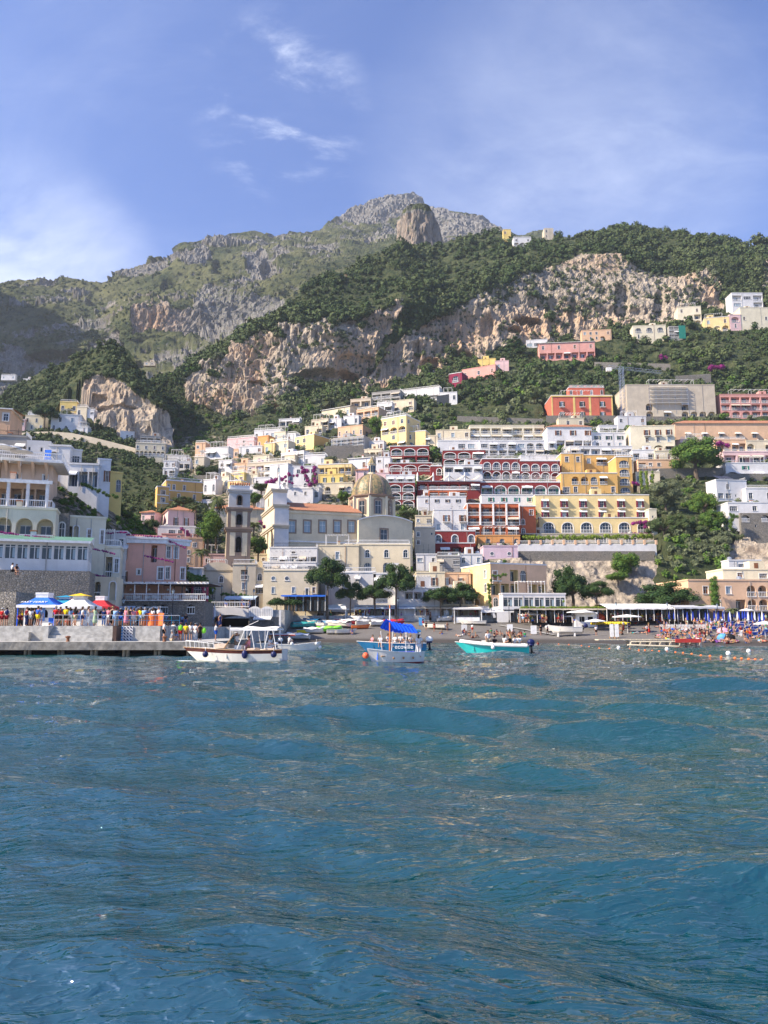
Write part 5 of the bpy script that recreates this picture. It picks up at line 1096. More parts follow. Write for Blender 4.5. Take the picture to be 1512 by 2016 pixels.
 for i in range(K): b.poly([(q[i][0], -1.7, q[i][1]+.12), (q[i+1][0], -1.7, q[i+1][1]+.12), (q[i+1][0], -1.1, q[i+1][1]+.12), (q[i][0], -1.1, q[i][1]+.12)], 'trim'); b.poly([(q[i][0], -1.7, q[i][1]-.15), (q[i+1][0], -1.7, q[i+1][1]-.15), (q[i+1][0], -1.7, q[i+1][1]+.12), (q[i][0], -1.7, q[i][1]+.12)], 'trim')
 b.build('coping', root)
 b = MB(); w, hh = 1.7, 3.0; pane(b, w, hh, 'r', .2, 'glass', 'trim', 1); ring(b, w, hh, 'r', .3, -.08, 0, 'brownstone'); b.build('window', root, mat=Matrix.Translation((t0+u1, -1.5, th-5)))
 # octagonal drum
 yc = 6.5; cx_, _, zd = fr.loc(732, 1026, yc); _, _, ze = fr.loc(732, 981, yc); rr = (fr.loc(772, 980, yc)[0]-fr.loc(696, 980, yc)[0])/2
 b = MB(); n = 8; V = lambda r, i, z: (cx_+r*math.cos(math.pi/8+math.pi/4*i), yc+r*math.sin(math.pi/8+math.pi/4*i), z); R8 = rr*1.08
 for i in range(8): b.poly([V(R8, i, zd-6), V(R8, i+1, zd-6), V(R8, i+1, ze), V(R8, i, ze)], 'church')
 b.poly([V(R8, i, ze) for i in range(8)], 'church'); b.build('drum', root)
 for i in range(8):
  a = math.pi/4*i+math.pi/4; M_ = Matrix.Translation((cx_, yc, ze-4.6)) @ Matrix.Rotation(a+math.pi/2, 4, 'Z') @ Matrix.Translation((0, -R8*math.cos(math.pi/8)-.04, 0))
  if math.sin(a) < .3: b = MB(); pane(b, 1.5, 3.2, 'r', -.03, 'glass', 'trim', 1); ring(b, 1.5, 3.2, 'r', .28, -.16, 0, 'brownstone'); b.poly([(-1.2, -.16, 3.5), (1.2, -.16, 3.5), (0, -.16, 4.1)], 'brownstone'); b.build('window', root, mat=M_)
  b = MB(); p0 = V(R8+.05, i, zd-6); b.box(p0[0]-.3, p0[0]+.3, p0[1]-.3, p0[1]+.3, zd-6, ze-.1, 'cream'); b.build('pilaster', root)
 b = MB()
 for (r1, z1, r2, z2, mt) in ((R8, ze-.5, R8+.55, ze-.1, 'brownstone'), (R8+.55, ze-.1, R8+.6, ze+.15, 'brownstone'), (R8+.6, ze+.15, rr, ze+.35, 'tile')):
  for i in range(8): b.poly([V(r1, i, z1), V(r1, i+1, z1), V(r2, i+1, z2), V(r2, i, z2)], mt)
 b.build('drum_cornice', root)
 zt2 = fr.loc(732, 934, yc)[2]; hd_ = zt2-ze-.3; b = MB(); pr = [(rr*math.cos(math.pi/2*j/12)**.88 if j < 12 else .4, ze+.3+hd_*math.sin(math.pi/2*j/12)) for j in range(13)]
 for j in range(12):
  for i in range(32):
   a0, a1 = 6.2832*i/32, 6.2832*(i+1)/32; pt = lambda r, a, z: (cx_+r*math.cos(a), yc+r*math.sin(a), z)
   b.poly([pt(pr[j][0], a0, pr[j][1]), pt(pr[j][0], a1, pr[j][1]), pt(pr[j+1][0], a1, pr[j+1][1]), pt(pr[j+1][0], a0, pr[j+1][1])], 'dometile')
 b.build('dome', root)
 for i in range(8):
  b = MB(); a = math.pi/4*i+math.pi/8; b.tube([(cx_+(r+.0)*math.cos(a), yc+(r+.0)*math.sin(a), z) for r, z in pr], .13, 'cream' if i % 2 else 'slate', 5); b.build('dome_rib', root)
  for da in (-.09, .09):
   b = MB(); b.tube([(cx_+(r-.03)*math.cos(a+da), yc+(r-.03)*math.sin(a+da), z) for r, z in pr[:-1]], .10, 'brownstone', 4); b.build('dome_rib', root)
 zl = zt2-.1; b = MB(); b.lathe([(1.05, 0), (1.05, .3), (.85, .4), (.85, 2.4), (1.1, 2.5), (1.15, 2.7), (.75, 3.3), (.1, 4.6)], 'cream', 8, (cx_, yc, zl)); b.lathe([(1.17, 2.72), (.78, 3.35), (.08, 4.7)], 'dometile', 8, (cx_, yc, zl)); b.build('lantern', root)
 for k in range(4): b = MB(); a = -math.pi/2+(k-1.5)*math.pi/4; b.box(-.25, .25, -.03, .02, 0, 1.6, 'glass'); b.build('lantern_window', root, mat=Matrix.Translation((cx_+.84*math.cos(a), yc+.84*math.sin(a), zl+.6)) @ Matrix.Rotation(a+math.pi/2, 4, 'Z'))
 b = MB(); b.box(-.05, .05, -.05, .05, 0, 1.3, 'iron'); b.box(-.35, .35, -.05, .05, .75, .87, 'iron'); b.build('cross', root, mat=Matrix.Translation((cx_, yc, zl+4.5)))
church()
def belltower():
 fr = Frame(446, 1100, 163, 14); root = thing('bell_tower', 'square bell tower with brown cornices and white panels beside the round tree', 'bell tower', fr.A, fr.a); w = fr.loc(491, 1100)[0]
 lv = [(1100, 1041, 'brownstone', 1.06), (1041, 1001, 'brownstone', 1.0), (1001, 965, 'greyw', .94)]
 for (yb, yt, mt, k) in lv:
  z0, z1 = fr.loc(446, yb)[2]-(6 if yb == 1100 else 0), fr.loc(446, yt)[2]; ins = w*(1-k)/2; ww = w*k; b = MB(); hh = z1-z0-(6 if yb == 1100 else 0); ow = 1.15 if mt != 'greyw' else .9; zo = z1-z0-hh*.78
  for T, kk in ((Matrix.Translation((ins, ins, z0)), 0), (Matrix.Translation((ins, ins+ww, z0)) @ Matrix.Rotation(-math.pi/2, 4, 'Z'), 1), (Matrix.Translation((ins+ww, ins, z0)) @ Matrix.Rotation(math.pi/2, 4, 'Z'), 2)):
   facade(b, T, ww, z1-z0, [(ww/2, zo, ow, hh*.52, 'a', .8)], mt, 'dark')
   if mt != 'greyw':
    for u0, u1 in ((ww*.14, ww*.5-ow/2-.12), (ww*.5+ow/2+.12, ww*.86)): b.T = T; b.box(u0, u1, -.03, .01, z1-z0-hh*.9, z1-z0-hh*.12, 'church'); b.T = None
  b.poly([(ins+ww, ins+ww, z0), (ins, ins+ww, z0), (ins, ins+ww, z1), (ins+ww, ins+ww, z1)], mt); b.poly([(ins, ins, z1), (ins+ww, ins, z1), (ins+ww, ins+ww, z1), (ins, ins+ww, z1)], mt); b.build('stage', root)
  b = MB(); b.box(ins-.45, ins+ww+.45, ins-.45, ins+ww+.45, z1-.05, z1+.3, 'brownstone' if mt != 'greyw' else 'greyw'); b.box(ins-.25, ins+ww+.25, ins-.25, ins+ww+.25, z1-.45, z1-.05, 'brownstone' if mt != 'greyw' else 'greyw'); b.build('cornice', root)
  b = MB(); ring(b, ow, hh*.52, 'a', .22, -.08, 0, 'brownstone' if mt == 'greyw' else 'slate'); b.build('arch_surround', root, mat=Matrix.Translation((ins+ww/2, ins, z0+zo)))
  b = MB(); b.lathe([(.42, 0), (.33, .25), (.25, .6), (.05, .75)], 'iron', 10); b.bar((0, 0, .7), (0, 0, 1.3), .03, 'iron', 4); b.build('bell', root, mat=Matrix.Translation((ins+ww/2, ins+.5, z0+zo+.3)))
 b = MB(); z1 = fr.loc(446, 965)[2]+.3; b.box(.3, w-.3, .3, w-.3, z1, z1+.9, 'white'); b.build('parapet', root)
 for i in range(9): b = MB(); b.lathe([(.1, 0), (.2, .2), (.22, .45), (.1, .6), (.02, .8)], 'terracotta', 7, (.4+(w-.8)*i/8, .35, z1+.9)); b.build('finial', root)
belltower()
# ---------------------------------------------------------------- foliage
RS = np.random.RandomState(11)
def ico():
 import bmesh; bm = bmesh.new(); bmesh.ops.create_icosphere(bm, subdivisions=1, radius=1); V = np.array([v.co[:] for v in bm.verts]); Fc = np.array([[v.index for v in f.verts] for f in bm.faces]); bm.free(); return V, Fc
ICO = ico()
def leafcloud(C, Rd, nl, ls, flat=1.0, core=.72, rs=None):
 # leaf-clump faces spread through and over a set of lobes (centres C, radii Rd); returns verts, triangles, tint
 rs = rs or RS; C = np.asarray(C, float); Rd = np.asarray(Rd, float); k = len(C)
 idx = np.repeat(np.arange(k), nl); n = len(idx); d = rs.normal(size=(n, 3)); d[:, 2] += .15; d /= np.linalg.norm(d, axis=1, keepdims=True)
 rad = rs.uniform(.62, 1.08, n)**.6; c = C[idx]+d*Rd[idx, None]*rad[:, None]*np.array([1, 1, flat])
 nr = d+rs.normal(scale=.55, size=(n, 3)); nr /= np.linalg.norm(nr, axis=1, keepdims=True); u = np.cross(nr, rs.normal(size=(n, 3))); u /= np.linalg.norm(u, axis=1, keepdims=True); w = np.cross(nr, u)
 s = (ls*Rd[idx]*rs.uniform(.6, 1.3, n))[:, None]; V = np.stack([c-u*s-w*s*.6, c+u*s-w*s*.6, c+w*s*.9], 1); tint = np.repeat(rs.uniform(0, 1, n)**1.6*.75+np.repeat(rs.uniform(-.1, .3, k), nl), 3)
 Fl = np.arange(n*3).reshape(-1, 3); V = V.reshape(-1, 3)
 iv, fi = ICO; cv = (C[:, None]+iv[None]*Rd[:, None, None]*core*np.array([1, 1, flat])).reshape(-1, 3); cf = (fi[None]+(np.arange(k)*len(iv))[:, None, None]+len(V)).reshape(-1, 3)
 return np.concatenate([V, cv]), np.concatenate([Fl, cf]), np.concatenate([tint, np.full(len(cv), .0)])
def scatter(name, G, vg, QX, QY, cond, n, rpx, mat, label, nl=42, ls=.34, rmin=.5, pads=True, kind='stuff', tall=.9):
 m = cond(QX, QY) & (vg > .45) & (QX > -120) & (QX < 1640); I = np.argwhere(m[:-1, :-1])
 pick = I[RS.randint(0, len(I), n)]; pos = G[pick[:, 0], pick[:, 1]]+RS.uniform(-.5, .5, (n, 3))*(pos_s(G, pick))
 if pads:
  ok = np.ones(n, bool)
  for (ax, ay, ux, uy, pw, pd, pz, pf) in PADS:
   rx = pos[:, 0]-ax; ry = pos[:, 1]-ay; a1 = rx*ux+ry*uy; b1 = -rx*uy+ry*ux; ok &= ~((a1 > -1) & (a1 < pw+1) & (b1 > -pf*.7) & (b1 < pd+1.2))
  pos = pos[ok]
 n = len(pos); clump = .75+.5*vn(pos[:, 0]*.06, pos[:, 1]*.06, pos[:, 2]*.06, 4)
 r = np.maximum(rmin, (RS.uniform(rpx[0], rpx[1], n)**1.0)/F*pos[:, 1]*clump*1.05)
 c = pos+np.stack([np.zeros(n), np.zeros(n), r*.45], 1)
 V, T_, ti = leafcloud(c, r, nl, ls, tall)
 # colour varies from bush to bush
 per = np.clip(.5+.6*vn(c[:, 0]*.03, c[:, 1]*.03, c[:, 2]*.03, 9)+RS.normal(0, .28, n), 0, 1); q = np.concatenate([np.repeat(per, nl*3), np.repeat(per, len(ICO[0]))]); ti = np.clip(ti*.5+q*.55-.1, 0, 1)
 o = link(name, rawmesh(name, V, T_, mat, dict(tint=ti), False)); tag(o, label, 'vegetation', kind=kind); return o
def pos_s(G, pick): return np.minimum(np.linalg.norm(G[pick[:, 0]+1, pick[:, 1]+1]-G[pick[:, 0], pick[:, 1]], axis=1)[:, None]*.6, 2.5)
fo = lambda x, y: (y < 740) & ~((y > 560) & (x > 1010) & (x < 1500) & (RS.uniform(size=x.shape) < .3))
scatter('forest', HG, HV, HQX, HQY, lambda x, y: (y < 800), 6200, (5, 10.5), 'scrub', 'dark green woodland and scrub covering the slope above and below the cliffs', 40, .34)
scatter('hillside_trees', HG, HV, HQX, HQY, lambda x, y: (y < 830), 620, (10, 17), 'scrub', 'larger dark trees standing out of the hillside woodland', 120, .20, tall=1.0)
scatter('hillside_scrub', HG, HV, HQX, HQY, lambda x, y: (y >= 740) & (y < 1120), 4200, (4, 9), 'olive', 'grey green olive scrub and garden bushes between the hillside houses', 44, .33)
scatter('garden_bushes', HG, HV, HQX, HQY, lambda x, y: (y >= 700) & (y < 1190), 1500, (5, 10), 'leaf', 'brighter green garden bushes between the hillside houses', 50, .30)
scatter('cliff_scrub', HG, 1-HV, HQX, HQY, lambda x, y: (y < 830) & (vn(x*.03, y*.05, 0, 61) > -.15), 1700, (2, 6), 'olive', 'small bushes clinging to the pale cliff faces', 30, .4, .3)
scatter('gully_wood', CG, CV, CQX, CQY, lambda x, y: (y < 1100), 4300, (4, 9), 'scrub', 'dark bushes covering the left crag and the gully below it', 40, .34)
scatter('headland_bushes', G3, V3, X3, Y3, lambda x, y: (x > 40) & (y < 1190), 1300, (4, 9), 'leaf', 'garden bushes on the steep ground behind the seafront restaurant', 60, .26, .4)
scatter('mountain_scrub', FG, FV, FQX, FQY, lambda x, y: (y > 500+RS.uniform(0, 160, x.shape)), 2600, (2.0, 4.2), 'scrub', 'dots of dark scrub on the far mountain side', 26, .40, 1.0, False)
# ---- single trees: prototypes of unit height, shared meshes
def treeproto(kind, seed):
 rs = np.random.RandomState(seed); mb = MB(); C = []; Rd = []
 if kind == 'pine':      # umbrella pine: bare leaning trunk, spreading limbs, flat crown of clumps
  tx = rs.uniform(-.06, .06); fk = (tx, 0, .52); mb.tube([(0, 0, -.06), (tx*.3, .01, .2), (tx, 0, .40), fk], [.032, .027, .023, .02], 'bark', 8)
  for i in range(19):
   a = i*2.4+rs.uniform(-.3, .3); r = .46*math.sqrt((i+.7)/19); z = .52+.34*(1-(r/.5)**2)*(1-.5*(i % 3 == 0))+rs.uniform(-.04, .04); e = (tx+r*math.cos(a), r*math.sin(a), z); C.append(e); Rd.append(rs.uniform(.13, .19)); mb.tube([fk, ((e[0]+fk[0])/2, e[1]/2, fk[2]+.06), e], [.014, .010, .004], 'bark', 5)
  nl, ls, fl, mt = 330, .10, .62, 'pineleaf'
 elif kind == 'round':
  mb.tube([(0, 0, -.08), (.01, 0, .2), (0, .01, .45)], [.035, .028, .02], 'bark', 8)
  for i in range(16):
   d = rs.normal(size=3); d /= np.linalg.norm(d); e = (.25*d[0], .25*d[1], .62+.24*d[2]); C.append(e); Rd.append(rs.uniform(.12, .18)); mb.tube([(0, 0, .35), (e[0]*.5, e[1]*.5, .5), e], [.014, .010, .004], 'bark', 5)
  nl, ls, fl, mt = 300, .11, 1, 'leaf'
 elif kind == 'spread':  # wide irregular crown
  mb.tube([(0, 0, -.08), (.02, 0, .2), (0, .01, .4)], [.045, .035, .025], 'bark', 8)
  for i in range(30):
   a = rs.uniform(0, 6.28); r = .46*math.sqrt(rs.uniform(0.05, 1)); z = .26+.60*rs.uniform(0, 1)*(1-(r/.56)**2)+.05; e = (r*math.cos(a), r*math.sin(a), z); C.append(e); Rd.append(rs.uniform(.10, .17)); mb.tube([(0, 0, .3), (e[0]*.5, e[1]*.5, .42), e], [.016, .010, .004], 'bark', 5)
  nl, ls, fl, mt = 260, .11, .85, 'leaf'
 elif kind == 'cone':
  mb.tube([(0, 0, -.05), (0, 0, .9)], [.03, .008], 'bark', 8)
  for i in range(22): z = .22+.72*i/21; r = .24*(1-(z-.2)/.85)+.02; a = i*2.4; C.append((r*math.cos(a), r*math.sin(a), z)); Rd.append(.05+.12*(1-z)); mb.bar((0, 0, z-.03), C[-1], .008, 'bark', 4)
  nl, ls, fl, mt = 200, .13, .6, 'pineleaf'
 elif kind == 'column':
  mb.tube([(0, 0, -.05), (0, 0, .8)], [.03, .01], 'bark', 6)
  for i in range(16): z = .08+.86*i/15; r = .05; C.append((r*math.cos(i*2.4), r*math.sin(i*2.4), z)); Rd.append(.10 if i < 13 else .07)
  nl, ls, fl, mt = 200, .13, 1.1, 'leaf'
 elif kind == 'shrub':
  mb.tube([(0, 0, -.1), (0, 0, .3)], [.03, .02], 'bark', 6)
  for i in range(10): a = i*2.4; r = .30*math.sqrt(i/10); C.append((r*math.cos(a), r*math.sin(a), .38+.3*(1-r/.4)*rs.uniform(.5, 1.2))); Rd.append(rs.uniform(.18, .26))
  nl, ls, fl, mt = 220, .13, .9, 'leaf'
 trunk = mb.mesh('trunk')
 if kind == 'palm': pass
 V, T_, ti = leafcloud(C, Rd, nl, ls, fl, .70, rs); zz = np.clip((V[:, 2]-.4)*.5, -.1, .3); return trunk, rawmesh('crown', V, T_, mt, dict(tint=np.clip(ti+zz*.3, 0, 1)), False)
def palmproto(seed):
 rs = np.random.RandomState(seed); mb = MB(); mb.tube([(0, 0, -.05), (.02, 0, .4), (.01, .01, .82)], [.035, .024, .020], 'bark', 8); tr = mb.mesh('trunk'); V = []; Fc = []; ti = []
 for i in range(34):
  a = i*2.4+rs.uniform(-.2, .2); up = rs.uniform(-.35, 1.0); Ln = rs.uniform(.26, .36); prev = None
  for j in range(9):
   t = j/8; x = Ln*t*math.cos(up*.9)**.5 if up < 1.5 else 0; z = .82+Ln*(math.sin(up)*t-(.75)*t*t); c = np.array([x*math.cos(a)+.01, x*math.sin(a), z]); s = np.array([-math.sin(a), math.cos(a), 0])
   if prev is not None:
    for sg in (-1, 1):
     wl = .085*math.sin(math.pi*min(1, t*.85+.1)); b = len(V); V += [prev, c, (c+prev)/2+s*sg*wl+np.array([0, 0, -wl*.55])+(c-prev)*.7]; Fc.append((b, b+1, b+2)); ti += [max(0, up*.6)]*3
   prev = c
 return tr, rawmesh('crown', np.array(V), np.array(Fc), 'palm', dict(tint=np.clip(ti, 0, 1)), False)
TP = {(k, s): treeproto(k, 100+s) for k in ('pine', 'round', 'spread', 'cone', 'column', 'shrub') for s in (1, 2)}; TP.update({('palm', s): palmproto(s) for s in (1, 2)})
NT = [0]
def tree(kind, px, yt, yb, wpx, label, D=None, name='tree', cat='tree', lay=None, mat=None, squash=1.0, group=None):
 NT[0] += 1; D = D or depth(lay or LAY1, px, yb); B = PV(px, yb, D); h = P(px, yt, D)[2]-B.z; w = wpx/F*D; base = dict(pine=1.05, round=.74, spread=.95, cone=.62, column=.36, palm=.66, shrub=.92)[kind]
 o = thing(name, label, cat, B, random.uniform(0, 6.28), group); sx = w/base/h; o.scale = (h*sx, h*sx*squash, h)
 tr, cr = TP[(kind, 1+NT[0] % 2)]; link('trunk', tr, o)
 if mat:
  cr2 = cr.copy(); cr2.materials.clear(); cr2.materials.append(MAT[mat]); cr = cr2
 link('crown', cr, o); return o
T = tree
pn = dict(name='pine_tree')
T('pine', 645, 1090, 1218, 84, 'tallest umbrella pine on the seafront, in front of the white seafront house', 149, **pn)
T('pine', 690, 1140, 1217, 60, 'low umbrella pine just right of the tallest one', 150, **pn)
T('pine', 738, 1144, 1216, 66, 'umbrella pine growing over the awning sign', 149.5, **pn)
T('pine', 780, 1102, 1217, 76, 'tall umbrella pine in front of the white restaurant terrace', 149, **pn)
T('pine', 868, 1150, 1218, 68, 'leaning umbrella pine beside the pale beach pavilion', 148.5, **pn)
T('pine', 907, 1144, 1214, 76, 'broad umbrella pine before the cream arcade', 150.5, **pn)
T('shrub', 545, 1172, 1200, 40, 'clipped dark pine shrub above the boat shelter, left one', 146, name='pine_shrub', cat='shrub', mat='pineleaf')
T('shrub', 577, 1171, 1200, 44, 'clipped dark pine shrub above the boat shelter, right one', 146.5, name='pine_shrub', cat='shrub', mat='pineleaf')
T('spread', 1128, 1104, 1200, 84, 'broad pine grove tree behind the white dining room, left one', 156, mat='pineleaf', **pn)
T('pine', 1176, 1140, 1204, 66, 'flat topped pine at the right of the grove', 153, **pn)
T('spread', 1325, 1138, 1212, 136, 'wide bushy pine left of the peach beach hotel', 149, mat='pineleaf', **pn)
T('column', 1409, 1134, 1200, 26, 'tall ivy column climbing the peach beach hotel', 144.5, name='ivy', cat='climbing plant')
T('spread', 1372, 852, 940, 104, 'big dark leafy tree at the bend of the upper road', 250)
T('round', 408, 1002, 1085, 62, 'large round clipped tree left of the bell tower', 168)
T('cone', 1014, 660, 728, 58, 'dark pine beside the long pink hotel', 398, **pn)
T('pine', 87, 793, 846, 50, 'umbrella pine on the crag terrace', 293, **pn)
T('round', 742, 815, 866, 36, 'bushy tree left of the tall yellow palace', None)
T('spread', 1386, 958, 1022, 56, 'slender tree leaning over the ravine', 214)
T('round', 1312, 940, 1012, 60, 'grey green tree at the top of the ravine', 222, mat='olive')
T('spread', 1310, 1008, 1062, 66, 'dark spreading tree in the middle of the ravine', 205, mat='scrub')
T('spread', 1350, 1005, 1065, 70, 'broad tree under the rock tower', 203, mat='scrub')
T('round', 1408, 1000, 1058, 52, 'yellow green tree beside the rock tower', 206)
T('round', 1420, 1050, 1105, 46, 'grey green tree at the foot of the rock tower', 196, mat='olive')
T('shrub', 1340, 1062, 1100, 60, 'low round bush at the bottom of the ravine', 194)
T('round', 1233, 1082, 1150, 56, 'light green tree growing out of the sea cliff', 178)
T('shrub', 1217, 1120, 1150, 50, 'bush hanging on the sea cliff', 173)
T('round', 675, 964, 996, 26, 'bright leafy tree left of the dome', 200)
T('round', 695, 962, 994, 24, 'bright leafy tree touching the dome', 199)
T('round', 514, 950, 972, 34, 'dark round tree above the bell tower', 226, mat='scrub')
T('round', 500, 968, 998, 30, 'green tree right of the bell tower top', 214)
T('spread', 505, 896, 914, 46, 'low green tree over the beige balcony house', 277)
T('round', 450, 900, 925, 34, 'olive tree in the pink cluster', 280, mat='olive')
T('round', 408, 915, 945, 52, 'dark tree at the mouth of the gully', 262, mat='scrub')
T('round', 360, 976, 998, 44, 'dark clipped tree in front of the ochre palace', 206, mat='scrub')
T('round', 296, 1018, 1062, 34, 'dark tree right of the pink mansion roof', 150, mat='scrub')
T('round', 820, 1000, 1030, 30, 'dark bush tree behind the church dome', 214, mat='scrub')
T('round', 798, 1002, 1028, 28, 'dark bush below the crimson arches', 214, mat='scrub')
T('round', 242, 1000, 1040, 44, 'dark garden tree above the sea road', 140, mat='scrub')
T('round', 225, 985, 1020, 36, 'dark garden tree below the yellow house end', 136, mat='scrub')
T('column', 636, 948, 968, 12, 'small cypress by the cream arched floor', 243, name='cypress', mat='scrub')
T('column', 617, 930, 966, 16, 'grey green climber under the bougainvillea', 240, name='cypress', mat='olive')
T('round', 480, 1060, 1100, 36, 'bright green creeper tree right of the bell tower', 170)
T('round', 508, 1052, 1102, 40, 'leafy tree between bell tower and church', 172)
T('shrub', 650, 896, 912, 30, 'grey bush under the scaffolded house', 262, mat='olive')
for (px, yt, yb, w, lb, D_) in ((425, 962, 1075, 40, 'tall slim palm in front of the bell tower house', 172), (500, 1022, 1072, 42, 'short palm right of the bell tower', 175), (386, 988, 1030, 34, 'palm in front of the ochre palace', 196), (395, 1076, 1122, 46, 'bushy palm on the wall left of the bell tower', 158), (1378, 1186, 1222, 40, 'beach palm left of the peach hotel', 141), (1444, 1194, 1226, 34, 'beach palm in front of the peach hotel', 139), (960, 736, 756, 22, 'small palm before the red villa', None)):
 T('palm', px, yt, yb, w, lb, D_, name='palm_tree')
# climbing flowers and vines lying on the walls
def climber(pts, rpx, label, mat, D, name='bougainvillea', n=150, cat='climbing plant', fl=1):
 C = []; Rd = []
 for (px, py) in pts: C.append(P(px, py, D)); Rd.append(rpx/F*D*RS.uniform(.75, 1.2))
 V, T_, ti = leafcloud(C, Rd, n, .18, fl, .7); c0 = np.array(C).mean(0); o = link(name, rawmesh(name, V-c0, T_, mat, dict(tint=np.clip(ti, 0, 1)), False)); o.location = c0; tag(o, label, cat); return o
def line(x0, y0, x1, y1, n, j=2): return [(x0+(x1-x0)*i/(n-1)+RS.uniform(-j, j), y0+(y1-y0)*i/(n-1)+RS.uniform(-j, j)) for i in range(n)]
climber(line(526, 950, 556, 942, 8)+line(530, 954, 552, 958, 6), 5, 'magenta bougainvillea left of the white arch house', 'bougain', 232.5)
climber(line(556, 944, 568, 934, 4)+line(568, 934, 584, 936, 4)+line(556, 944, 575, 950, 4), 3.6, 'dark magenta bougainvillea framing a white arch', 'bougain', 231.5)
climber(line(596, 922, 612, 956, 9)+line(594, 930, 606, 926, 4)+line(618, 922, 622, 948, 5), 4.6, 'large magenta bougainvillea running down the white facade', 'bougain', 231.0)
climber(line(1244, 1030, 1276, 1027, 8)+line(1270, 1028, 1275, 1052, 7)+line(1226, 1052, 1280, 1051, 10, 1), 3.6, 'magenta bougainvillea on the corner of the yellow hotel', 'bougain', 219)
climber(line(359, 1040, 372, 1052, 6)+line(366, 1046, 374, 1058, 4), 4, 'dark red bougainvillea beside the round tree', 'bougain', 176)
climber(line(514, 1028, 522, 1040, 4), 4, 'small bougainvillea by the church front', 'bougain', 176)
climber(line(1245, 952, 1262, 954, 6), 3, 'violet flowers at the foot of the orange hotel', 'bougain', 237)
climber(line(1410, 872, 1432, 876, 6), 5, 'crimson flower bush right of the big dark tree', 'bougain', 258)
climber(line(1397, 724, 1425, 722, 8), 5, 'violet flower bush high on the right slope', 'bougain', 350)
climber(line(1300, 703, 1312, 704, 4), 4, 'small violet bush on the upper right slope', 'bougain', 368)
climber(line(1030, 1059, 1285, 1056, 44, 2), 5, 'long leafy vine hanging under the yellow hotel terrace', 'vine', 209, name='vine')
climber(line(1110, 1185, 1186, 1200, 2)+line(1025, 1197, 1190, 1196, 46, .8), 3, 'green vine roof over the dark beach restaurant', 'vine', 141, name='vine')
for i, x in enumerate((1262, 1272, 1283)): climber(line(x, 930, x+2, 962, 9, 1.5), 3.6, 'hanging yellow green ivy on the ravine wall, '+('left', 'middle', 'right')[i]+' strand', 'vine', 228, name='ivy')
climber(line(970, 1134, 995, 1132, 6)+line(962, 1152, 966, 1195, 12)+line(968, 1140, 964, 1156, 4), 3.2, 'green creeper growing up the corner of the yellow seafront hotel', 'leaf', 148, name='ivy')
climber(line(1436, 1012, 1450, 1018, 5)+line(1440, 1018, 1438, 1040, 7), 4, 'green creeper hanging beside the rock tower', 'leaf', 203, name='ivy')
climber(line(160, 952, 230, 980, 16, 2), 4, 'green vine on the pergola below the white veranda', 'leaf', 112, name='vine')
climber(line(436, 1170, 500, 1174, 14, 1.5), 3.4, 'green vine over the promenade cafe', 'leaf', 149.5, name='vine')
for (x0, y0, x1, y1, D_, lb) in ((-5, 1047, 35, 1052, 88, 'left row of dark red geraniums under the balustrade'), (50, 1054, 105, 1060, 89.5, 'middle row of dark red geraniums under the balustrade'), (165, 1076, 225, 1090, 97.5, 'row of crimson geraniums under the pale yellow house'), (180, 1130, 226, 1140, 99.5, 'row of crimson geraniums over the portico'), (208, 1050, 250, 1048, 105, 'crimson flowers on the roof between yellow and pink houses'), (250, 1052, 318, 1057, 106, 'crimson flower line on the pink mansion roof'), (318, 1058, 364, 1078, 110, 'crimson flower line on the right wing roof'), (285, 1094, 340, 1106, 104.5, 'dark red flowers on the balcony of the pink mansion')):
 climber(line(x0, y0, x1, y1, 16, .8), 2.4, lb, 'bougain', D_, name='geraniums', n=70)
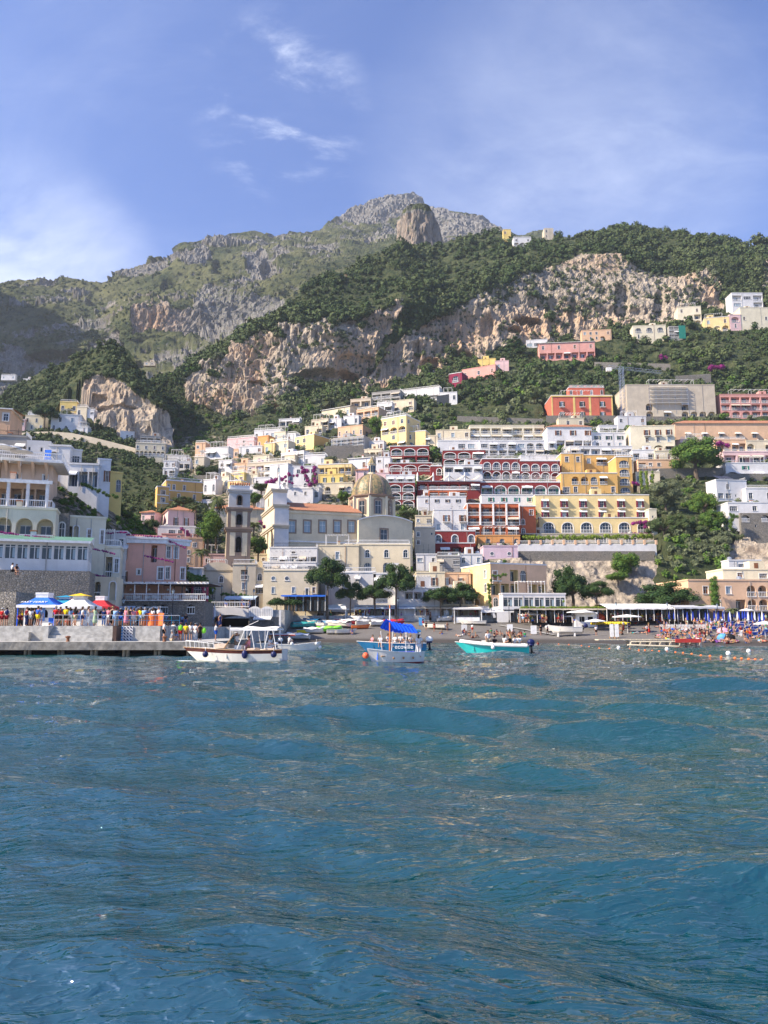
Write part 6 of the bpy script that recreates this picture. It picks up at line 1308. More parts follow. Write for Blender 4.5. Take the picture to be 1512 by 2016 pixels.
# ---------------------------------------------------------------- people
m, t, p = newmat('skin'); oi = N(t, 'ShaderNodeObjectInfo'); L(t, mixc(t, oi.outputs['Random'], (.50, .27, .17), (.26, .12, .07)), p.inputs['Base Color']); p.inputs['Roughness'].default_value = .6
plain('eye', (.02, .015, .01), .3); plain('lips', (.30, .08, .06), .6)
objcol('hairmat', .7)
def pose(kind):
 J = dict(pel=(0, 0, .94), spi=(0, 0, 1.14), che=(0, 0, 1.34), nec=(0, .01, 1.47), hd0=(0, 0, 1.55), hd1=(0, -.01, 1.64), hd2=(0, 0, 1.70))
 for s, q in (('l', 1), ('r', -1)):
  J.update({'sh'+s: (q*.17, 0, 1.40), 'el'+s: (q*.23, .03, 1.12), 'wr'+s: (q*.23, -.06, .88), 'ha'+s: (q*.22, -.09, .80), 'hi'+s: (q*.09, 0, .90), 'kn'+s: (q*.10, -.02, .50), 'an'+s: (q*.10, .03, .09), 'to'+s: (q*.12, -.12, .04)})
 if kind == 'walk': J.update(knl=(.09, -.16, .52), anl=(.09, -.10, .12), tol=(.1, -.25, .08), knr=(-.09, .06, .50), anr=(-.09, .26, .16), tor=(-.1, .14, .05), ell=(.22, .12, 1.14), wrl=(.2, .12, .92), hal=(.2, .10, .84), elr=(-.22, -.10, 1.14), wrr=(-.2, -.26, 1.0), har=(-.2, -.31, .95))
 if kind == 'arms': J.update(ell=(.25, -.12, 1.18), wrl=(.12, -.30, 1.30), hal=(.08, -.34, 1.36), elr=(-.25, -.12, 1.18), wrr=(-.12, -.30, 1.30), har=(-.08, -.34, 1.36))
 if kind == 'lean': J.update(spi=(0, -.05, 1.12), che=(0, -.16, 1.28), nec=(0, -.23, 1.38), hd0=(0, -.29, 1.44), hd1=(0, -.32, 1.52), hd2=(0, -.32, 1.58), shl=(.17, -.17, 1.33), shr=(-.17, -.17, 1.33), ell=(.2, -.28, 1.10), wrl=(.16, -.45, 1.02), hal=(.14, -.52, 1.0), elr=(-.2, -.28, 1.10), wrr=(-.16, -.45, 1.02), har=(-.14, -.52, 1.0))
 if kind in ('sit', 'chair'):
  dz = -.80 if kind == 'sit' else -.42
  for k in J: J[k] = (J[k][0], J[k][1], J[k][2]+dz)
  if kind == 'sit': J.update(hil=(.09, 0, .11), hir=(-.09, 0, .11), knl=(.13, -.36, .42), knr=(-.13, -.36, .42), anl=(.12, -.52, .09), anr=(-.12, -.52, .09), tol=(.12, -.66, .05), tor=(-.12, -.66, .05), ell=(.24, -.14, .36), elr=(-.24, -.14, .36), wrl=(.16, -.34, .46), wrr=(-.16, -.34, .46), hal=(.13, -.41, .47), har=(-.13, -.41, .47))
  else: J.update(hil=(.09, 0, .48), hir=(-.09, 0, .48), knl=(.11, -.40, .50), knr=(-.11, -.40, .50), anl=(.11, -.42, .09), anr=(-.11, -.42, .09), tol=(.11, -.56, .05), tor=(-.11, -.56, .05), ell=(.24, -.12, .74), elr=(-.24, -.12, .74), wrl=(.16, -.32, .70), wrr=(-.16, -.32, .70), hal=(.13, -.39, .70), har=(-.13, -.39, .70))
 if kind == 'lie':
  for k in J: x, y, z = J[k]; J[k] = (x, z-.9, .13-y)
  J.update(knl=(.11, -.38, .40), anl=(.11, -.62, .10), tol=(.11, -.74, .06), ell=(.30, .28, .08), wrl=(.28, .52, .08), hal=(.24, .58, .08), elr=(-.27, .20, .06), wrr=(-.28, -.02, .05), har=(-.27, -.10, .05))
 return J
RAD = dict(pel=.135, spi=.118, che=.14, nec=.052, hd0=.07, hd1=.098, hd2=.06, sh=.062, el=.042, wr=.029, ha=.030, hi=.098, kn=.062, an=.042, to=.035)
EDG = [('pel', 'spi'), ('spi', 'che'), ('che', 'nec'), ('nec', 'hd0'), ('hd0', 'hd1'), ('hd1', 'hd2')]+[(a+s, b+s) for s in 'lr' for a, b in (('sh', 'el'), ('el', 'wr'), ('wr', 'ha'), ('hi', 'kn'), ('kn', 'an'), ('an', 'to'))]+[('che', 'shl'), ('che', 'shr'), ('pel', 'hil'), ('pel', 'hir')]
def skin(J, edges, rad, root, sub=1):
 names = sorted({k for e in edges for k in e}, key=lambda k: (k != root, k)); me = bpy.data.meshes.new('x'); me.from_pydata([J[k] for k in names], [(names.index(a), names.index(b)) for a, b in edges], []); o = bpy.data.objects.new('x', me); COL.objects.link(o)
 md = o.modifiers.new('s', 'SKIN'); md.use_smooth_shade = True
 for i, k in enumerate(names): r = rad[k] if k in rad else rad[k[:-1]]; r = r if isinstance(r, tuple) else (r, r); me.skin_vertices[0].data[i].radius = r; me.skin_vertices[0].data[i].use_root = (k == root)
 m2 = o.modifiers.new('u', 'SUBSURF'); m2.levels = sub; m2.render_levels = sub; bpy.context.view_layer.update(); dg = bpy.context.evaluated_depsgraph_get(); ev = o.evaluated_get(dg); r = bpy.data.meshes.new_from_object(ev); V = [tuple(v.co) for v in r.vertices]; Fc = [tuple(f.vertices) for f in r.polygons]
 bpy.data.objects.remove(o); bpy.data.meshes.remove(r); return V, Fc
def bodymesh(kind):
 J = pose(kind); V, Fc = skin(J, EDG, RAD, 'pel'); mb = MB(); mb.v = V; mb.f = Fc; mb.m = [mb.mi('skin')]*len(Fc)
 h = Vector(J['hd1']); up = (Vector(J['hd2'])-Vector(J['hd0'])).normalized(); fw = Vector((0, -1, 0)) if kind != 'lie' else Vector((0, 0, 1)); sd = up.cross(fw)
 for s in (-1, 1): mb.ball(h+fw*.088+sd*s*.034+up*.0, .012, 'eye', 6, 4); mb.ball(h+sd*s*.098, .022, 'skin', 6, 4)
 mb.bar(h+fw*.09+up*.0, h+fw*.118-up*.035, .008, 'skin', 5, .014); mb.bar(h+fw*.088-up*.055-sd*.02, h+fw*.088-up*.055+sd*.02, .007, 'lips', 4)
 for s, q in (('l', 1), ('r', -1)):
  w, a = Vector(J['wr'+s]), Vector(J['ha'+s]); d = (a-w).normalized(); sp = d.cross(Vector((0, 1, .3))).normalized(); c = sp.cross(d)
  for i, Lf in enumerate((.060, .072, .078, .070)): b0 = a+sp*(i-1.5)*.020; b1 = b0+d*Lf*.5+c*.008; mb.tube([b0, b1, b1+d*Lf*.45+c*.022], [.0095, .0085, .006], 'skin', 5)
  b0 = w*.45+a*.55+sp*q*.03; b1 = b0+sp*q*.028+d*.03; mb.tube([b0, b1, b1+d*.028+c*.01], [.011, .010, .007], 'skin', 5)
 me = mb.mesh('body', True); return J, me
def clothes(J):
 r = {}
 def mk(name, edges, rad, root):
  V, Fc = skin(J, edges, rad, root); b = MB(); b.v = V; b.f = Fc; b.m = [b.mi('fabric')]*len(Fc); r[name] = b.mesh(name, True)
 mid = lambda a, b, t: tuple(np.array(J[a])*(1-t)+np.array(J[b])*t)
 for s in 'lr': J['um'+s] = mid('sh'+s, 'el'+s, .75); J['sm'+s] = mid('hi'+s, 'kn'+s, .72); J['br'+s] = mid('hi'+s, 'kn'+s, .22)
 J['c2'] = mid('che', 'nec', .45)
 mk('shirt', [('pel', 'spi'), ('spi', 'che'), ('che', 'c2'), ('che', 'shl'), ('che', 'shr'), ('shl', 'uml'), ('shr', 'umr')], dict(pel=.155, spi=.145, che=.162, c2=.09, sh=.085, um=.075), 'che')
 mk('shorts', [('pel', 'hil'), ('pel', 'hir'), ('hil', 'sml'), ('hir', 'smr')], dict(pel=.150, hi=.118, sm=.105), 'pel')
 mk('trousers', [('pel', 'hil'), ('pel', 'hir'), ('hil', 'knl'), ('knl', 'anl'), ('hir', 'knr'), ('knr', 'anr')], dict(pel=.150, hi=.112, kn=.082, an=.068), 'pel')
 mk('briefs', [('pel', 'hil'), ('pel', 'hir'), ('hil', 'brl'), ('hir', 'brr')], dict(pel=.142, hi=.110, br=.095), 'pel')
 mk('top', [('spi', 'che'), ('che', 'c2')], dict(spi=.125, che=.150, c2=.06), 'che')
 km = tuple((np.array(J['knl'])+np.array(J['knr']))/2); J['km'] = km; J['pm'] = tuple((np.array(J['pel'])+np.array(km))/2); J['lm'] = tuple((np.array(J['anl'])+np.array(J['anr']))/2+np.array([0, 0, .1]))
 mk('dress', [('lm', 'km'), ('km', 'pm'), ('pm', 'pel'), ('pel', 'spi'), ('spi', 'che'), ('che', 'c2'), ('che', 'shl'), ('che', 'shr')], dict(lm=(.26, .24), km=(.24, .22), pm=(.20, .19), pel=.165, spi=.135, che=.155, c2=.08, sh=.075), 'che')
 return r
def headwear(J, kind):
 h = Vector(J['hd1']); up = (Vector(J['hd2'])-Vector(J['hd0'])).normalized(); fw = Vector((0, -1, 0)) if kind != 'lie' else Vector((0, 0, 1)); r = {}
 def rot(b): return b
 for nm in ('hair', 'long_hair', 'cap', 'sun_hat'):
  b = MB(); mt = 'hairmat' if 'hair' in nm else 'fabric'; c = h+up*.03-fw*.018
  b.ball(c, .108, mt, 12, 8, (1, 1, .98))
  if nm == 'long_hair': b.tube([h-fw*.06, h-fw*.10-up*.14, h-fw*.11-up*.26], [.085, .075, .03], mt, 8)
  if nm == 'hair' or nm == 'long_hair':
   b.v = [tuple(Vector(v) if (Vector(v)-h).dot(fw) < .045 or (Vector(v)-h).dot(up) > .06 else Vector(v)-fw*((Vector(v)-h).dot(fw)-.045)) for v in b.v]
  if nm == 'cap': b.v = [tuple(Vector(v) if (Vector(v)-h).dot(up) > .035 else Vector(v)-up*((Vector(v)-h).dot(up)-.035)) for v in b.v]; b.tube([h+up*.045+fw*.06, h+up*.035+fw*.19], [.085, .05], mt, 8); b.v = b.v
  if nm == 'sun_hat':
   b.v = [tuple(Vector(v) if (Vector(v)-h).dot(up) > .04 else Vector(v)-up*((Vector(v)-h).dot(up)-.04)) for v in b.v]; b.bar(h+up*.04, h+up*.055, .21, mt, 14)
  r[nm] = b.mesh(nm, nm != 'sun_hat')
 return r
PR = {}
for kd in ('stand', 'walk', 'arms', 'lean', 'sit', 'chair', 'lie'):
 J, bm_ = bodymesh(kd); cl_ = clothes(dict(J)); PR[kd] = dict(body=bm_, **cl_, **headwear(J, kd))
CLR = dict(white=(.75, .75, .75), black=(.012, .012, .015), navy=(.015, .03, .12), blue=(.03, .12, .55), red=(.50, .02, .02), yellow=(.80, .62, .02), green=(.03, .30, .10), grey=(.25, .26, .28), pink=(.75, .28, .35), beige=(.50, .40, .28), lightblue=(.28, .45, .70), orange=(.75, .20, .03), maroon=(.18, .01, .02), palegreen=(.42, .55, .35), teal=(.02, .35, .35), brown=(.18, .09, .04), purple=(.2, .06, .35), denim=(.06, .13, .32), straw=(.60, .45, .22))
HAIRC = dict(dark=(.02, .013, .01), brown=(.09, .045, .02), blond=(.40, .25, .09), grey=(.35, .33, .31))
NP = [0]
def person(loc, rz, kind, top, bot, where, hair='dark', hat=None, btype='shorts', group=None, sc=None, parent=None):
 NP[0] += 1; r = random.Random(NP[0]*17); pr = PR[kind]; verb = dict(stand='standing', walk='walking', arms='with raised arms', lean='leaning forward', sit='sitting', chair='seated', lie='lying')[kind]
 if top and btype == 'dress': d = f'person in {top} dress'
 elif top: d = f'person in {top} shirt and {bot} {btype}'
 else: d = f'person in {bot} swimwear'
 if hat: d += f' and {hat[0]} {hat[1].replace("_", " ")}'
 root = thing('person', f'{d} {verb} {where}', 'person', loc, rz, group); s = (sc or r.uniform(.93, 1.05)); root.scale = (s, s, s)
 ch = []
 ch.append(link('body', pr['body'], root))
 if btype == 'dress' and top: ch.append(link('dress', pr['dress'], root, color=CLR[top]))
 else:
  if top: ch.append(link('shirt', pr['shirt'], root, color=CLR[top]))
  elif r.random() < .5: ch.append(link('bikini_top', pr['top'], root, color=CLR[bot]))
  ch.append(link(btype if top else 'swim_briefs', pr[btype if top else 'briefs'], root, color=CLR[bot]))
 ln = r.random() < .4; ch.append(link('hair', pr['long_hair' if ln else 'hair'], root, color=HAIRC[hair]))
 if hat: ch.append(link('hat' if hat[1] == 'sun_hat' else 'cap', pr[hat[1]], root, color=CLR[hat[0]]))
 return root
def rndperson(loc, where, kinds=('stand', 'walk'), swim=0, rz=None, group=None):
 r = random; top = None if r.random() < swim else r.choice(['white', 'white', 'white', 'black', 'navy', 'lightblue', 'red', 'grey', 'pink', 'beige', 'yellow', 'green', 'blue', 'black', 'teal', 'orange', 'maroon']); bt = 'shorts' if r.random() < .6 else ('trousers' if r.random() < .5 else 'dress')
 hat = None if r.random() < .72 else (r.choice(['white', 'straw', 'navy', 'red', 'beige']), r.choice(['cap', 'sun_hat']))
 if hat and hat[0] == 'straw': hat = ('straw', 'sun_hat')
 return person(loc, r.uniform(0, 6.28) if rz is None else rz, r.choice(kinds), top, r.choice(['black', 'navy', 'beige', 'white', 'denim', 'grey', 'red', 'blue', 'maroon', 'green']), where, r.choice(['dark', 'dark', 'brown', 'brown', 'blond', 'grey']), hat, bt if top else 'shorts', group)
# ---------------------------------------------------------------- boats (bow towards local +x, waterline at z = 0)
def hullparts(root, Ln, B, Hh, c_hull, c_band=None, c_in='white', rake=.5, draft=.25, sheer=.30, band=.28, boot=None, deck=.30, full=.75):
 n = 18; st = []
 for i in range(n+1):
  s = i/n; b = B/2*(.80+.20*min(1, s*3))*(1-max(0, (s-.45)/.55)**2.4); sh = Hh*(1+sheer*(s**2.5)-.06*math.sin(math.pi*s)); st.append((s, max(b, .015), sh))
 x_at = lambda s, z: -Ln/2+Ln*s*(1-rake*.10)+rake*.10*Ln*s**6*(z/Hh)*1.0
 def sec(k, s, b, sh): # k 0..1 keel->sheer
  zz = -draft+(sh+draft)*k; bb = b*(full*min(1, k/.25)**.6+(1-full)*k) if k > 0 else 0
  return (x_at(s, zz), bb, zz)
 ks = [0, .08, .2, .3, .45, .6, .8, 1]
 mb = MB()
 for side in (-1, 1):
  for i in range(n):
   for j in range(len(ks)-1):
    q = [sec(ks[j], *st[i]), sec(ks[j], *st[i+1]), sec(ks[j+1], *st[i+1]), sec(ks[j+1], *st[i])]; q = [(a, side*b, c) for a, b, c in q]
    if side > 0: q.reverse()
    m_ = c_hull
    if c_band and ks[j] >= .78: m_ = c_band
    if boot and ks[j+1] <= .31: m_ = boot
    mb.poly(q, m_)
 q = [sec(k, *st[0]) for k in ks]; mb.poly([(a, b, c) for a, b, c in q]+[(a, -b, c) for a, b, c in reversed(q)], c_hull); h = mb.build('hull', root, True)
 mb = MB(); fl = max(.12, Hh*.30)
 for i in range(n):
  (s0, b0, h0), (s1, b1, h1) = st[i], st[i+1]; w = .10
  for sd in (-1, 1):
   o0, o1 = (x_at(s0, h0), sd*(b0+.03), h0), (x_at(s1, h1), sd*(b1+.03), h1); i0, i1 = (x_at(s0, h0), sd*max(0, b0-w), h0), (x_at(s1, h1), sd*max(0, b1-w), h1)
   up = lambda q: (q[0], q[1], q[2]+.05)
   mb.poly([up(o0), up(o1), up(i1), up(i0)] if sd < 0 else [up(i0), up(i1), up(o1), up(o0)], c_in if c_in in ('trim', 'wood') else 'trim'); mb.poly([o0, o1, up(o1), up(o0)], 'wood' if c_band else 'trim')
   g0, g1 = (fl if s0 <= 1-deck else h0-.04), (fl if s1 <= 1-deck else h1-.04); mb.poly([up(i0), up(i1), (i1[0], i1[1]*.9, g1), (i0[0], i0[1]*.9, g0)], c_in)
 mb.build('gunwale', root)
 mb = MB()
 for i in range(n):
  (s0, b0, h0), (s1, b1, h1) = st[i], st[i+1]; d0 = s0 > 1-deck; z0, z1 = (h0+.04, h1+.04) if d0 else (fl, fl); k = .97 if d0 else .84
  mb.poly([(x_at(s0, z0), -b0*k, z0), (x_at(s1, z1), -b1*k, z1), (x_at(s1, z1), b1*k, z1), (x_at(s0, z0), b0*k, z0)], c_in)
 i = next(i for i in range(n) if st[i][0] > 1-deck) if deck > 0 else None
 if i: s0, b0, h0 = st[i]; mb.poly([(x_at(s0, h0), -b0*.95, fl), (x_at(s0, h0), b0*.95, fl), (x_at(s0, h0), b0*.95, h0+.04), (x_at(s0, h0), -b0*.95, h0+.04)], c_in)
 mb.build('deck', root); return st, x_at
def thwart(root, x, b, z, mt='wood', w=.28): mb = MB(); mb.box(x-w/2, x+w/2, -b, b, z, z+.05, mt); mb.build('bench', root)
def outboard(root, x, z, cowl='trim', s=1.0, tilt=0):
 o = MB(); o.ball((0, 0, .30), .27, cowl, 12, 8, (1.15, .8, .95)); o.box(-.22, .22, -.17, .17, .02, .16, 'navy'); o.bar((0, 0, .1), (-.05, 0, -.55), .09, 'iron', 8); o.box(-.28, .12, -.02, .02, -.62, -.5, 'iron'); o.ball((-.06, 0, -.72), .08, 'iron', 8, 5, (2.2, 1, 1)); o.box(.1, .35, -.06, .06, -.1, .12, 'iron')
 o.build('outboard_motor', root, True, Matrix.Translation((x-.28*s, 0, z)) @ Matrix.Rotation(tilt, 4, 'Y') @ Matrix.Scale(s, 4))
def fender(root, x, y, z, mt='navy', r=.2, lg=0):
 o = MB(); o.ball((0, 0, 0), r, mt, 10, 7, (1, .8, 1+lg)); o.bar((0, 0, r*(1+lg)), (0, 0, r+.28+lg*r), .02, 'trim', 4); o.build('fender', root, True, Matrix.Translation((x, y, z)))
def canopy(root, x0, x1, b, z0, zf, mt, posts, pm='trim', arch=.12, zs=None):
 o = MB(); n = 6
 for i in range(n):
  for j in range(4):
   f = lambda u, v: (x0+(x1-x0)*u, -b+2*b*v, zf+arch*(1-(2*v-1)**2)+.04*math.sin(u*9))
   o.poly([f(i/n, j/4), f((i+1)/n, j/4), f((i+1)/n, (j+1)/4), f(i/n, (j+1)/4)], mt)
 for sd in (-1, 1): o.poly([(x0, sd*b, zf), (x1, sd*b, zf), (x1, sd*b, zf-.14), (x0, sd*b, zf-.14)], mt)
 for x_ in (x0, x1): o.poly([(x_, -b, zf), (x_, b, zf), (x_, b, zf-.10), (x_, -b, zf-.10)], mt)
 o.build('canopy', root)
 for (xa, xb) in posts:
  for sd in (-1, 1): o = MB(); o.bar((xa, sd*b*.96, z0), (xb, sd*b*.96, zf), .03, pm, 6); o.build('canopy_post', root)
def sea(px, py): D = CH*F/(py-1238)*.985; x, y, z = P(px, py, D); return Vector((x, D, 0))
def textobj(s, size, mt, parent, mat, name='lettering', ext=.01):
 c = bpy.data.curves.new(name, 'FONT'); c.body = s; c.size = size; c.extrude = ext; c.align_x = 'CENTER'; c.align_y = 'CENTER'; o = bpy.data.objects.new(name, c); COL.objects.link(o); dg = bpy.context.evaluated_depsgraph_get(); me = bpy.data.meshes.new_from_object(o.evaluated_get(dg)); bpy.data.objects.remove(o); me.materials.clear(); me.materials.append(MAT[mt]); return link(name, me, parent, mat)
plain('mahog', (.10, .022, .012), .3, spec=.5); plain('hullwhite', (.72, .68, .60), .35, spec=.5, var=.05); plain('turq', (.01, .42, .40), .35, spec=.5, var=.05); plain('hullblue', (.01, .14, .30), .35, spec=.5, var=.05); plain('bluecanvas', (.005, .10, .75), .8, var=.05); plain('cream_seat', (.66, .52, .40), .7); plain('redpaint', (.42, .04, .03), .5); plain('ormast', (.60, .18, .05), .6); plain('orbuoy', (.85, .13, .05), .5)
# white and mahogany motor boat
c = sea(462, 1300); Ln = 190/F*c.y; A_ = math.pi+R_(-6); root = thing('motor_boat', 'white motor boat with a mahogany band and white canopy leaving the pier', 'boat', c, A_)
hullparts(root, Ln*1.04, 2.3, .84, 'hullwhite', 'mahog', 'hullwhite', 1.3, .3, .18, boot=None, deck=.42)
canopy(root, -Ln*.47, -Ln*.12, .95, .9, 2.32, 'cloth_white', [(-Ln*.46, -Ln*.42), (-Ln*.34, -Ln*.38), (-Ln*.24, -Ln*.20), (-Ln*.06, -Ln*.14)])
o = MB(); o.poly([(.55, -.85, .95), (.55, .85, .95), (-.1, .8, 1.85), (-.1, -.8, 1.85)], 'glass'); o.bar((.55, -.85, .95), (-.1, -.8, 1.9), .035, 'wood', 5); o.bar((.55, .85, .95), (-.1, .8, 1.9), .035, 'wood', 5); o.bar((-.1, -.8, 1.88), (-.1, .8, 1.88), .035, 'wood', 5); o.build('windscreen', root)
for (x0, x1, y0, y1, z0, z1, nm, mt) in ((.3, 1.3, -.7, .7, .95, 1.25, 'cabin_top', 'cream_seat'), (-.6, -.1, -.5, .5, .3, 1.15, 'console', 'hullwhite'), (-1.6, -1.1, -.8, .8, .3, .95, 'seat', 'cream_seat'), (-3.0, -2.3, -.85, .85, .3, .95, 'sun_pad', 'cream_seat')):
 o = MB(); o.box(x0, x1, y0, y1, z0, z1, mt); o.build(nm, root)
for sd in (-1, 1):
 o = MB(); pts = [(1.2+i*.38, sd*(1.05*(1-max(0, (i*.38-.2)/2.6)**2)), 1.28+i*.035) for i in range(7)]; o.tube(pts, .022, 'trim', 5)
 for q in pts: o.bar(q, (q[0]-.05, q[1]*1.02, .92+.02*q[0]), .018, 'trim', 4)
 o.build('bow_rail', root)
for x_, lg in ((1.75, 0), (-1.05, .35), (-3.1, 0)): fender(root, x_, 1.17, .55, 'navy', .22, lg);
for x_, lg in ((1.7, 0), (-1.0, .35)): fender(root, x_, -1.17, .55, 'navy', .22, lg)
person(c+Vector((.1, 0, .35)), 1.3, 'stand', 'white', 'beige', 'at the wheel of the mahogany trimmed motor boat', 'brown', ('white', 'sun_hat'), 'trousers')
person(c+Vector((.9, .3, .5)), -1.9, 'chair', 'pink', 'white', 'on the seat of the mahogany trimmed motor boat', 'dark', None, 'dress')
person(c+Vector((2.5, -.2, .55)), 1.4, 'chair', 'white', 'white', 'at the stern of the mahogany trimmed motor boat', 'blond', None, 'shorts')
BOATWAKE += [(c.x-Ln*.5, c.y, 1.1, .5, 0, .9), (c.x, c.y-1.0, Ln*.5, .35, 0, .55), (c.x+Ln*.5+3, c.y+1.2, 4.5, .45, .08, .85), (c.x+Ln*.5+.6, c.y, 1, .9, 0, .8), (c.x+9, c.y+4.5, 5, .4, .1, .5)]
# second canopied boat behind it
c = sea(492, 1277); root = thing('motor_boat', 'white canopied boat moored behind the mahogany trimmed boat', 'boat', c, math.pi+.1); hullparts(root, 6.2, 2.0, .7, 'hullwhite', None, 'hullwhite', 1, .3, .2, deck=.35)
canopy(root, -1.8, 2.2, .9, .7, 2.25, 'cloth_white', [(-1.7, -1.7), (.3, .3), (2.1, 2.1)]); thwart(root, -1, .8, .45, 'cream_seat', .5); outboard(root, -3.1, .75); o = MB(); o.bar((2.35, -.7, .7), (2.35, -.7, 2.7), .06, 'steel', 6); o.build('mast', root); o = MB(); o.bar((1.0, 0, 2.3), (-.9, .3, 3.2), .03, 'trim', 5); o.build('aerial', root)
# cream launch
c = sea(588, 1279); root = thing('motor_boat', 'small cream launch with one person and white ball fenders near the sand', 'boat', c, .08); hullparts(root, 4.4, 1.6, .62, 'hullwhite', None, 'hullwhite', 1, .25, .45, deck=.25); thwart(root, -.5, .7, .42, 'cream_seat'); thwart(root, .6, .65, .42, 'cream_seat'); outboard(root, -2.15, .45, 'steel', .8)
for x_ in (-.7, 1.9): fender(root, x_, -.75 if x_ < 0 else -.5, .75, 'trim', .17)
fender(root, 2.25, 0, .35, 'trim', .2)
person(c+Vector((-1.0, 0, .30)), 2.2, 'chair', 'white', 'grey', 'in the small cream launch', 'dark', None, 'shorts')
BOATWAKE += [(c.x+2.4, c.y-.4, .8, .4, 0, .7), (c.x+6, c.y-2, 5, .35, 0, .4)]
# blue boat with lettering
c = sea(772, 1281); root = thing('motor_boat', 'long blue passenger boat lettered ecoville, full of seated people', 'boat', c, math.pi+.03); Ln = 6.9; hullparts(root, Ln, 2.1, .85, 'hullblue', None, 'hullwhite', 1.2, .3, .22, deck=.22)
for x_ in (-2, -1, 0, 1): thwart(root, x_, .85, .55, 'cream_seat')
outboard(root, -Ln/2, .85, 'trim', 1.25); canopy(root, -2.9, -1.3, .85, .8, 2.1, 'hullblue', [(-2.8, -2.8), (-1.4, -1.4)])
textobj('ecoville', .62, 'trim', root, Matrix.Translation((-1.15, 1.10, .50)) @ Matrix.Rotation(math.pi, 4, 'Z') @ Matrix.Rotation(math.pi/2-.12, 4, 'X'))
for i, (x_, tp_, h_) in enumerate(((-2.0, 'pink', 'dark'), (-1.2, 'white', 'brown'), (-.4, 'white', 'dark'), (.3, 'white', 'blond'), (.9, 'white', 'dark'), (1.4, 'black', 'dark'), (1.9, 'white', 'blond'))):
 person(c+Vector((x_, .45*((-1)**i)-.1, .42)), random.uniform(-1, 1), 'chair', tp_, 'white' if i % 2 else 'navy', 'aboard the blue boat, '+('at its bow', 'behind the pink dress', 'under the canopy edge', 'amidships', 'near the stern', 'beside the stern post', 'next to the motor')[i], h_, None, 'dress' if i == 0 else 'shorts')
person(c+Vector((2.7, .1, .45)), .3, 'stand', 'white', 'navy', 'at the tiller of the blue lettered boat', 'dark', ('white', 'cap'), 'shorts')
# white boat with blue awning and mast
c = sea(776, 1301); root = thing('wooden_boat', 'white wooden boat with blue inside, orange mast and bright blue awning', 'boat', c, math.pi+.55); Ln = 4.2; hullparts(root, Ln, 1.75, .68, 'hullwhite', None, 'bluecanvas', .7, .25, .38, boot='redpaint', deck=.16)
o = MB(); o.bar((.35, 0, .2), (.35, 0, 2.9), .065, 'ormast', 8, .05); o.bar((.35, 0, 2.9), (.35, 0, 3.7), .05, 'trim', 8, .04); o.bar((.35, 0, 3.7), (.35, 0, 3.95), .045, 'ormast', 8); o.build('mast', root)
o = MB(); K = 22
for i in range(K):
 for j in range(8):
  f = lambda u, v: (-1.45+2.1*u, -.85+1.7*v, 2.0+.62*(1-abs(2*v-1)**1.3)-.10*math.sin(math.pi*u)+.03*math.sin(u*K*2.1)+.35*u); o.poly([f(i/K, j/8), f((i+1)/K, j/8), f((i+1)/K, (j+1)/8), f(i/K, (j+1)/8)], 'bluecanvas')
o.build('awning', root)
for x_, y_ in ((-1.4, -.8), (-1.4, .8), (.6, -.8), (.6, .8)): o = MB(); o.bar((x_, y_*.75, .6), (x_, y_, 2.05+.1*(x_ > 0)), .02, 'trim', 5); o.build('awning_pole', root)
o = MB(); o.box(-Ln/2-.14, -Ln/2, -.04, .04, -.2, .95, 'ormast'); o.build('rudder', root)
for x_ in (-1.0, -.2, .6): o = MB(); o.ball((0, 0, 0), .09, 'wood', 8, 5, (1, .6, 1)); o.build('rope_fender', root, True, Matrix.Translation((x_, .90, .32)))
thwart(root, -.5, .8, .4); thwart(root, 1.2, .55, .42)
tag(o := link('mooring_buoy', (lambda b: (b.ball((0, 0, 0), .21, 'orbuoy', 14, 9), b.mesh('mooring_buoy', True))[1])(MB())), 'large orange ball buoy hanging at the bow of the white boat', 'buoy'); o.location = c+Vector((-1.95, -1.25, .5))
person(c+Vector((1.75, .3, .30)), 2.9, 'stand', 'white', 'white', 'at the stern of the white boat with blue awning', 'dark', ('white', 'cap'), 'trousers')
BOATWAKE += [(c.x, c.y-1.1, 2.6, .35, -.3, .45)]
# turquoise inflatable
c = sea(972, 1285); Ln = 136/F*c.y; root = thing('speed_boat', 'turquoise inflatable speedboat with white tubes and seated passengers', 'boat', c, math.pi-.10)
hullparts(root, Ln*.98, 2.1, .72, 'turq', None, 'hullwhite', 1.2, .3, .5, deck=.2)
for sd in (-1, 1): o = MB(); o.tube([(-Ln*.46+Ln*.93*s, sd*1.06*(1-max(0, (s-.45)/.55)**2.4), .78+.40*s**2.5) for s in [i/12 for i in range(13)]], .16, 'cloth_white', 10); o.build('tube', root)
o = MB(); o.box(.6, 1.1, -.4, .4, .3, 1.25, 'hullwhite'); o.poly([(1.1, -.4, 1.25), (1.1, .4, 1.25), (.95, .35, 1.6), (.95, -.35, 1.6)], 'glass'); o.build('console', root); outboard(root, -Ln*.48, .72, 'navy', 1.15); fender(root, .1, 1.24, .62, 'trim', .18); thwart(root, -1.6, .8, .55, 'cream_seat', .6); thwart(root, -.4, .8, .55, 'cream_seat', .6)
for i, (x_, tp_, k_) in enumerate(((-.55, 'white', 'stand'), (.1, 'black', 'chair'), (1.1, 'white', 'chair'), (1.5, 'black', 'chair'), (2.0, 'white', 'chair'), (2.45, 'white', 'chair'))):
 person(c+Vector((x_, -.3+.3*(i % 3), .38)), (0.4, 2.6, 2.2, -2, 2.4, 2.8)[i], k_, tp_, 'beige' if i != 1 else 'black', 'on the turquoise speedboat, '+('at its console', 'leaning on the side', 'amidships', 'behind the middle', 'near the stern', 'beside the motor')[i], ('brown', 'dark', 'dark', 'blond', 'dark', 'brown')[i], None, 'shorts')
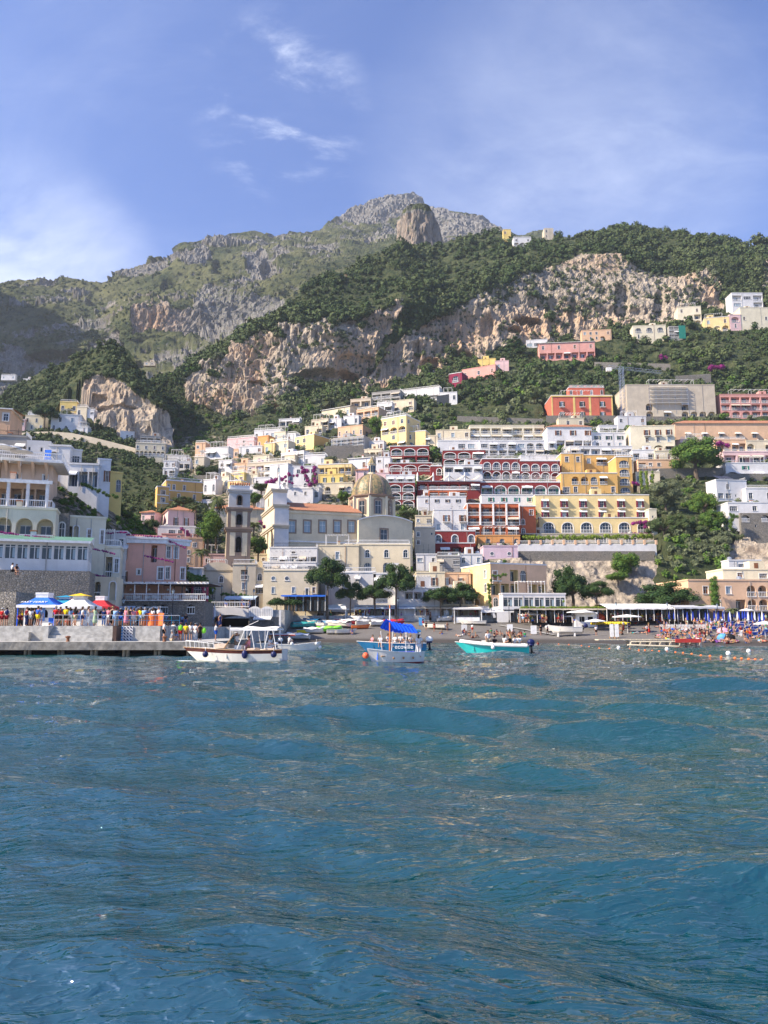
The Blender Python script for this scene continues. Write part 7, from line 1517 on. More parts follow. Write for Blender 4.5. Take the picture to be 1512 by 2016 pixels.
# ---- boats on the sand
def bpos(px, py):
 a = shoreY(px); best = None
 for i in range(200):
  Y = a+(153.5-a)*i/199; z = 4.3*(Y-a)/(153-a); q = proj((px-756)/F*Y/.99, Y, z)[1]
  if best is None or abs(q-py) < best[0]: best = (abs(q-py), Y, z)
 return Vector((P(px, py, best[1])[0], best[1], best[2]))
objs = {}
def rowboat(px, py, Ln, rz, hull, inn, label, cover=None, group='small boats drawn up on the dark sand', tilt=0, nm='rowing_boat'):
 B = bpos(px, py); root = thing(nm, label, 'boat', B+Vector((0, 0, .2)), rz, group); root.rotation_euler = (tilt, 0, rz); hullparts(root, Ln, Ln*.36, .5, hull, None, inn, .8, .16, .4, deck=.14, boot=None)
 if cover:
  o = MB(); K = 10
  for i in range(K):
   for j in range(6):
    f = lambda u, v: (-Ln*.49+Ln*.96*u, (-.5+v)*Ln*.39*(1-max(0, (u-.45)/.55)**2.4+.01), .55+.30*(1-abs(2*v-1)**2)+.08*math.sin(u*13+v*5)+.12*u*u); o.poly([f(i/K, j/6), f((i+1)/K, j/6), f((i+1)/K, (j+1)/6), f(i/K, (j+1)/6)], cover)
  o.build('boat_cover', root)
 else: thwart(root, -.3, Ln*.15, .35); thwart(root, .5, Ln*.14, .35)
plain('hred', (.50, .02, .04), .4); plain('hpink', (.80, .35, .42), .4); plain('hgreen', (.25, .75, .05), .6); plain('hyellow', (.80, .60, .03), .5); plain('horange', (.75, .17, .04), .5); plain('hteal', (.04, .32, .30), .6); plain('hlblue', (.20, .45, .72), .4); plain('greycanvas', (.45, .46, .48), .8)
for a in ((600, 1236, 5.2, .5, 'hteal', 'hteal', 'large boat under a dark teal tarpaulin on the sand', 'hteal'), (612, 1229, 4, 2.6, 'hullwhite', 'trim', 'white boat with a blue canvas beside the teal tarpaulin boat', 'hullblue'), (626, 1234, 3.8, 2.5, 'hullwhite', 'hlblue', 'white rowing boat with pale blue inside', None), (642, 1229, 5, 2.6, 'hlblue', 'hullblue', 'sky blue wooden boat under the tallest pine', None), (664, 1234, 5.6, 2.5, 'hullwhite', 'trim', 'long white covered boat right of the sky blue one', 'cloth_white'), (676, 1227, 4, 2.7, 'hpink', 'trim', 'pink and white small boat in front of the white gazebo', None), (690, 1230, 3.8, .2, 'hred', 'trim', 'crimson hulled white rowing boat', 'cloth_white'), (704, 1224, 4.6, 2.8, 'hullwhite', 'trim', 'white boat below the white tent', 'cloth_white'), (648, 1245, 4.6, .1, 'hgreen', 'hgreen', 'boat under a lime green cover near the water', 'hgreen'), (599, 1248, 2.6, 0, 'hyellow', 'hyellow', 'small yellow plastic boat on the sand', None), (619, 1247, 4, .15, 'hullwhite', 'trim', 'white dinghy with a black figure beside the yellow boat', 'cloth_white'), (662, 1248, 3.4, .1, 'hullwhite', 'trim', 'small white dinghy right of the lime green cover', None), (681, 1248, 3.6, .2, 'hullwhite', 'hteal', 'white dinghy with teal inside near the water', None), (710, 1238, 3.4, .1, 'horange', 'horange', 'flat orange canoe on the sand', None), (722, 1231, 4.2, .2, 'hullwhite', 'trim', 'white sailing dinghy with grey cover', 'greycanvas'), (736, 1224, 4.6, .3, 'hullwhite', 'hullwhite', 'upturned looking white boat below the closed tents', 'cloth_white'), (748, 1232, 4, .4, 'hullwhite', 'trim', 'white boat behind the red canopy boat', 'cloth_white'), (775, 1231, 4.2, .2, 'hred', 'hred', 'bright red covered boat behind the blue awning', 'hred'), (856, 1238, 5, 2.5, 'hullwhite', 'trim', 'pale green white boat on a trailer on the middle beach', None), (931, 1230, 5, 2.9, 'hullwhite', 'trim', 'white sail boat hull in front of the white banner', None), (586, 1259, 4.2, 2.95, 'hullwhite', 'trim', 'white inflatable boat at the waterline beside the cream launch', 'cloth_white'), (522, 1252, 2.6, 1.6, 'hullwhite', 'trim', 'white kayak standing with a black figure, left one', 'cloth_white'), (543, 1251, 2.6, 1.5, 'hullwhite', 'trim', 'white kayak standing with a black figure, right one', 'cloth_white'), (420, 1250, 3.2, .4, 'hullwhite', 'trim', 'grey white inflatable boat on the sand left of the boat shelter', None), (878, 1224, 3.6, .3, 'hullwhite', 'hullwhite', 'white boat in the shade of the leaning pine', 'cloth_white'), (1080, 1243, 3, 1.5, 'hullwhite', 'trim', 'small white boat behind the two people in black', 'cloth_white')):
 rowboat(*a[:7], cover=a[7] if len(a) > 7 else None)
B = bpos(1113, 1252); root = thing('motor_boat', 'white motor boat with a dark outboard standing on the sand', 'boat', B+Vector((0, 0, .75)), math.pi-.15); hullparts(root, 5.6, 2.0, .75, 'hullwhite', None, 'cream_seat', 1.1, .35, .3, deck=.3); outboard(root, -2.8, .7, 'navy', 1.3, -.7); thwart(root, -1, .8, .5, 'cream_seat', .6)
for x_ in (-1.5, 1.2): o = MB(); o.box(x_-.12, x_+.12, -.7, .7, -.9, -.25, 'trim'); o.build('cradle', root)
o = MB(); o.poly([(1.0, -.6, .8), (1.0, .6, .8), (.6, .55, 1.3), (.6, -.55, 1.3)], 'glass'); o.build('windscreen', root)
# ---------------------------------------------------------------- pier and quay
zD = 1.2; YP = 67.; X = lambda px, Y, py=1240: P(px, py, Y)[0]
xe = X(418, YP)
b = MB(); n_ = 90; x0 = X(-420, YP)
for i in range(n_):
 xa, xb = x0+(xe-x0)*i/n_, x0+(xe-x0)*(i+1)/n_; j = lambda x: .05*vn(x*.8, 3, 0).item()
 b.poly([(xa, YP+j(xa), .50), (xb, YP+j(xb), .50), (xb, YP+j(xb+9)*.6, zD), (xa, YP+j(xa+9)*.6, zD)], 'stonegrey'); b.poly([(xa, YP+j(xa+9)*.6, zD), (xb, YP+j(xb+9)*.6, zD), (xb, 71.6, zD), (xa, 71.6, zD)], 'concrete'); b.poly([(xa, YP+j(xa), .50), (xa, 71, .5), (xb, 71, .5), (xb, YP+j(xb), .5)], 'stonegrey')
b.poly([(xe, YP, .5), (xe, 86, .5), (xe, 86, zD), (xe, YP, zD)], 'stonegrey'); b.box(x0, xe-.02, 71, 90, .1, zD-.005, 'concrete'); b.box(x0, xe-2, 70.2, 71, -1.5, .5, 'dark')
setting(b.build('pier'))
plain('pile', (.24, .19, .13), .9, var=.4, bmp=.4)
for i, px in enumerate((50, 58, 116, 123, 181, 189, 244, 252, 306, 314, 370, 379, 408)):
 b = MB(); x = X(px, YP+.5, 1285); b.bar((x, YP+.55, -1.2), (x, YP+.55, .5), .15, 'pile', 10); tag(b.build('pier_pile'), 'short concrete pile under the pier edge', 'pile', 'piles under the pier')
zQ = 2.56; YQ = 71.; xq0, xq1 = X(-420, YQ), X(315, YQ)
b = MB(); b.box(xq0, xq1, YQ, 120, .3, zQ, 'concrete'); b.box(X(0, YQ)-3, X(62, YQ), YQ-.5, YQ-.004, zD-.01, zQ-.55, 'concrete')
xs0, xs1 = X(108, YQ), X(232, YQ)
for k in range(5): b.box(xs0, xs1, YQ-.28*(5-k), YQ-.006, zD+k*.27-.008, zD+(k+1)*.27, 'trim' if 0 else 'awning_beige' if 0 else 'concrete')
b.box(xs0-.45, xs0-.003, YQ-1.35, YQ-.008, zD-.006, zQ+.02, 'concrete'); b.box(xs1+.003, xs1+.35, YQ-1.35, YQ-.008, zD-.006, zQ+.01, 'darkwood')
setting(b.build('quay'))
b = MB(); b.box(X(300, 100), X(560, 140), 100, 150, .5, 2.5, 'concrete'); b.box(X(315, 86)-1, X(432, 100), 76, 101, .3, zD+.004, 'concrete'); setting(b.build('landing_square'))
# tile panel in blue, black and white
b = MB(); W_, H_ = 1.15, 1.32; x = X(237, YQ); b.box(0, W_, -.05, 0, 0, H_, 'trim')
for i in range(4):
 for j in range(5):
  mt = 'skyblue' if i < 1 else 'navy'; cx_, cz = W_*(i+.5)/4, H_*(j+.5)/5; s = .10
  if i < 1: b.box(cx_-.12, cx_+.12, -.062, -.052, cz-.10, cz+.10, 'skyblue')
  else: b.poly([(cx_-s, -.056, cz), (cx_, -.056, cz-s), (cx_+s, -.056, cz), (cx_, -.056, cz+s)], mt); b.poly([(cx_-.14, -.056, cz+.13), (cx_-.04, -.056, cz+.13), (cx_-.14, -.056, cz+.03)], mt); b.poly([(cx_+.14, -.056, cz-.13), (cx_+.04, -.056, cz-.13), (cx_+.14, -.056, cz-.03)], mt)
o = b.build('tile_panel'); o.location = (x, YQ-.03, zD+.01); tag(o, 'blue, black and white patterned tile panel on the quay wall', 'tile panel')
for px, lb in ((134, 'rusty mooring bollard on the pier below the steps'), (324, 'rusty mooring bollard near the right end of the pier')):
 b = MB(); b.lathe([(.17, 0), (.13, .1), (.12, .28), (.22, .36), (.22, .44), (.1, .50)], 'brown', 14); o = b.build('bollard', smooth=False); o.location = (X(px, YP+.5), YP+.6, zD); tag(o, lb, 'bollard')
b = MB();
for i in range(9): xx = i*.75; b.bar((xx, 0, 0), (xx, 0, .95), .025, 'hullblue', 6)
b.bar((0, 0, .95), (6, 0, .95), .03, 'steel', 6); b.bar((0, 0, .5), (6, 0, .5), .02, 'hullblue', 6); o = b.build('railing'); o.location = (X(228, 72), 71.5, zQ); tag(o, 'blue metal railing on the quay edge beside the orange banner', 'railing')
b = MB()
for i in range(8): b.bar((i*.8, 0, 0), (i*.8, 0, 1.0), .022, 'steel', 6)
b.bar((0, 0, 1.0), (5.6, 0, 1.0), .028, 'steel', 6); b.bar((0, 0, .55), (5.6, 0, .55), .02, 'steel', 6); o = b.build('railing'); o.location = (X(110, 72), 71.5, zQ); tag(o, 'grey metal railing on the quay above the steps', 'railing')
b = MB()
for i in range(10):
 f = lambda u, v: (u*1.9, .12*math.sin(u*11)+.1*v, v*1.15+.05*math.sin(u*9)); b.poly([f(i/10, 0), f((i+1)/10, 0), f((i+1)/10, 1), f(i/10, 1)], 'horange'); b.poly([(f(i/10, 1)[0], .13+f(i/10, 1)[1], f(i/10, 1)[2]), (f((i+1)/10, 1)[0], .13+f((i+1)/10, 1)[1], f((i+1)/10, 1)[2]), (f((i+1)/10, 0)[0], .13+f((i+1)/10, 0)[1], 0), (f(i/10, 0)[0], .13+f(i/10, 0)[1], 0)], 'horange')
o = b.build('canvas_banner'); o.location = (X(287, 73), 72, zQ); tag(o, 'bright orange canvas sheet hung at the quay edge among the queue', 'canvas sheet')
# ---------------------------------------------------------------- ticket kiosks
def kiosk(px0, px1, yt, ye, D, roofm, cap, label, capm='trim', wall='trim', txt=None, stripe=None, zb=zQ, wf=.62, extra=None):
 xa, xb = X(px0, D), X(px1, D); w = xb-xa; c = Vector(((xa+xb)/2, D+w*.3, zb)); root = thing('ticket_kiosk', label, 'kiosk', c); he = P(0, ye, D)[2]-zb; ht = P(0, yt, D)[2]-zb; hw = w/2; ww = w*wf/2; dd = w*.32; dr = w*.48
 b = MB(); facade(b, Matrix.Translation((-ww, -dd, 0)), ww*2, he-.02, [(ww*.45, .02, min(.8, ww*.5), he*.85, 'r', .3), (ww*1.45, he*.40, min(.8, ww*.5), he*.38, 'a', .3)], wall, 'dark'); b.box(-ww, ww, -dd+.31, dd, 0, he-.02, wall); b.poly([(-ww, -dd, 0), (-ww, -dd+.31, 0), (-ww, -dd+.31, he-.02), (-ww, -dd, he-.02)], wall); b.poly([(ww, -dd+.31, 0), (ww, -dd, 0), (ww, -dd, he-.02), (ww, -dd+.31, he-.02)], wall); b.build('wall', root)
 cw = w*.16; ch = (ht-he)*.40; zr = ht-ch; b = MB(); A = [(-hw, -dr), (hw, -dr), (hw, dr), (-hw, dr)]; Bq = [(-cw, -cw), (cw, -cw), (cw, cw), (-cw, cw)]
 for i in range(4):
  j = (i+1) % 4; N_ = 6
  for k in range(N_):
   t0, t1 = k/N_, (k+1)/N_; cur = lambda t: he+(zr-he)*(t**1.35); l = lambda p, q, t: (p[0]*(1-t)+q[0]*t, p[1]*(1-t)+q[1]*t)
   b.poly([(*l(A[i], Bq[i], t0), cur(t0)), (*l(A[j], Bq[j], t0), cur(t0)), (*l(A[j], Bq[j], t1), cur(t1)), (*l(A[i], Bq[i], t1), cur(t1))], roofm)
 for i in range(4): j = (i+1) % 4; b.poly([(*A[i], he-.28), (*A[j], he-.28), (*A[j], he), (*A[i], he)], stripe or roofm)
 b.build('roof', root)
 b = MB(); b.box(-cw, cw, -cw, cw, zr-.1, zr+ch*.6, 'trim')
 if cap == 'box': b.box(-cw*1.05, cw*1.05, -cw*1.05, cw*1.05, zr+ch*.6, zr+ch, capm)
 else:
  for i in range(4): q = [(-cw*1.7, -cw*1.7), (cw*1.7, -cw*1.7), (cw*1.7, cw*1.7), (-cw*1.7, cw*1.7)]; b.poly([(*q[i], zr+ch*.55), (*q[(i+1) % 4], zr+ch*.55), (0, 0, zr+ch*1.1)], capm)
 b.build('roof_cap', root)
 for sx_ in (-1, 1): b = MB(); b.bar((sx_*hw*.93, -dr*.93, 0), (sx_*hw*.93, -dr*.93, he), .05, 'iron' if roofm != 'kblue' else 'bluecanvas', 6); b.build('post', root)
 if txt: ang = math.atan2((zr-he)*.55, (dr-cw)*.62); textobj(txt, .50, 'trim', root, Matrix.Translation((-w*.10, -dr+(dr-cw)*.36, he+(zr-he)*.30+.06)) @ Matrix.Rotation(ang*.95, 4, 'X'))
 for (cx_, cz, wq, hq, mq) in extra or (): b = MB(); b.box(cx_-wq/2, cx_+wq/2, -dd-.05, -dd-.01, cz, cz+hq, mq); b.build('poster', root)
 return root
plain('kblue', (.02, .14, .62), .7); plain('kteal', (.02, .26, .42), .7); plain('posterblue', (.16, .30, .62), .7)
kiosk(35, 112, 1166, 1191, 77, 'kblue', 'box', 'blue roofed ticket kiosk lettered FAST FERRY with a white top box', txt='FAST FERRY', stripe='cloth_white', wf=.72, extra=((.35, .5, .7, 1.3, 'posterblue'), (1.35, .3, .5, .5, 'kblue')))
kiosk(88, 150, 1172, 1190, 80, 'kteal', 'roof', 'teal roofed ticket kiosk between the blue and the white ones', capm='kteal', wf=.6)
kiosk(114, 180, 1168, 1193, 76, 'cloth_white', 'roof', 'white roofed ticket kiosk with a yellow pyramid cap', capm='yellowcloth', wf=.62, extra=((.6, .6, .9, .9, 'posterblue'),))
kiosk(163, 218, 1173, 1194, 80, 'redcloth', 'box', 'crimson roofed ticket kiosk with a white top box', wf=.6)
# ---------------------------------------------------------------- restaurant terrace over the left beach
def post_row(mb, xs, y, z0, z1, r=.06, m='trim'):
 for x in xs: mb.bar((x, y, z0), (x, y, z1), r, m, 6)
D = 103.5; zt = P(0, 1183, 104)[2]; xa, xb = X(213, D), X(402, D); root = thing('terrace_pergola', 'white posted pergola with bamboo roof over the restaurant terrace', 'pergola', (xa, D, zt)); w = xb-xa; hh = P(0, 1148, D)[2]-zt
for i in range(9): b = MB(); b.bar((w*i/8, .2, 0), (w*i/8, .2, hh), .07, 'trim' if i < 6 else 'iron', 6); b.build('post', root)
b = MB(); b.box(-.3, w+.3, 0, 10, hh, hh+.06, 'darkwood'); b.box(-.4, w+.4, -.15, 0, hh-.12, hh+.16, 'trim')
for i in range(26): b.box(w*i/25-.04, w*i/25+.04, -.5, 10, hh+.06, hh+.16, 'trim' if i % 3 else 'wood')
b.build('roof', root); b = MB(); rail(b, 0, w, .1, 0, .9, 'w'); b.build('railing', root)
for i in range(10):
 x = xa+w*(i+.5)/10; t_ = thing('restaurant_table', 'restaurant table under a white cloth on the terrace', 'table', (x, D+1.6+.8*(i % 2), zt), 0, 'white clothed tables on the left terrace'); b = MB(); b.box(-.45, .45, -.45, .45, .35, .76, 'cloth_white'); b.build('tablecloth', t_); b = MB(); b.bar((0, 0, 0), (0, 0, .4), .05, 'iron', 6); b.box(-.25, .25, -.25, .25, 0, .04, 'iron'); b.build('leg', t_)
 if i % 2: b = MB(); b.lathe([(.20, 0), (.07, .28), (.02, .30)], 'cloth_white', 8); b.bar((0, 0, .3), (0, 0, .8), .01, 'iron', 4); o = b.build('pendant_lamp'); o.location = (x, D+2.5, zt+hh-.85); tag(o, 'white pendant lamp shade hanging under the terrace pergola', 'lamp', 'pendant lamps over the left terrace')
for px, lb in ((276, 'left arched white shop porch below the terrace'), (303, 'right arched white shop porch below the terrace')):
 root = thing('shop_porch', lb, 'porch', (X(px, 102), 102.2, 2.5)); b = MB(); ring(b, 1.5, 2.5, 'a', .22, -.5, 0, 'trim'); b.build('frame', root); b = MB(); b.poly([(a, -.02, c_) for a, c_ in contour(1.5, 2.5, 'a')], 'dark'); b.build('door', root)
root = thing('shop_awning', 'white framed shop front with a pale awning right of the crimson kiosk', 'shop front', (X(228, 101), 101, 2.5)); b = MB(); b.box(0, 2.2, -.1, 2.5, 0, 2.3, 'dark'); b.box(-.1, 0, -.15, 2.5, 0, 2.5, 'trim'); b.box(2.2, 2.3, -.15, 2.5, 0, 2.5, 'trim'); b.build('shop_front', root); b = MB(); b.poly([(-.2, -1, 2.2), (2.4, -1, 2.2), (2.4, .2, 2.75), (-.2, .2, 2.75)], 'awning_blue'); b.build('awning', root)
# ---------------------------------------------------------------- boat shelter
D = 123.; xa, xb = X(414, D), X(489, D); zb = 1.9; root = thing('boat_shelter', 'dark boat shelter under a curved white fascia behind the motor boat', 'boat shelter', (xa, D, zb)); w = xb-xa; h0 = P(0, 1216, D)[2]-zb; h1 = P(0, 1199, D)[2]-zb; K = 12
b = MB(); cz = lambda t: .45*math.sin(math.pi*t)
for i in range(K): t0, t1 = i/K, (i+1)/K; b.poly([(w*t0, -.3, h0+cz(t0)), (w*t1, -.3, h0+cz(t1)), (w*t1, -.3, h1+cz(t1)*.6), (w*t0, -.3, h1+cz(t0)*.6)], 'bluewhite'); b.poly([(w*t0, -.3, h1+cz(t0)*.6), (w*t1, -.3, h1+cz(t1)*.6), (w*t1, 9, h1+cz(t1)*.6), (w*t0, 9, h1+cz(t0)*.6)], 'white'); b.poly([(w*t0, -.3, h0+cz(t0)), (w*t0, 9, h0+cz(t0)), (w*t1, 9, h0+cz(t1)), (w*t1, -.3, h0+cz(t1))], 'white')
b.build('roof', root); b = MB(); b.box(-.4, 0, 0, 9, -3, h0, 'stone'); b.box(w, w+.4, 0, 9, -3, h0, 'stone'); b.box(0, w, 8.6, 9, -3, h0, 'dark'); b.build('wall', root); b = MB(); rail(b, 0, w, 0, h1+.3, .8, 'w'); b.build('railing', root)
for i, (p0, p1) in enumerate(((489, 512), (513, 536))):
 x0, x1 = X(p0, 122), X(p1, 122); z0, z1 = P(0, 1214, 122)[2], P(0, 1198, 122)[2]; K = 10; b = MB(); q = [(x0+(x1-x0)*j/K, z1+.35*math.sin(math.pi*j/K)) for j in range(K+1)]; F_ = [(x0, z0)]+q+[(x1, z0)]; b.poly([(a, 122, c_) for a, c_ in F_], 'trim'); b.poly([(a, 122.12, c_) for a, c_ in F_[::-1]], 'trim')
 for j in range(len(F_)): a, c_ = F_[j], F_[(j+1) % len(F_)]; b.poly([(a[0], 122, a[1]), (a[0], 122.12, a[1]), (c_[0], 122.12, c_[1]), (c_[0], 122, c_[1])], 'trim')
 for j in range(1, 7): xx = x0+(x1-x0)*j/7; b.box(xx-.02, xx+.02, 121.97, 122, z0, z1, 'grey')
 tag(b.build('wooden_screen'), ('left', 'right')[i]+' white curved wooden screen right of the boat shelter', 'screen')
x0, x1 = X(490, 122), X(540, 122); b = MB(); b.box(x0, x1, 122.2, 127, -1, P(0, 1214, 122)[2]-.02, 'stone'); tag(b.build('stone_wall'), 'rubble wall under the white curved screens', 'wall')
root = thing('striped_awning', 'small striped awning on the wall under the curved screens', 'awning', (X(515, 121), 122.15, P(0, 1213, 121)[2])); b = MB(); w = 2.8
for i in range(14): b.poly([(w*i/14-w/2, 0, 0), (w*(i+1)/14-w/2, 0, 0), (w*(i+1)/14-w/2, -1, -.45), (w*i/14-w/2, -1, -.45)], 'bluewhite' if i % 2 else 'cloth_white'); b.poly([(w*i/14-w/2, -1, -.45), (w*(i+1)/14-w/2, -1, -.45), (w*(i+.5)/14-w/2, -1, -.65)], 'cloth_white')
b.build('awning', root)
# ---------------------------------------------------------------- promenade
zp = P(0, 1212, 150)[2]; b = MB(); b.box(X(560, 150), X(1560, 150), 149.6, 154.5, 2.5, zp, 'concrete'); b.box(X(395, 138), X(560, 138), 138, 153, 1.5, P(0, 1196, 138)[2]-.4, 'concrete'); setting(b.build('promenade'))
def awnrest(px0, px1, yt, D, label, mt, depth_=5, z0=None, drop=.6, name='beach_restaurant', val=True, back='interior', posts=7, greenroof=False, yb=None):
 z0 = zp if z0 is None else z0; xa, xb = X(px0, D), X(px1, D); w = xb-xa; h = P(0, yt, D)[2]-z0; root = thing(name, label, 'restaurant', (xa, D, z0)); b = MB(); K = max(3, int(w/1.6))
 for i in range(K):
  t0, t1 = i/K, (i+1)/K; b.poly([(w*t0, -.4, h-drop), (w*t1, -.4, h-drop), (w*t1, depth_*.6, h), (w*t0, depth_*.6, h)], mt); b.poly([(w*t0, depth_*.6, h), (w*t1, depth_*.6, h), (w*t1, depth_, h), (w*t0, depth_, h)], mt)
  if val: b.poly([(w*t0, -.4, h-drop), (w*t0, -.4, h-drop-.22), (w*(t0+t1)/2, -.4, h-drop-.30), (w*t1, -.4, h-drop-.22), (w*t1, -.4, h-drop)], mt)
 b.build('awning', root); b = MB(); b.box(0, w, depth_-.3, depth_, 0, h-.05, back); b.build('back_wall', root)
 for i in range(posts): b = MB(); x = w*(i+.02)/(posts-1+.04); b.bar((x, 0, 0), (x, 0, h-drop), .05, 'trim', 6); b.build('post', root)
 for i in range(posts-1):
  b = MB(); x = w*(i+.5)/(posts-1); ww = w/(posts-1)*.7; b.box(x-ww/2, x+ww/2, depth_-.36, depth_-.31, .05, min(2.2, h-.4), 'glass'); b.box(x-.03, x+.03, depth_-.4, depth_-.37, .05, min(2.2, h-.4), 'wood'); b.build('door', root)
 return root
awnrest(697, 818, 1190, 149.8, 'seafront restaurant under a long pale blue scalloped awning', 'awning_blue')
awnrest(816, 944, 1190, 149.9, 'seafront restaurant under a long beige awning behind the leaning pine', 'awning_beige')
awnrest(552, 640, 1170, 146, 'cafe with a blue edged flat canopy behind the clipped pines', 'kblue', 5, z0=P(0, 1192, 146)[2]-1, drop=.2)
awnrest(440, 502, 1172, 147, 'promenade cafe under a grey awning beside the lamp post', 'awning_blue', 4, z0=P(0, 1196, 147)[2]-1)
awnrest(946, 1012, 1192, 148, 'beach bar under a cream tent awning in front of the yellow hotel', 'cloth_white', 5, drop=1.1)
awnrest(1024, 1196, 1197, 141, 'dark beach restaurant beneath the green vine roof', 'awning_beige', 6, z0=3.4, drop=.1, back='dark', posts=11)
awnrest(1196, 1336, 1187, 139, 'long white canopied beach restaurant with rows of tables', 'cloth_white', 8, z0=3.7, drop=.9, posts=10)
awnrest(1330, 1428, 1190, 138, 'grey roofed beach restaurant left of the palms', 'greycanvas', 7, z0=3.7, drop=.5, posts=7)
awnrest(1426, 1540, 1201, 142, 'low brown pergola cafe under the peach hotel arches', 'slate', 5, z0=3.7, drop=.1, posts=6)
# sign over the blue awning
root = thing('restaurant_sign', 'white board sign reading Chez Black above the pale blue awning', 'sign', (X(751, 149.5), 149.6, zp+2.35)); b = MB(); b.box(-1.2, 1.2, -.06, .06, 0, 1.0, 'cloth_white'); b.build('board', root); textobj('Chez Black', .42, 'dark', root, Matrix.Translation((.15, -.07, .45)) @ Matrix.Rotation(math.pi/2, 4, 'X'))
# pavilion, tents, kiosk
def gazebo(px0, px1, yt, py, label, mt, D=None, hp=.4, name='gazebo', boxy=0):
 Bq = bpos((px0+px1)/2, py); D = Bq.y; w = (px1-px0)/F*D; ht = P(0, yt, D)[2]-Bq.z; he = ht*(1-hp*.6); root = thing(name, label, 'gazebo', Bq)
 for sx_ in (-1, 1):
  for sy in (-1, 1): b = MB(); b.box(sx_*w*.46-.08, sx_*w*.46+.08, sy*w*.3-.08, sy*w*.3+.08, -.2, he, 'trim'); b.build('post', root)
 b = MB(); A = [(-w/2, -w*.35), (w/2, -w*.35), (w/2, w*.35), (-w/2, w*.35)]
 if boxy: R1, R2 = (-w*.42, 0, ht), (w*.42, 0, ht); b.poly([(*A[0], he), (*A[1], he), R2, R1], mt); b.poly([(*A[2], he), (*A[3], he), R1, R2], mt); b.poly([(*A[1], he), (*A[2], he), R2], mt); b.poly([(*A[3], he), (*A[0], he), R1], mt)
 else:
  for i in range(4):
   j = (i+1) % 4
   for k in range(4):
    t0, t1 = k/4, (k+1)/4; cz_ = lambda t: he+(ht-he)*(t**1.5); l = lambda p_, t: (p_[0]*(1-t), p_[1]*(1-t)); b.poly([(*l(A[i], t0), cz_(t0)), (*l(A[j], t0), cz_(t0)), (*l(A[j], t1), cz_(t1)), (*l(A[i], t1), cz_(t1))], mt)
 for i in range(4): j = (i+1) % 4; b.poly([(*A[i], he-.25), (*A[j], he-.25), (*A[j], he), (*A[i], he)], mt)
 b.build('roof', root); return root
gazebo(644, 682, 1190, 1222, 'cream roofed beach gazebo with white posts beside the tallest pine', 'cloth_white', boxy=1)
gazebo(682, 724, 1192, 1220, 'white peaked tent right of the cream gazebo', 'cloth_white', name='tent')
gazebo(601, 641, 1193, 1216, 'orange market canopy among the crowd', 'horange', name='market_canopy', hp=.3)
r_ = gazebo(891, 948, 1195, 1226, 'pale wooden beach pavilion with a flat lettering board', 'bluewhite', hp=.15, name='pavilion', boxy=1)
b = MB(); b.box(-2.2, 2.2, -1.6, -1.2, 0, 1.0, 'cloth_white'); b.build('counter', r_)
r_ = gazebo(1130, 1173, 1200, 1234, 'white timber bathing kiosk with small windows behind the sand boat', 'cloth_white', name='beach_kiosk', hp=.3); b = MB(); facade(b, Matrix.Translation((-1.7, -1.3, 0)), 3.4, 2.4, [(.9, .9, .9, .9, 'r', .2), (2.4, .9, .9, .9, 'r', .2)], 'trim', 'dark'); b.box(-1.7, 1.7, -1.08, 1.2, -.3, 2.4, 'trim'); b.build('wall', r_)
# parasols
def parasol(loc, r, h, mt, label, closed=False, group=None, name='parasol', tilt=0):
 root = thing(name, label, 'parasol', loc, 0, group); root.rotation_euler = (0, tilt, 0); k = ('cl' if closed else 'op', r, h, mt)
 if k not in AWN:
  b = MB()
  if closed: b.lathe([(.05, h*.42), (.20, h*.45), (.17, h*.7), (.06, h*.95), (.01, h)], mt, 8)
  else: b.lathe([(r, h-.42), (r*.98, h-.30), (r*.5, h-.10), (.03, h+.06)], mt, 8)
  c_ = MB(); c_.bar((0, 0, -.2), (0, 0, h*.97), .03, 'trim' if mt != 'iron' else 'wood', 6); AWN[k] = (b.mesh('canopy'), c_.mesh('pole'))
 link('canopy', AWN[k][0], root); link('pole', AWN[k][1], root); return root
for px, py, r, h, lb in ((721, 1217, 1.0, 2.0, 'small white parasol in front of the pale blue awning, left one'), (788, 1218, 1.0, 2.0, 'small white parasol in front of the pale blue awning, middle one'), (812, 1219, .9, 1.9, 'small white parasol in front of the pale blue awning, right one'), (1004, 1222, 1.5, 2.3, 'white parasol in front of the cream beach bar'), (1046, 1230, 2.0, 2.2, 'white parasol over a sales counter on the middle beach'), (1145, 1236, 2.6, 3.1, 'wide white parasol in front of the bathing kiosk'), (1128, 1232, 1.8, 2.0, 'low white parasol behind the sand boat'), (1173, 1241, 1.9, 1.9, 'low white parasol beside the yellow rafts'), (1236, 1246, 2.5, 3.0, 'wide white parasol at the root of the jetty'), (1471, 1224, 1.5, 2.4, 'white parasol in front of the brown pergola cafe'), (388, 1200, 1.3, 2.2, 'white parasol on the square left of the boat shelter')):
 parasol(bpos(px, py) if px > 400 else Vector((X(px, 118), 118, 2.5)), r, h, 'cloth_white', lb)
for px, D_, zz, lb in ((3, 100, 0, 'white parasol at the left end of the upper terrace'), (19, 101, 0, 'white parasol in the middle of the upper terrace'), (41, 102, 0, 'blue and white parasol at the right of the upper terrace')):
 o = P(px, 905 if px < 10 else 908 if px < 30 else 914, D_); parasol(Vector(o), 1.5, 2.1, 'cloth_white' if px < 30 else 'bluewhite', lb)
for px in (405, 421): parasol(Vector((X(px, 118), 118, 2.5)), 1, 3.6, 'cloth_white', 'tall furled white parasol '+('left' if px == 405 else 'right')+' of the pair beside the boat shelter', True)
rs = random.Random(4)
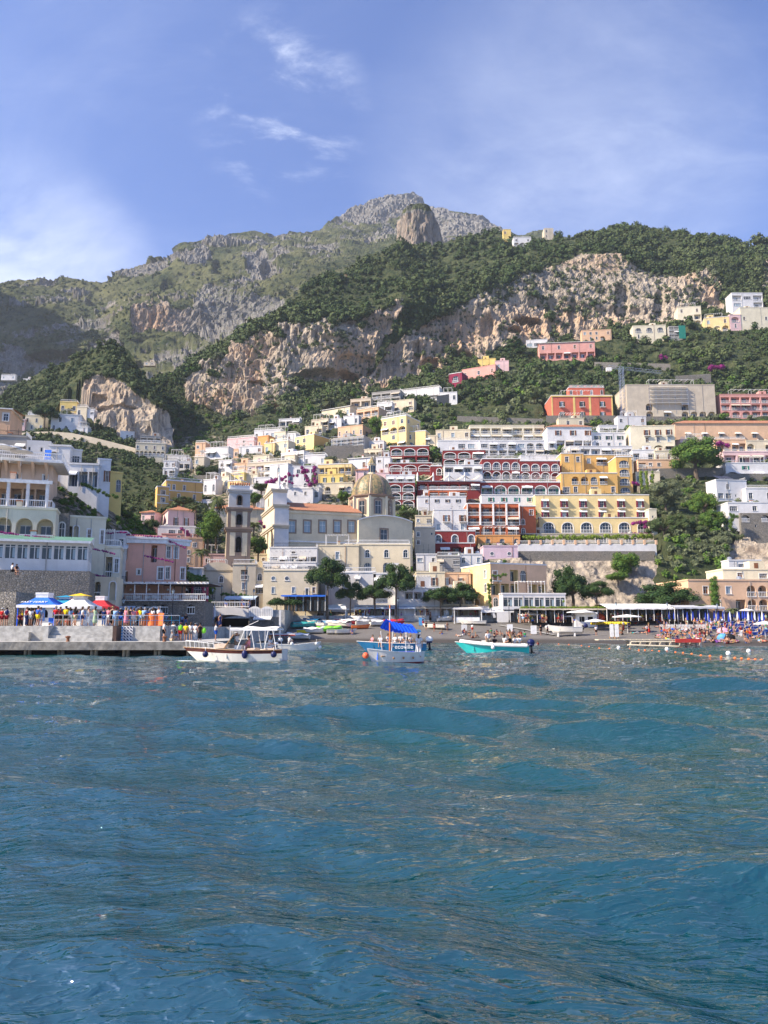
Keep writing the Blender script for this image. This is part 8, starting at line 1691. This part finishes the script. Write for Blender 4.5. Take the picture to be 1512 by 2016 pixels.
for i in range(20):
 px = 1318+i*9.6+rs.uniform(-3, 3); py = 1236+rs.uniform(-5, 3); parasol(bpos(px, py), 1, 2.5, 'navy2' if 0 else 'kblue2', 'furled royal blue parasol on the right beach', True, 'furled blue parasols on the right beach') if 0 else None
plain('pblue', (.015, .04, .30), .8)
for i in range(30): px = 1318+(i % 20)*9.8+(i//20)*60+rs.uniform(-3, 3); parasol(bpos(px, 1232+rs.uniform(-5, 6)), 1, 2.6, 'pblue', 'furled royal blue parasol on the right beach', True, 'furled blue parasols on the right beach')
for i in range(5): px = 1440+i*16+rs.uniform(-3, 3); parasol(bpos(px, 1236+8*(i//6)), 1, 2.8, 'bluewhite', 'furled white parasol on the right beach', True, 'furled white parasols on the right beach')
r_ = parasol(bpos(1507, 1256), 1.6, 2.4, 'bluewhite', 'open blue and white parasol at the right edge of the beach')
b = MB(); b.ball((0, 0, 0), .95, 'hpink', 14, 8, (1, 1, .75)); o = b.build('beach_tent', smooth=True); o.location = bpos(1424, 1247)+Vector((0, 0, .25)); tag(o, 'pink low beach parasol tipped on the sand', 'parasol')
for px, mt, lb in ((1423, 'skyblue', 'pale blue round beach shelter near the water'), (1436, 'dark', 'black round beach shelter near the water')):
 b = MB(); b.ball((0, 0, 0), .85, mt, 14, 8, (1, .9, .8)); o = b.build('beach_shelter', smooth=True); o.location = bpos(px, 1258)+Vector((0, 0, .15)); tag(o, lb, 'beach shelter')
# sun loungers
b = MB(); b.box(-.32, .32, -.95, .45, .26, .33, 'bluecanvas'); b.poly([(-.32, .45, .33), (.32, .45, .33), (.32, 1.0, .75), (-.32, 1.0, .75)], 'bluecanvas'); b.poly([(-.32, .45, .27), (-.32, 1.0, .69), (.32, 1.0, .69), (.32, .45, .27)], 'bluecanvas'); LM = b.mesh('canvas'); b = MB()
for x in (-.33, .33): b.bar((x, -.95, .3), (x, .5, .3), .025, 'trim', 4); b.bar((x, -.8, 0), (x, -.8, .3), .025, 'trim', 4); b.bar((x, .4, 0), (x, .4, .3), .025, 'trim', 4); b.bar((x, .45, .3), (x, 1.0, .72), .025, 'trim', 4)
b.bar((-.33, -.93, .3), (.33, -.93, .3), .025, 'trim', 4); b.bar((-.33, 1.0, .72), (.33, 1.0, .72), .025, 'trim', 4); LF = b.mesh('frame')
L0 = thing('sun_lounger', 'blue canvas sun lounger on the right beach', 'sun lounger', (0, 0, 0), 0, 'blue sun loungers on the right beach'); link('canvas', LM, L0); link('frame', LF, L0); k = 0
for row, py in enumerate((1232, 1237, 1242, 1248, 1254)):
 for i in range(13):
  px = (1385, 1395, 1404, 1432, 1466)[row]+i*(10, 9.5, 9, 7.6, 7)[row]+rs.uniform(-2, 2)
  if px > 1530: continue
  o = L0 if k == 0 else copy_tree(L0); k += 1; o.location = bpos(px, py)+Vector((0, 0, .05)); o.rotation_euler.z = math.pi+rs.uniform(-.5, .5)
# picket fences
for (p0, p1, py, lb) in ((1300, 1400, 1240, 'white picket fence across the right beach'), (1196, 1330, 1219, 'white slatted fence along the canopied restaurant')):
 A_, B_ = bpos(p0, py), bpos(p1, py); b = MB(); Ln = (B_-A_).length; n = int(Ln/.22)
 for i in range(n): q = A_.lerp(B_, i/n); b.box(q.x-.05, q.x+.05, q.y-.02, q.y+.02, q.z-.1, q.z+.95, 'trim')
 for dz in (.3, .75): b.bar(A_+Vector((0, .04, dz)), B_+Vector((0, .04, dz)), .03, 'trim', 4)
 tag(b.build('picket_fence'), lb, 'fence')
# street lamps
def lamp(px, D, zb, h, label):
 root = thing('street_lamp', label, 'street lamp', (X(px, D), D, zb)); b = MB(); b.lathe([(.16, 0), (.12, .35), (.06, .5), (.05, h-.7), (.09, h-.6)], 'iron', 8); b.build('post', root); b = MB(); b.lathe([(.10, h-.6), (.20, h-.15)], 'lightglass', 6); b.build('lantern', root); b = MB(); b.lathe([(.24, h-.15), (.05, h+.05), (.02, h+.2)], 'iron', 6); b.build('lantern_cap', root)
for px, D_, yb, yt, lb in ((416, 136, 1205, 1158, 'black street lamp, left of the pair beside the vine cafe'), (434, 137, 1205, 1152, 'black street lamp, right of the pair beside the vine cafe'), (498, 140, 1205, 1160, 'black street lamp in front of the slit loggia house'), (784, 148, 1215, 1178, 'black street lamp before the pink flower boxes'), (1003, 146, 1222, 1184, 'black street lamp by the cream beach bar'), (1110, 142, 1226, 1178, 'black street lamp in front of the green vine roof'), (1215, 139, 1222, 1186, 'black street lamp left of the white canopied restaurant'), (1316, 138, 1215, 1186, 'black street lamp before the wide bushy pine'), (1415, 137, 1222, 1188, 'black street lamp beside the ivy column'), (338, 100, 1235, 1160, 'black street lamp at the right end of the restaurant terrace'), (240, 95, 1235, 1178, 'black street lamp behind the queue right of the crimson kiosk')):
 zb = P(0, yb, D_)[2]; lamp(px, D_, zb-.3, P(0, yt, D_)[2]-zb+.3, lb)
# ---------------------------------------------------------------- jetty, buoys, rafts
D = 96.; xa, xb = X(1238, D), X(1374, D); zj = P(0, 1259, D)[2]; root = thing('jetty', 'pale wooden jetty with a red bar table at its end', 'jetty', (xa, D, 0)); w = xb-xa; b = MB(); b.box(-4, w, -.7, .9, zj-.10, zj, 'awning_beige')
for i in range(16): b.box(-4+(w+4)*i/16, -4+(w+4)*(i+.9)/16, -.74, .94, zj, zj+.03, 'cream')
b.build('deck', root)
for i in range(8): b = MB(); x = w*i/7; b.bar((x, -.5, -1), (x, -.5, zj-.05), .16, 'awning_beige', 8); b.bar((x, .8, -1), (x, .8, zj-.05), .16, 'awning_beige', 8); b.build('pile', root)
b = MB(); b.bar((-.5, -.75, .35), (w*.72, -.75, .15), .10, 'cream', 6); b.bar((0, -.8, zj-.25), (w*.75, -.8, zj-.25), .08, 'cream', 6); b.build('beam', root)
b = MB(); b.box(w-3.2, w-.1, -1.0, -.85, zj-.35, zj+.1, 'redpaint'); b.bar((w-3.0, -.95, .1), (w-.3, -.95, zj-.3), .06, 'darkwood', 4); b.bar((w-.3, -.95, .1), (w-3.0, -.95, zj-.3), .06, 'darkwood', 4); b.build('red_panel', root)
b = MB(); b.ball((0, 0, 0), .11, 'horange', 10, 7, (1, 1, .8)); OB = b.mesh('float', True); b = MB(); b.ball((0, 0, 0), .2, 'trim', 12, 8); WB = b.mesh('float', True)
pts = [(1100, 1268), (1120, 1269), (1145, 1271), (1160, 1273), (1180, 1276), (1200, 1277), (1218, 1277), (1240, 1278), (1258, 1280), (1270, 1280), (1284, 1281), (1298, 1282), (1313, 1282), (1330, 1284), (1345, 1285), (1362, 1287), (1380, 1290), (1398, 1291), (1420, 1293), (1447, 1295), (1460, 1296), (1474, 1297), (1487, 1298), (1499, 1299)]
b = MB(); prev = None
for i, (px, py) in enumerate(pts): q = sea(px, py); o = link('lane_float', OB); o.location = q+Vector((0, 0, .08)); tag(o, 'small orange float on the swimming area rope', 'float', 'orange floats on the rope'); prev = (b.bar(prev, q+Vector((0, 0, .05)), .009, 'awning_beige', 4) if prev else None, q+Vector((0, 0, .05)))[1]
tag(b.build('float_rope'), 'pale rope joining the floats of the swimming area', 'rope')
for px, py, lb in ((1218, 1278, 'white ball buoy on the float rope before the jetty root'), (1313, 1281, 'white ball buoy on the float rope before the jetty'), (1434, 1290, 'white ball buoy on the float rope right of the jetty'), (1474, 1285, 'white ball buoy floating beyond the rope at the right')): o = link('ball_buoy', WB); o.location = sea(px, py)+Vector((0, 0, .25)); tag(o, lb, 'buoy')
for px, py, lb in ((1182, 1222, 'large orange ball buoy on the sand beside the bathing kiosk'),): b = MB(); b.ball((0, 0, 0), .95, 'orbuoy', 16, 10); b.bar((0, 0, .9), (0, 0, 1.15), .12, 'orbuoy', 8); o = b.build('ball_buoy', smooth=True); o.location = bpos(px, 1229)+Vector((0, 0, 1)); tag(o, lb, 'buoy')
for i in range(7): b = MB(); b.tube([(math.cos(a)*.7, math.sin(a)*.5, 0) for a in [6.28*k/10 for k in range(11)]], .22, 'hyellow', 8); o = b.build('yellow_raft', smooth=True); o.location = bpos(1173+i*8.5+(8 if i > 0 else 0), 1238)+Vector((0, 0, .9+.1*(i % 2))); tag(o, 'yellow inflatable ring stacked by the jetty root', 'inflatable ring', 'yellow inflatable rings by the jetty root')
for px, py, h, mt, lb in ((1205, 1256, 2.2, 'cloth_white', 'tall white board standing at the jetty root, left one'), (1215, 1256, 2.2, 'cloth_white', 'tall white board standing at the jetty root, right one'), (1051, 1250, 1.6, 'cloth_white', 'white standing board on the middle sand'), (1004, 1246, 1.5, 'cloth_white', 'white standing panel behind the turquoise boat'), (914, 1243, 1.2, 'bluewhite', 'pale square board behind the turquoise boat bow'), (830, 1233, 1.6, 'skyblue', 'blue and white life guard board on the middle sand'), (879, 1221, 1.9, 'cloth_white', 'white framed sign board by the leaning pine'), (992, 1227, 2.2, 'bluewhite', 'large white boat rental board on the middle beach')):
 Bq = bpos(px, py); root = thing('standing_board', lb, 'board', Bq); w = .6 if h > 2 and px > 1100 else 1.0 if px != 992 else 2.6; b = MB(); b.box(-w/2, w/2, -.04, .04, .15, h, mt); b.build('board', root)
 for sx_ in (-1, 1): b = MB(); b.box(sx_*w*.45-.04, sx_*w*.45+.04, .05, .4, -.1, .2, 'wood'); b.build('foot', root)
root = thing('feather_flag', 'pale lilac feather flag leaning by the beach bar', 'flag', bpos(973, 1226)); b = MB(); b.bar((0, 0, 0), (-.6, 0, 3.0), .03, 'iron', 5); b.build('pole', root); b = MB(); b.poly([(-.15, 0, .9), (.35, 0, 1.0), (.15, .02, 1.9), (-.45, 0, 2.9), (-.75, 0, 2.6), (-.45, 0, 1.9)], 'bluewhite'); b.build('cloth', root)
b = MB(); b.box(-.14, .14, -.14, .14, 0, 3.9, 'trim'); o = b.build('mast_post'); o.location = (X(551, 122), 122, 1.3); tag(o, 'white square mast standing on a red base by the boats', 'post')
b = MB(); b.box(-2.2, 2.2, -.5, .5, 0, .35, 'trim'); b.box(-2.25, 2.25, -.55, -.5, .02, .2, 'redpaint'); o = b.build('slipway'); o.location = (X(551, 122)+.3, 121.6, 1.2); tag(o, 'white and red low slip platform under the square mast', 'platform')
# wooden beach walkway
A_, B_ = bpos(985, 1232), bpos(1092, 1251); b = MB(); d = (B_-A_).normalized(); s_ = Vector((-d.y, d.x, 0))*.5; b.poly([A_-s_+Vector((0, 0, .12)), B_-s_+Vector((0, 0, .12)), B_+s_+Vector((0, 0, .12)), A_+s_+Vector((0, 0, .12))], 'concrete'); tag(b.build('beach_path'), 'pale plank walkway crossing the dark sand', 'path', kind='structure')
# ---------------------------------------------------------------- crane, flag, road
Bq = PV(1227, 818, 316); root = thing('tower_crane', 'grey lattice tower crane beside the bare stone hotel', 'crane', Bq); ht = P(0, 724, 316)[2]-Bq.z; b = MB(); r0 = .8
for sx_ in (-1, 1):
 for sy in (-1, 1): b.bar((sx_*r0, sy*r0, -3), (sx_*r0, sy*r0, ht), .10, 'steel', 4)
n = 14
for i in range(n):
 z0, z1 = ht*i/n, ht*(i+1)/n
 for sy in (-1, 1): b.bar((-r0, sy*r0, z0), (r0, sy*r0, z1), .06, 'steel', 4); b.bar((-r0, sy*r0, z1), (r0, sy*r0, z1), .06, 'steel', 4)
b.build('mast', root); b = MB(); jl = 19.5
for y_, z_ in ((-.6, 0), (.6, 0), (0, 1.1)): b.bar((-5.5, y_, ht+z_), (jl*.95, y_+3, ht+z_-1.5), .06, 'steel', 4)
for i in range(16): t0, t1 = -5.5+(jl+4)*i/16, -5.5+(jl+4)*(i+1)/16; f = lambda x, y_, z_: (x, y_+3*(x+5.5)/(jl+5), ht+z_-1.5*(x+5.5)/(jl+5)); b.bar(f(t0, -.6, 0), f((t0+t1)/2, 0, 1.1), .04, 'steel', 4); b.bar(f((t0+t1)/2, 0, 1.1), f(t1, .6, 0), .04, 'steel', 4)
b.build('jib', root); b = MB(); b.box(-6.3, -4.2, -.7, .7, ht-1.6, ht, 'trim'); b.build('counterweight', root)
b = MB(); b.box(-.5, .5, 0, .03, 0, 2.0, 'kblue'); b.bar((-.5, 0, -1), (-.5, 0, 2.3), .04, 'trim', 5); o = b.build('flag'); o.location = PV(93, 912, 110); tag(o, 'blue flag on a pole at the corner of the upper terrace', 'flag')
rp = [(37, 858, 287), (60, 856, 286), (100, 855, 284), (140, 858, 283), (180, 866, 282), (225, 877, 281), (270, 889, 280), (300, 900, 279)]
b = MB(); q = [PV(a, c_, d) for a, c_, d in rp]
for i in range(len(q)-1):
 a, c_ = q[i], q[i+1]; o_ = Vector((0, 6, 0)); b.poly([a, c_, c_+o_, a+o_], 'slate'); b.poly([a+Vector((0, 0, 1.1)), a+Vector((0, 0, -2.2)), c_+Vector((0, 0, -2.2)), c_+Vector((0, 0, 1.1))], 'beige'); b.poly([a+Vector((0, 0, 1.1)), c_+Vector((0, 0, 1.1)), c_+Vector((0, .5, 1.1)), a+Vector((0, .5, 1.1))], 'concrete'); b.poly([a+Vector((0, .5, 1.1)), c_+Vector((0, .5, 1.1)), c_+Vector((0, .5, 0)), a+Vector((0, .5, 0))], 'beige'); b.poly([a+Vector((0, .2, -2.2)), a+Vector((0, .2, -8)), c_+Vector((0, .2, -8)), c_+Vector((0, .2, -2.2))], 'stone')
setting(b.build('cliff_road'))
def walls(rows):
 for (x0, y0, x1, y1, h, lb) in rows:
  D0, D1 = depth(LAY1, x0, y0)-.8, depth(LAY1, x1, y1)-.8; a, c_ = PV(x0, y0, D0), PV(x1, y1, D1); b = MB(); n = max(2, int((c_-a).length/2))
  for i in range(n): p_, q_ = a.lerp(c_, i/n), a.lerp(c_, (i+1)/n); j = .2*vn(p_.x, 0, 0).item(); b.poly([p_-Vector((0, 0, 3)), q_-Vector((0, 0, 3)), q_+Vector((0, 0, h)), p_+Vector((0, 0, h))], 'stone'); b.poly([p_+Vector((0, 0, h)), q_+Vector((0, 0, h)), q_+Vector((0, 2.5, h)), p_+Vector((0, 2.5, h))], 'concrete')
  tag(b.build('retaining_wall'), lb, 'wall')
walls(((640, 902, 716, 900, 4.5, 'retaining wall under the grey scaffolded house'), (1075, 828, 1212, 828, 2.2, 'grey retaining wall under the coral palace'), (1225, 829, 1420, 829, 2.0, 'grey road wall under the bare stone hotel'), (1260, 940, 1425, 938, 3.0, 'rubble ravine wall below the big dark tree'), (1425, 944, 1540, 944, 2.0, 'grey road wall below the green shuttered house'), (1170, 720, 1320, 724, 2, 'low terrace wall in the green slope right of the pink hotel'), (1330, 752, 1400, 748, 3, 'pale terrace wall above the bare stone hotel'), (380, 948, 450, 944, 2, 'wall along the lane above the ochre palace'), (560, 838, 620, 842, 1.5, 'garden terrace wall left of the beige porch house'), (860, 792, 900, 786, 3, 'rough stone wall on the slope right of the yellow palace'), (900, 826, 1070, 832, 1.6, 'garden wall above the long cream villa'), (690, 900, 745, 906, 2, 'garden wall right of the scaffolded house')))
# ---------------------------------------------------------------- crowd
q = lambda px, D_, z_: Vector((X(px, D_), D_, z_))
for (px, D_, kd, tp_, bt, ty, hr, hat, rz) in ((-8, 73, 'stand', 'blue', 'navy', 'shorts', 'dark', None, 3), (2, 72.5, 'stand', 'red', 'maroon', 'shorts', 'dark', ('white', 'cap'), 3), (11, 72, 'stand', 'white', 'maroon', 'shorts', 'dark', None, 3.1), (38, 74, 'chair', 'maroon', 'black', 'trousers', 'dark', None, .5), (51, 74.5, 'stand', 'maroon', 'navy', 'trousers', 'brown', None, 2.6), (59, 73, 'stand', 'white', 'grey', 'shorts', 'dark', None, 3.0), (66, 73.5, 'stand', 'black', 'black', 'trousers', 'dark', None, 3.2), (73, 72, 'stand', 'blue', 'yellow', 'shorts', 'dark', None, 2.7), (78, 72.3, 'stand', 'lightblue', 'white', 'shorts', 'brown', None, 3.3), (108, 72, 'stand', 'red', 'black', 'shorts', 'grey', ('beige', 'cap'), 3.1), (117, 72.5, 'walk', 'maroon', 'black', 'shorts', 'brown', None, 2.0), (128, 72, 'stand', 'yellow', 'black', 'shorts', 'dark', None, 2.9), (136, 74, 'stand', 'lightblue', 'grey', 'shorts', 'brown', None, 3.4), (147, 72, 'arms', 'black', 'beige', 'shorts', 'dark', None, 2.6), (161, 72, 'stand', 'white', 'navy', 'shorts', 'brown', None, 2.2), (173, 72.2, 'arms', 'white', 'white', 'dress', 'brown', None, 1.8), (186, 72.1, 'arms', 'palegreen', 'white', 'dress', 'dark', None, 3.3), (203, 72, 'stand', 'navy', 'denim', 'trousers', 'dark', None, 3.1), (212, 73, 'stand', 'pink', 'white', 'shorts', 'dark', None, 2.8), (220, 72.4, 'stand', 'black', 'black', 'dress', 'blond', ('straw', 'sun_hat'), 3.0), (224, 72, 'lean', 'lightblue', 'lightblue', 'shorts', 'dark', None, 3), (236, 73, 'stand', 'navy', 'blue', 'shorts', 'dark', ('white', 'cap'), 3.2), (247, 72.2, 'stand', 'pink', 'white', 'dress', 'blond', ('white', 'sun_hat'), 2.7), (256, 73.4, 'stand', 'black', 'denim', 'shorts', 'dark', None, 2.9), (262, 72.6, 'stand', 'pink', 'white', 'shorts', 'brown', None, 3.3), (270, 73, 'walk', 'red', 'grey', 'trousers', 'dark', None, 1.4), (276, 72.3, 'stand', 'yellow', 'lightblue', 'shorts', 'dark', None, 3), (281, 72, 'lean', 'lightblue', 'grey', 'shorts', 'grey', None, 3), (288, 74.5, 'stand', 'blue', 'navy', 'shorts', 'dark', None, 3.1), (300, 74, 'stand', 'white', 'denim', 'trousers', 'brown', None, 2.6), (311, 72.5, 'stand', 'white', 'beige', 'shorts', 'dark', ('white', 'cap'), 2.4)):
 person(q(px, D_, zQ), rz, kd, tp_, bt, 'on the quay '+('at the far left' if px < 25 else 'before the blue kiosk' if px < 90 else 'before the teal kiosk' if px < 140 else 'before the white kiosk' if px < 180 else 'before the crimson kiosk' if px < 225 else 'behind the blue railing' if px < 282 else 'near the orange sheet'), hr, hat, ty)
person(q(92, 70.2, zD), 2.9, 'lean', 'white', 'denim', 'alone on the lower pier against the wall', 'grey', ('white', 'cap'), 'trousers')
for (px, D_, kd, tp_, bt, ty, hr, hat, rz) in ((323, 71, 'stand', 'white', 'black', 'shorts', 'dark', None, 2.0), (331, 75, 'stand', 'grey', 'denim', 'shorts', 'dark', None, 2.8), (339, 71, 'sit', 'grey', 'beige', 'shorts', 'grey', None, 2.6), (341, 76, 'stand', 'white', 'black', 'shorts', 'dark', ('white', 'cap'), 3), (348, 73, 'sit', 'lightblue', 'white', 'shorts', 'brown', None, 2.4), (355, 72, 'stand', 'grey', 'red', 'shorts', 'brown', ('pink', 'cap'), 3.0), (366, 71, 'stand', 'yellow', 'brown', 'shorts', 'dark', None, 3.1), (376, 74, 'stand', 'white', 'grey', 'shorts', 'brown', None, 3.0), (385, 72.5, 'stand', 'white', 'white', 'trousers', 'dark', ('white', 'cap'), 2.8), (394, 72.3, 'stand', 'black', 'black', 'dress', 'dark', None, 3.2), (425, 71.5, 'arms', 'white', 'blue', 'shorts', 'dark', None, 1.9)):
 o = person(q(px, D_, zD), rz, kd, tp_, bt, 'near the moored boats', hr, hat, ty)
b = MB(); b.ball((0, 0, 0), .22, 'hgreen', 10, 7, (1, .6, 1.2)); o = b.build('bag', smooth=True); o.location = q(355, 71.8, zD+1.2); tag(o, 'neon green bag carried by the person in red shorts', 'bag')
b = MB(); b.ball((0, 0, 0), .24, 'hgreen', 10, 7, (1, .6, 1.2)); o = b.build('bag', smooth=True); o.location = q(401, 72.4, zD+.95); tag(o, 'neon green bag beside the person in the black dress', 'bag')
b = MB(); b.ball((0, 0, 0), .2, 'navy', 10, 7, (1, .6, 1.3)); o = b.build('backpack', smooth=True); o.location = q(11, 71.75, zQ+1.25); tag(o, 'navy backpack worn by the person in white at far left', 'backpack')
rnd = random
rnd.seed(12)
STUFF = []
def crowd(n, pxr, fn, where, kinds=('stand', 'walk'), swim=0, group=None):
 for i in range(n):
  px = rnd.uniform(*pxr); loc = fn(px)
  if NP[0] < 292: rndperson(loc, where, kinds, swim, None, group)
  else: STUFF.append((loc, rnd.uniform(0, 6.28), rnd.choice(kinds), rnd.random() < swim))
for (px, py, kd, tp_, bt, lb, rz) in ((839, 1241, 'stand', 'black', 'black', 'alone on the middle sand left of the white trailer boat', 3), (833, 1234, 'stand', 'black', 'red', 'by the life guard board', 2), (855, 1245, 'stand', None, 'red', 'walking up from the bathers', 3), (881, 1243, 'stand', None, 'beige', 'beside the group of bathers', .5), (1065, 1251, 'stand', 'black', 'black', 'on the sand left of the white motor boat', .3), (1078, 1250, 'walk', 'navy', 'black', 'with a sheet left of the white motor boat', 1.2), (1174, 1252, 'stand', 'white', 'black', 'under the low parasol by the yellow rings', 0), (1388, 1264, 'stand', 'maroon', 'black', 'standing at the waterline right of the jetty', .4), (930, 1247, 'stand', 'white', 'red', 'among the middle sunbathers', 2.2), (1274, 1250, 'stand', 'white', 'black', 'at the root of the jetty', .5)):
 person(bpos(px, py), rz, kd, tp_, bt, lb)
for px in (693, 870, 1010): rndperson(bpos(px, 1249), 'near the water edge', ('sit',), .8)
crowd(24, (20, 310), lambda px: q(px, rnd.uniform(74.5, 86), zQ), 'in the kiosk queue')
crowd(22, (885, 1035), lambda px: bpos(px, rnd.uniform(1247, 1256)), 'behind the turquoise boat', ('sit', 'lie', 'sit'), .7)
crowd(20, (318, 436), lambda px: q(px, rnd.uniform(101, 124), 2.5), 'behind the pier')
crowd(12, (590, 730), lambda px: bpos(px, rnd.uniform(1210, 1222)), 'among the beached boats', ('stand', 'walk', 'sit'))
crowd(44, (1300, 1400), lambda px: bpos(px, rnd.uniform(1238, 1262)), 'below the picket fence', ('sit', 'lie', 'stand', 'sit', 'lie'), .75)
crowd(48, (1395, 1530), lambda px: bpos(px, rnd.uniform(1238, 1268)), 'among the blue loungers', ('sit', 'lie', 'stand', 'sit', 'lie'), .7)
crowd(22, (1215, 1320), lambda px: bpos(px, rnd.uniform(1228, 1250)), 'left of the picket fence', ('sit', 'lie', 'stand', 'sit'), .6)
crowd(5, (420, 485), lambda px: Vector((X(px, 124), 124+rnd.uniform(0, 3), P(0, 1197, 124)[2]-.2)), 'above the boat shelter', ('chair', 'stand'))
crowd(60, (700, 1020), lambda px: bpos(px, rnd.uniform(1212, 1224)) if rnd.random() < .5 else Vector((X(px, 150), 150.2, zp)), 'before the seafront awnings')
crowd(26, (1020, 1130), lambda px: Vector((X(px, 144), rnd.uniform(139, 145), 3.4)), 'before the dark restaurant', ('stand', 'walk', 'chair'))
crowd(34, (1330, 1530), lambda px: bpos(px, rnd.uniform(1226, 1240)), 'x', ('stand', 'walk', 'sit'), .5)
crowd(50, (1300, 1530), lambda px: bpos(px, rnd.uniform(1236, 1266)), 'x', ('sit', 'lie', 'stand', 'sit', 'lie'), .75)
crowd(40, (1200, 1330), lambda px: Vector((X(px, 141), rnd.uniform(140.5, 145), 3.7)), 'x', ('chair', 'chair', 'stand'))
for px, py in ((888, 1264), (1059, 1268), (1044, 1267)):
 o = rndperson(sea(px, py)+Vector((0, 0, -1.25)), 'swimming near the beach', ('stand',), 1)
for px, py, tp_ in ((24, 1126, 'white'), (32, 1128, None)):
 D_ = 82; person(PV(px, py, D_)-Vector((0, 0, .3)), 2.5 if tp_ else .8, 'chair', tp_, 'black', 'sitting on the rubble sea wall', 'dark')
person(PV(163, 1163, 92), .4, 'chair', 'lightblue', 'denim', 'sitting on the wall behind the kiosks', 'dark')
# the rest of the crowd, too many and too small to tell apart: one mesh with its colours baked per point
m, t, p = newmat('crowd'); L(t, N(t, 'ShaderNodeAttribute', attribute_name='ccol').outputs['Color'], p.inputs['Base Color']); p.inputs['Roughness'].default_value = .8
ARR = {}
def arr(me):
 if me.name not in ARR:
  me.calc_loop_triangles(); v = np.empty(len(me.vertices)*3); me.vertices.foreach_get('co', v); f_ = np.empty(len(me.loop_triangles)*3, np.int32); me.loop_triangles.foreach_get('vertices', f_); ARR[me.name] = (v.reshape(-1, 3), f_.reshape(-1, 3))
 return ARR[me.name]
CV_, CF_, CC_, n0 = [], [], [], 0
for loc, rz, kd, sw in STUFF:
 c1, c2 = rnd.choice(list(CLR.values())), rnd.choice(list(CLR.values())); sk = rnd.choice([(.50, .27, .17), (.36, .18, .10)]); pr = PR[kd]
 for nm, cc in (('body', sk), (('shirt' if not sw else 'top'), c1), (('shorts' if not sw else 'briefs'), c2), ('hair', rnd.choice(list(HAIRC.values())))):
  v, f_ = arr(pr[nm]); c_, s_ = math.cos(rz), math.sin(rz); w = np.stack([v[:, 0]*c_-v[:, 1]*s_+loc[0], v[:, 0]*s_+v[:, 1]*c_+loc[1], v[:, 2]+loc[2]], 1); CV_.append(w); CF_.append(f_+n0); CC_.append(np.tile(np.array([*cc, 1.]), (len(w), 1))); n0 += len(w)
me = rawmesh('crowd', np.concatenate(CV_), np.concatenate(CF_), 'crowd'); at = me.attributes.new('ccol', 'FLOAT_COLOR', 'POINT'); at.data.foreach_set('color', np.concatenate(CC_).astype(np.float32).ravel())
tag(link('crowd', me), 'distant crowd of walkers, diners and bathers along the promenade and right beach', 'crowd', kind='stuff')
water()
# ---------------------------------------------------------------- labels: look-alikes told apart by their order from the left
bpy.context.view_layer.update()
ORD = 'first second third fourth fifth sixth seventh eighth ninth tenth eleventh twelfth thirteenth fourteenth fifteenth sixteenth seventeenth eighteenth nineteenth twentieth'.split()
def fixlabels():
 by = {}
 for o in S.objects:
  if o.parent is None and o.get('label') and not o.get('kind'): by.setdefault(o['label'], []).append(o)
 for lb, os_ in by.items():
  if len(os_) < 2: continue
  if os_[0].get('group') and len(os_) > 4: continue
  os_.sort(key=lambda o: proj(*o.location)[0])
  for i, o in enumerate(os_):
   pre = f'{ORD[i]} from left, ' if i < 20 else f'number {i+1} from left, '
   w = (pre+lb).split(); o['label'] = ' '.join(w[:16])
 for o in S.objects:
  if o.parent is None and o.get('category') == 'person' and not o.get('group'): o['group'] = 'people on the waterfront'
  if o.parent is None and o.get('label'):
   w = o['label'].split()
   if len(w) > 16: o['label'] = ' '.join(w[:16])
fixlabels()
# ---------------------------------------------------------------- air
hz = MB(); hz.box(-1900, 1900, -40, 1800, -2.2, 1100, 'haze') if 0 else None
mh = bpy.data.materials.new('haze'); mh.use_nodes = True; tt = mh.node_tree; tt.nodes.clear(); o_ = N(tt, 'ShaderNodeOutputMaterial'); vp = N(tt, 'ShaderNodeVolumePrincipled'); vp.inputs['Color'].default_value = (.80, .88, 1, 1); vp.inputs['Density'].default_value = .00012; vp.inputs['Anisotropy'].default_value = .2; L(tt, vp.outputs[0], o_.inputs['Volume']); MAT['haze'] = mh
hb = MB(); hb.box(-1900, 1900, -40, 1900, -2.2, 930, 'haze'); h_ = hb.build('haze'); h_['kind'] = 'stuff'; h_['label'] = 'thin blue air haze over the bay'
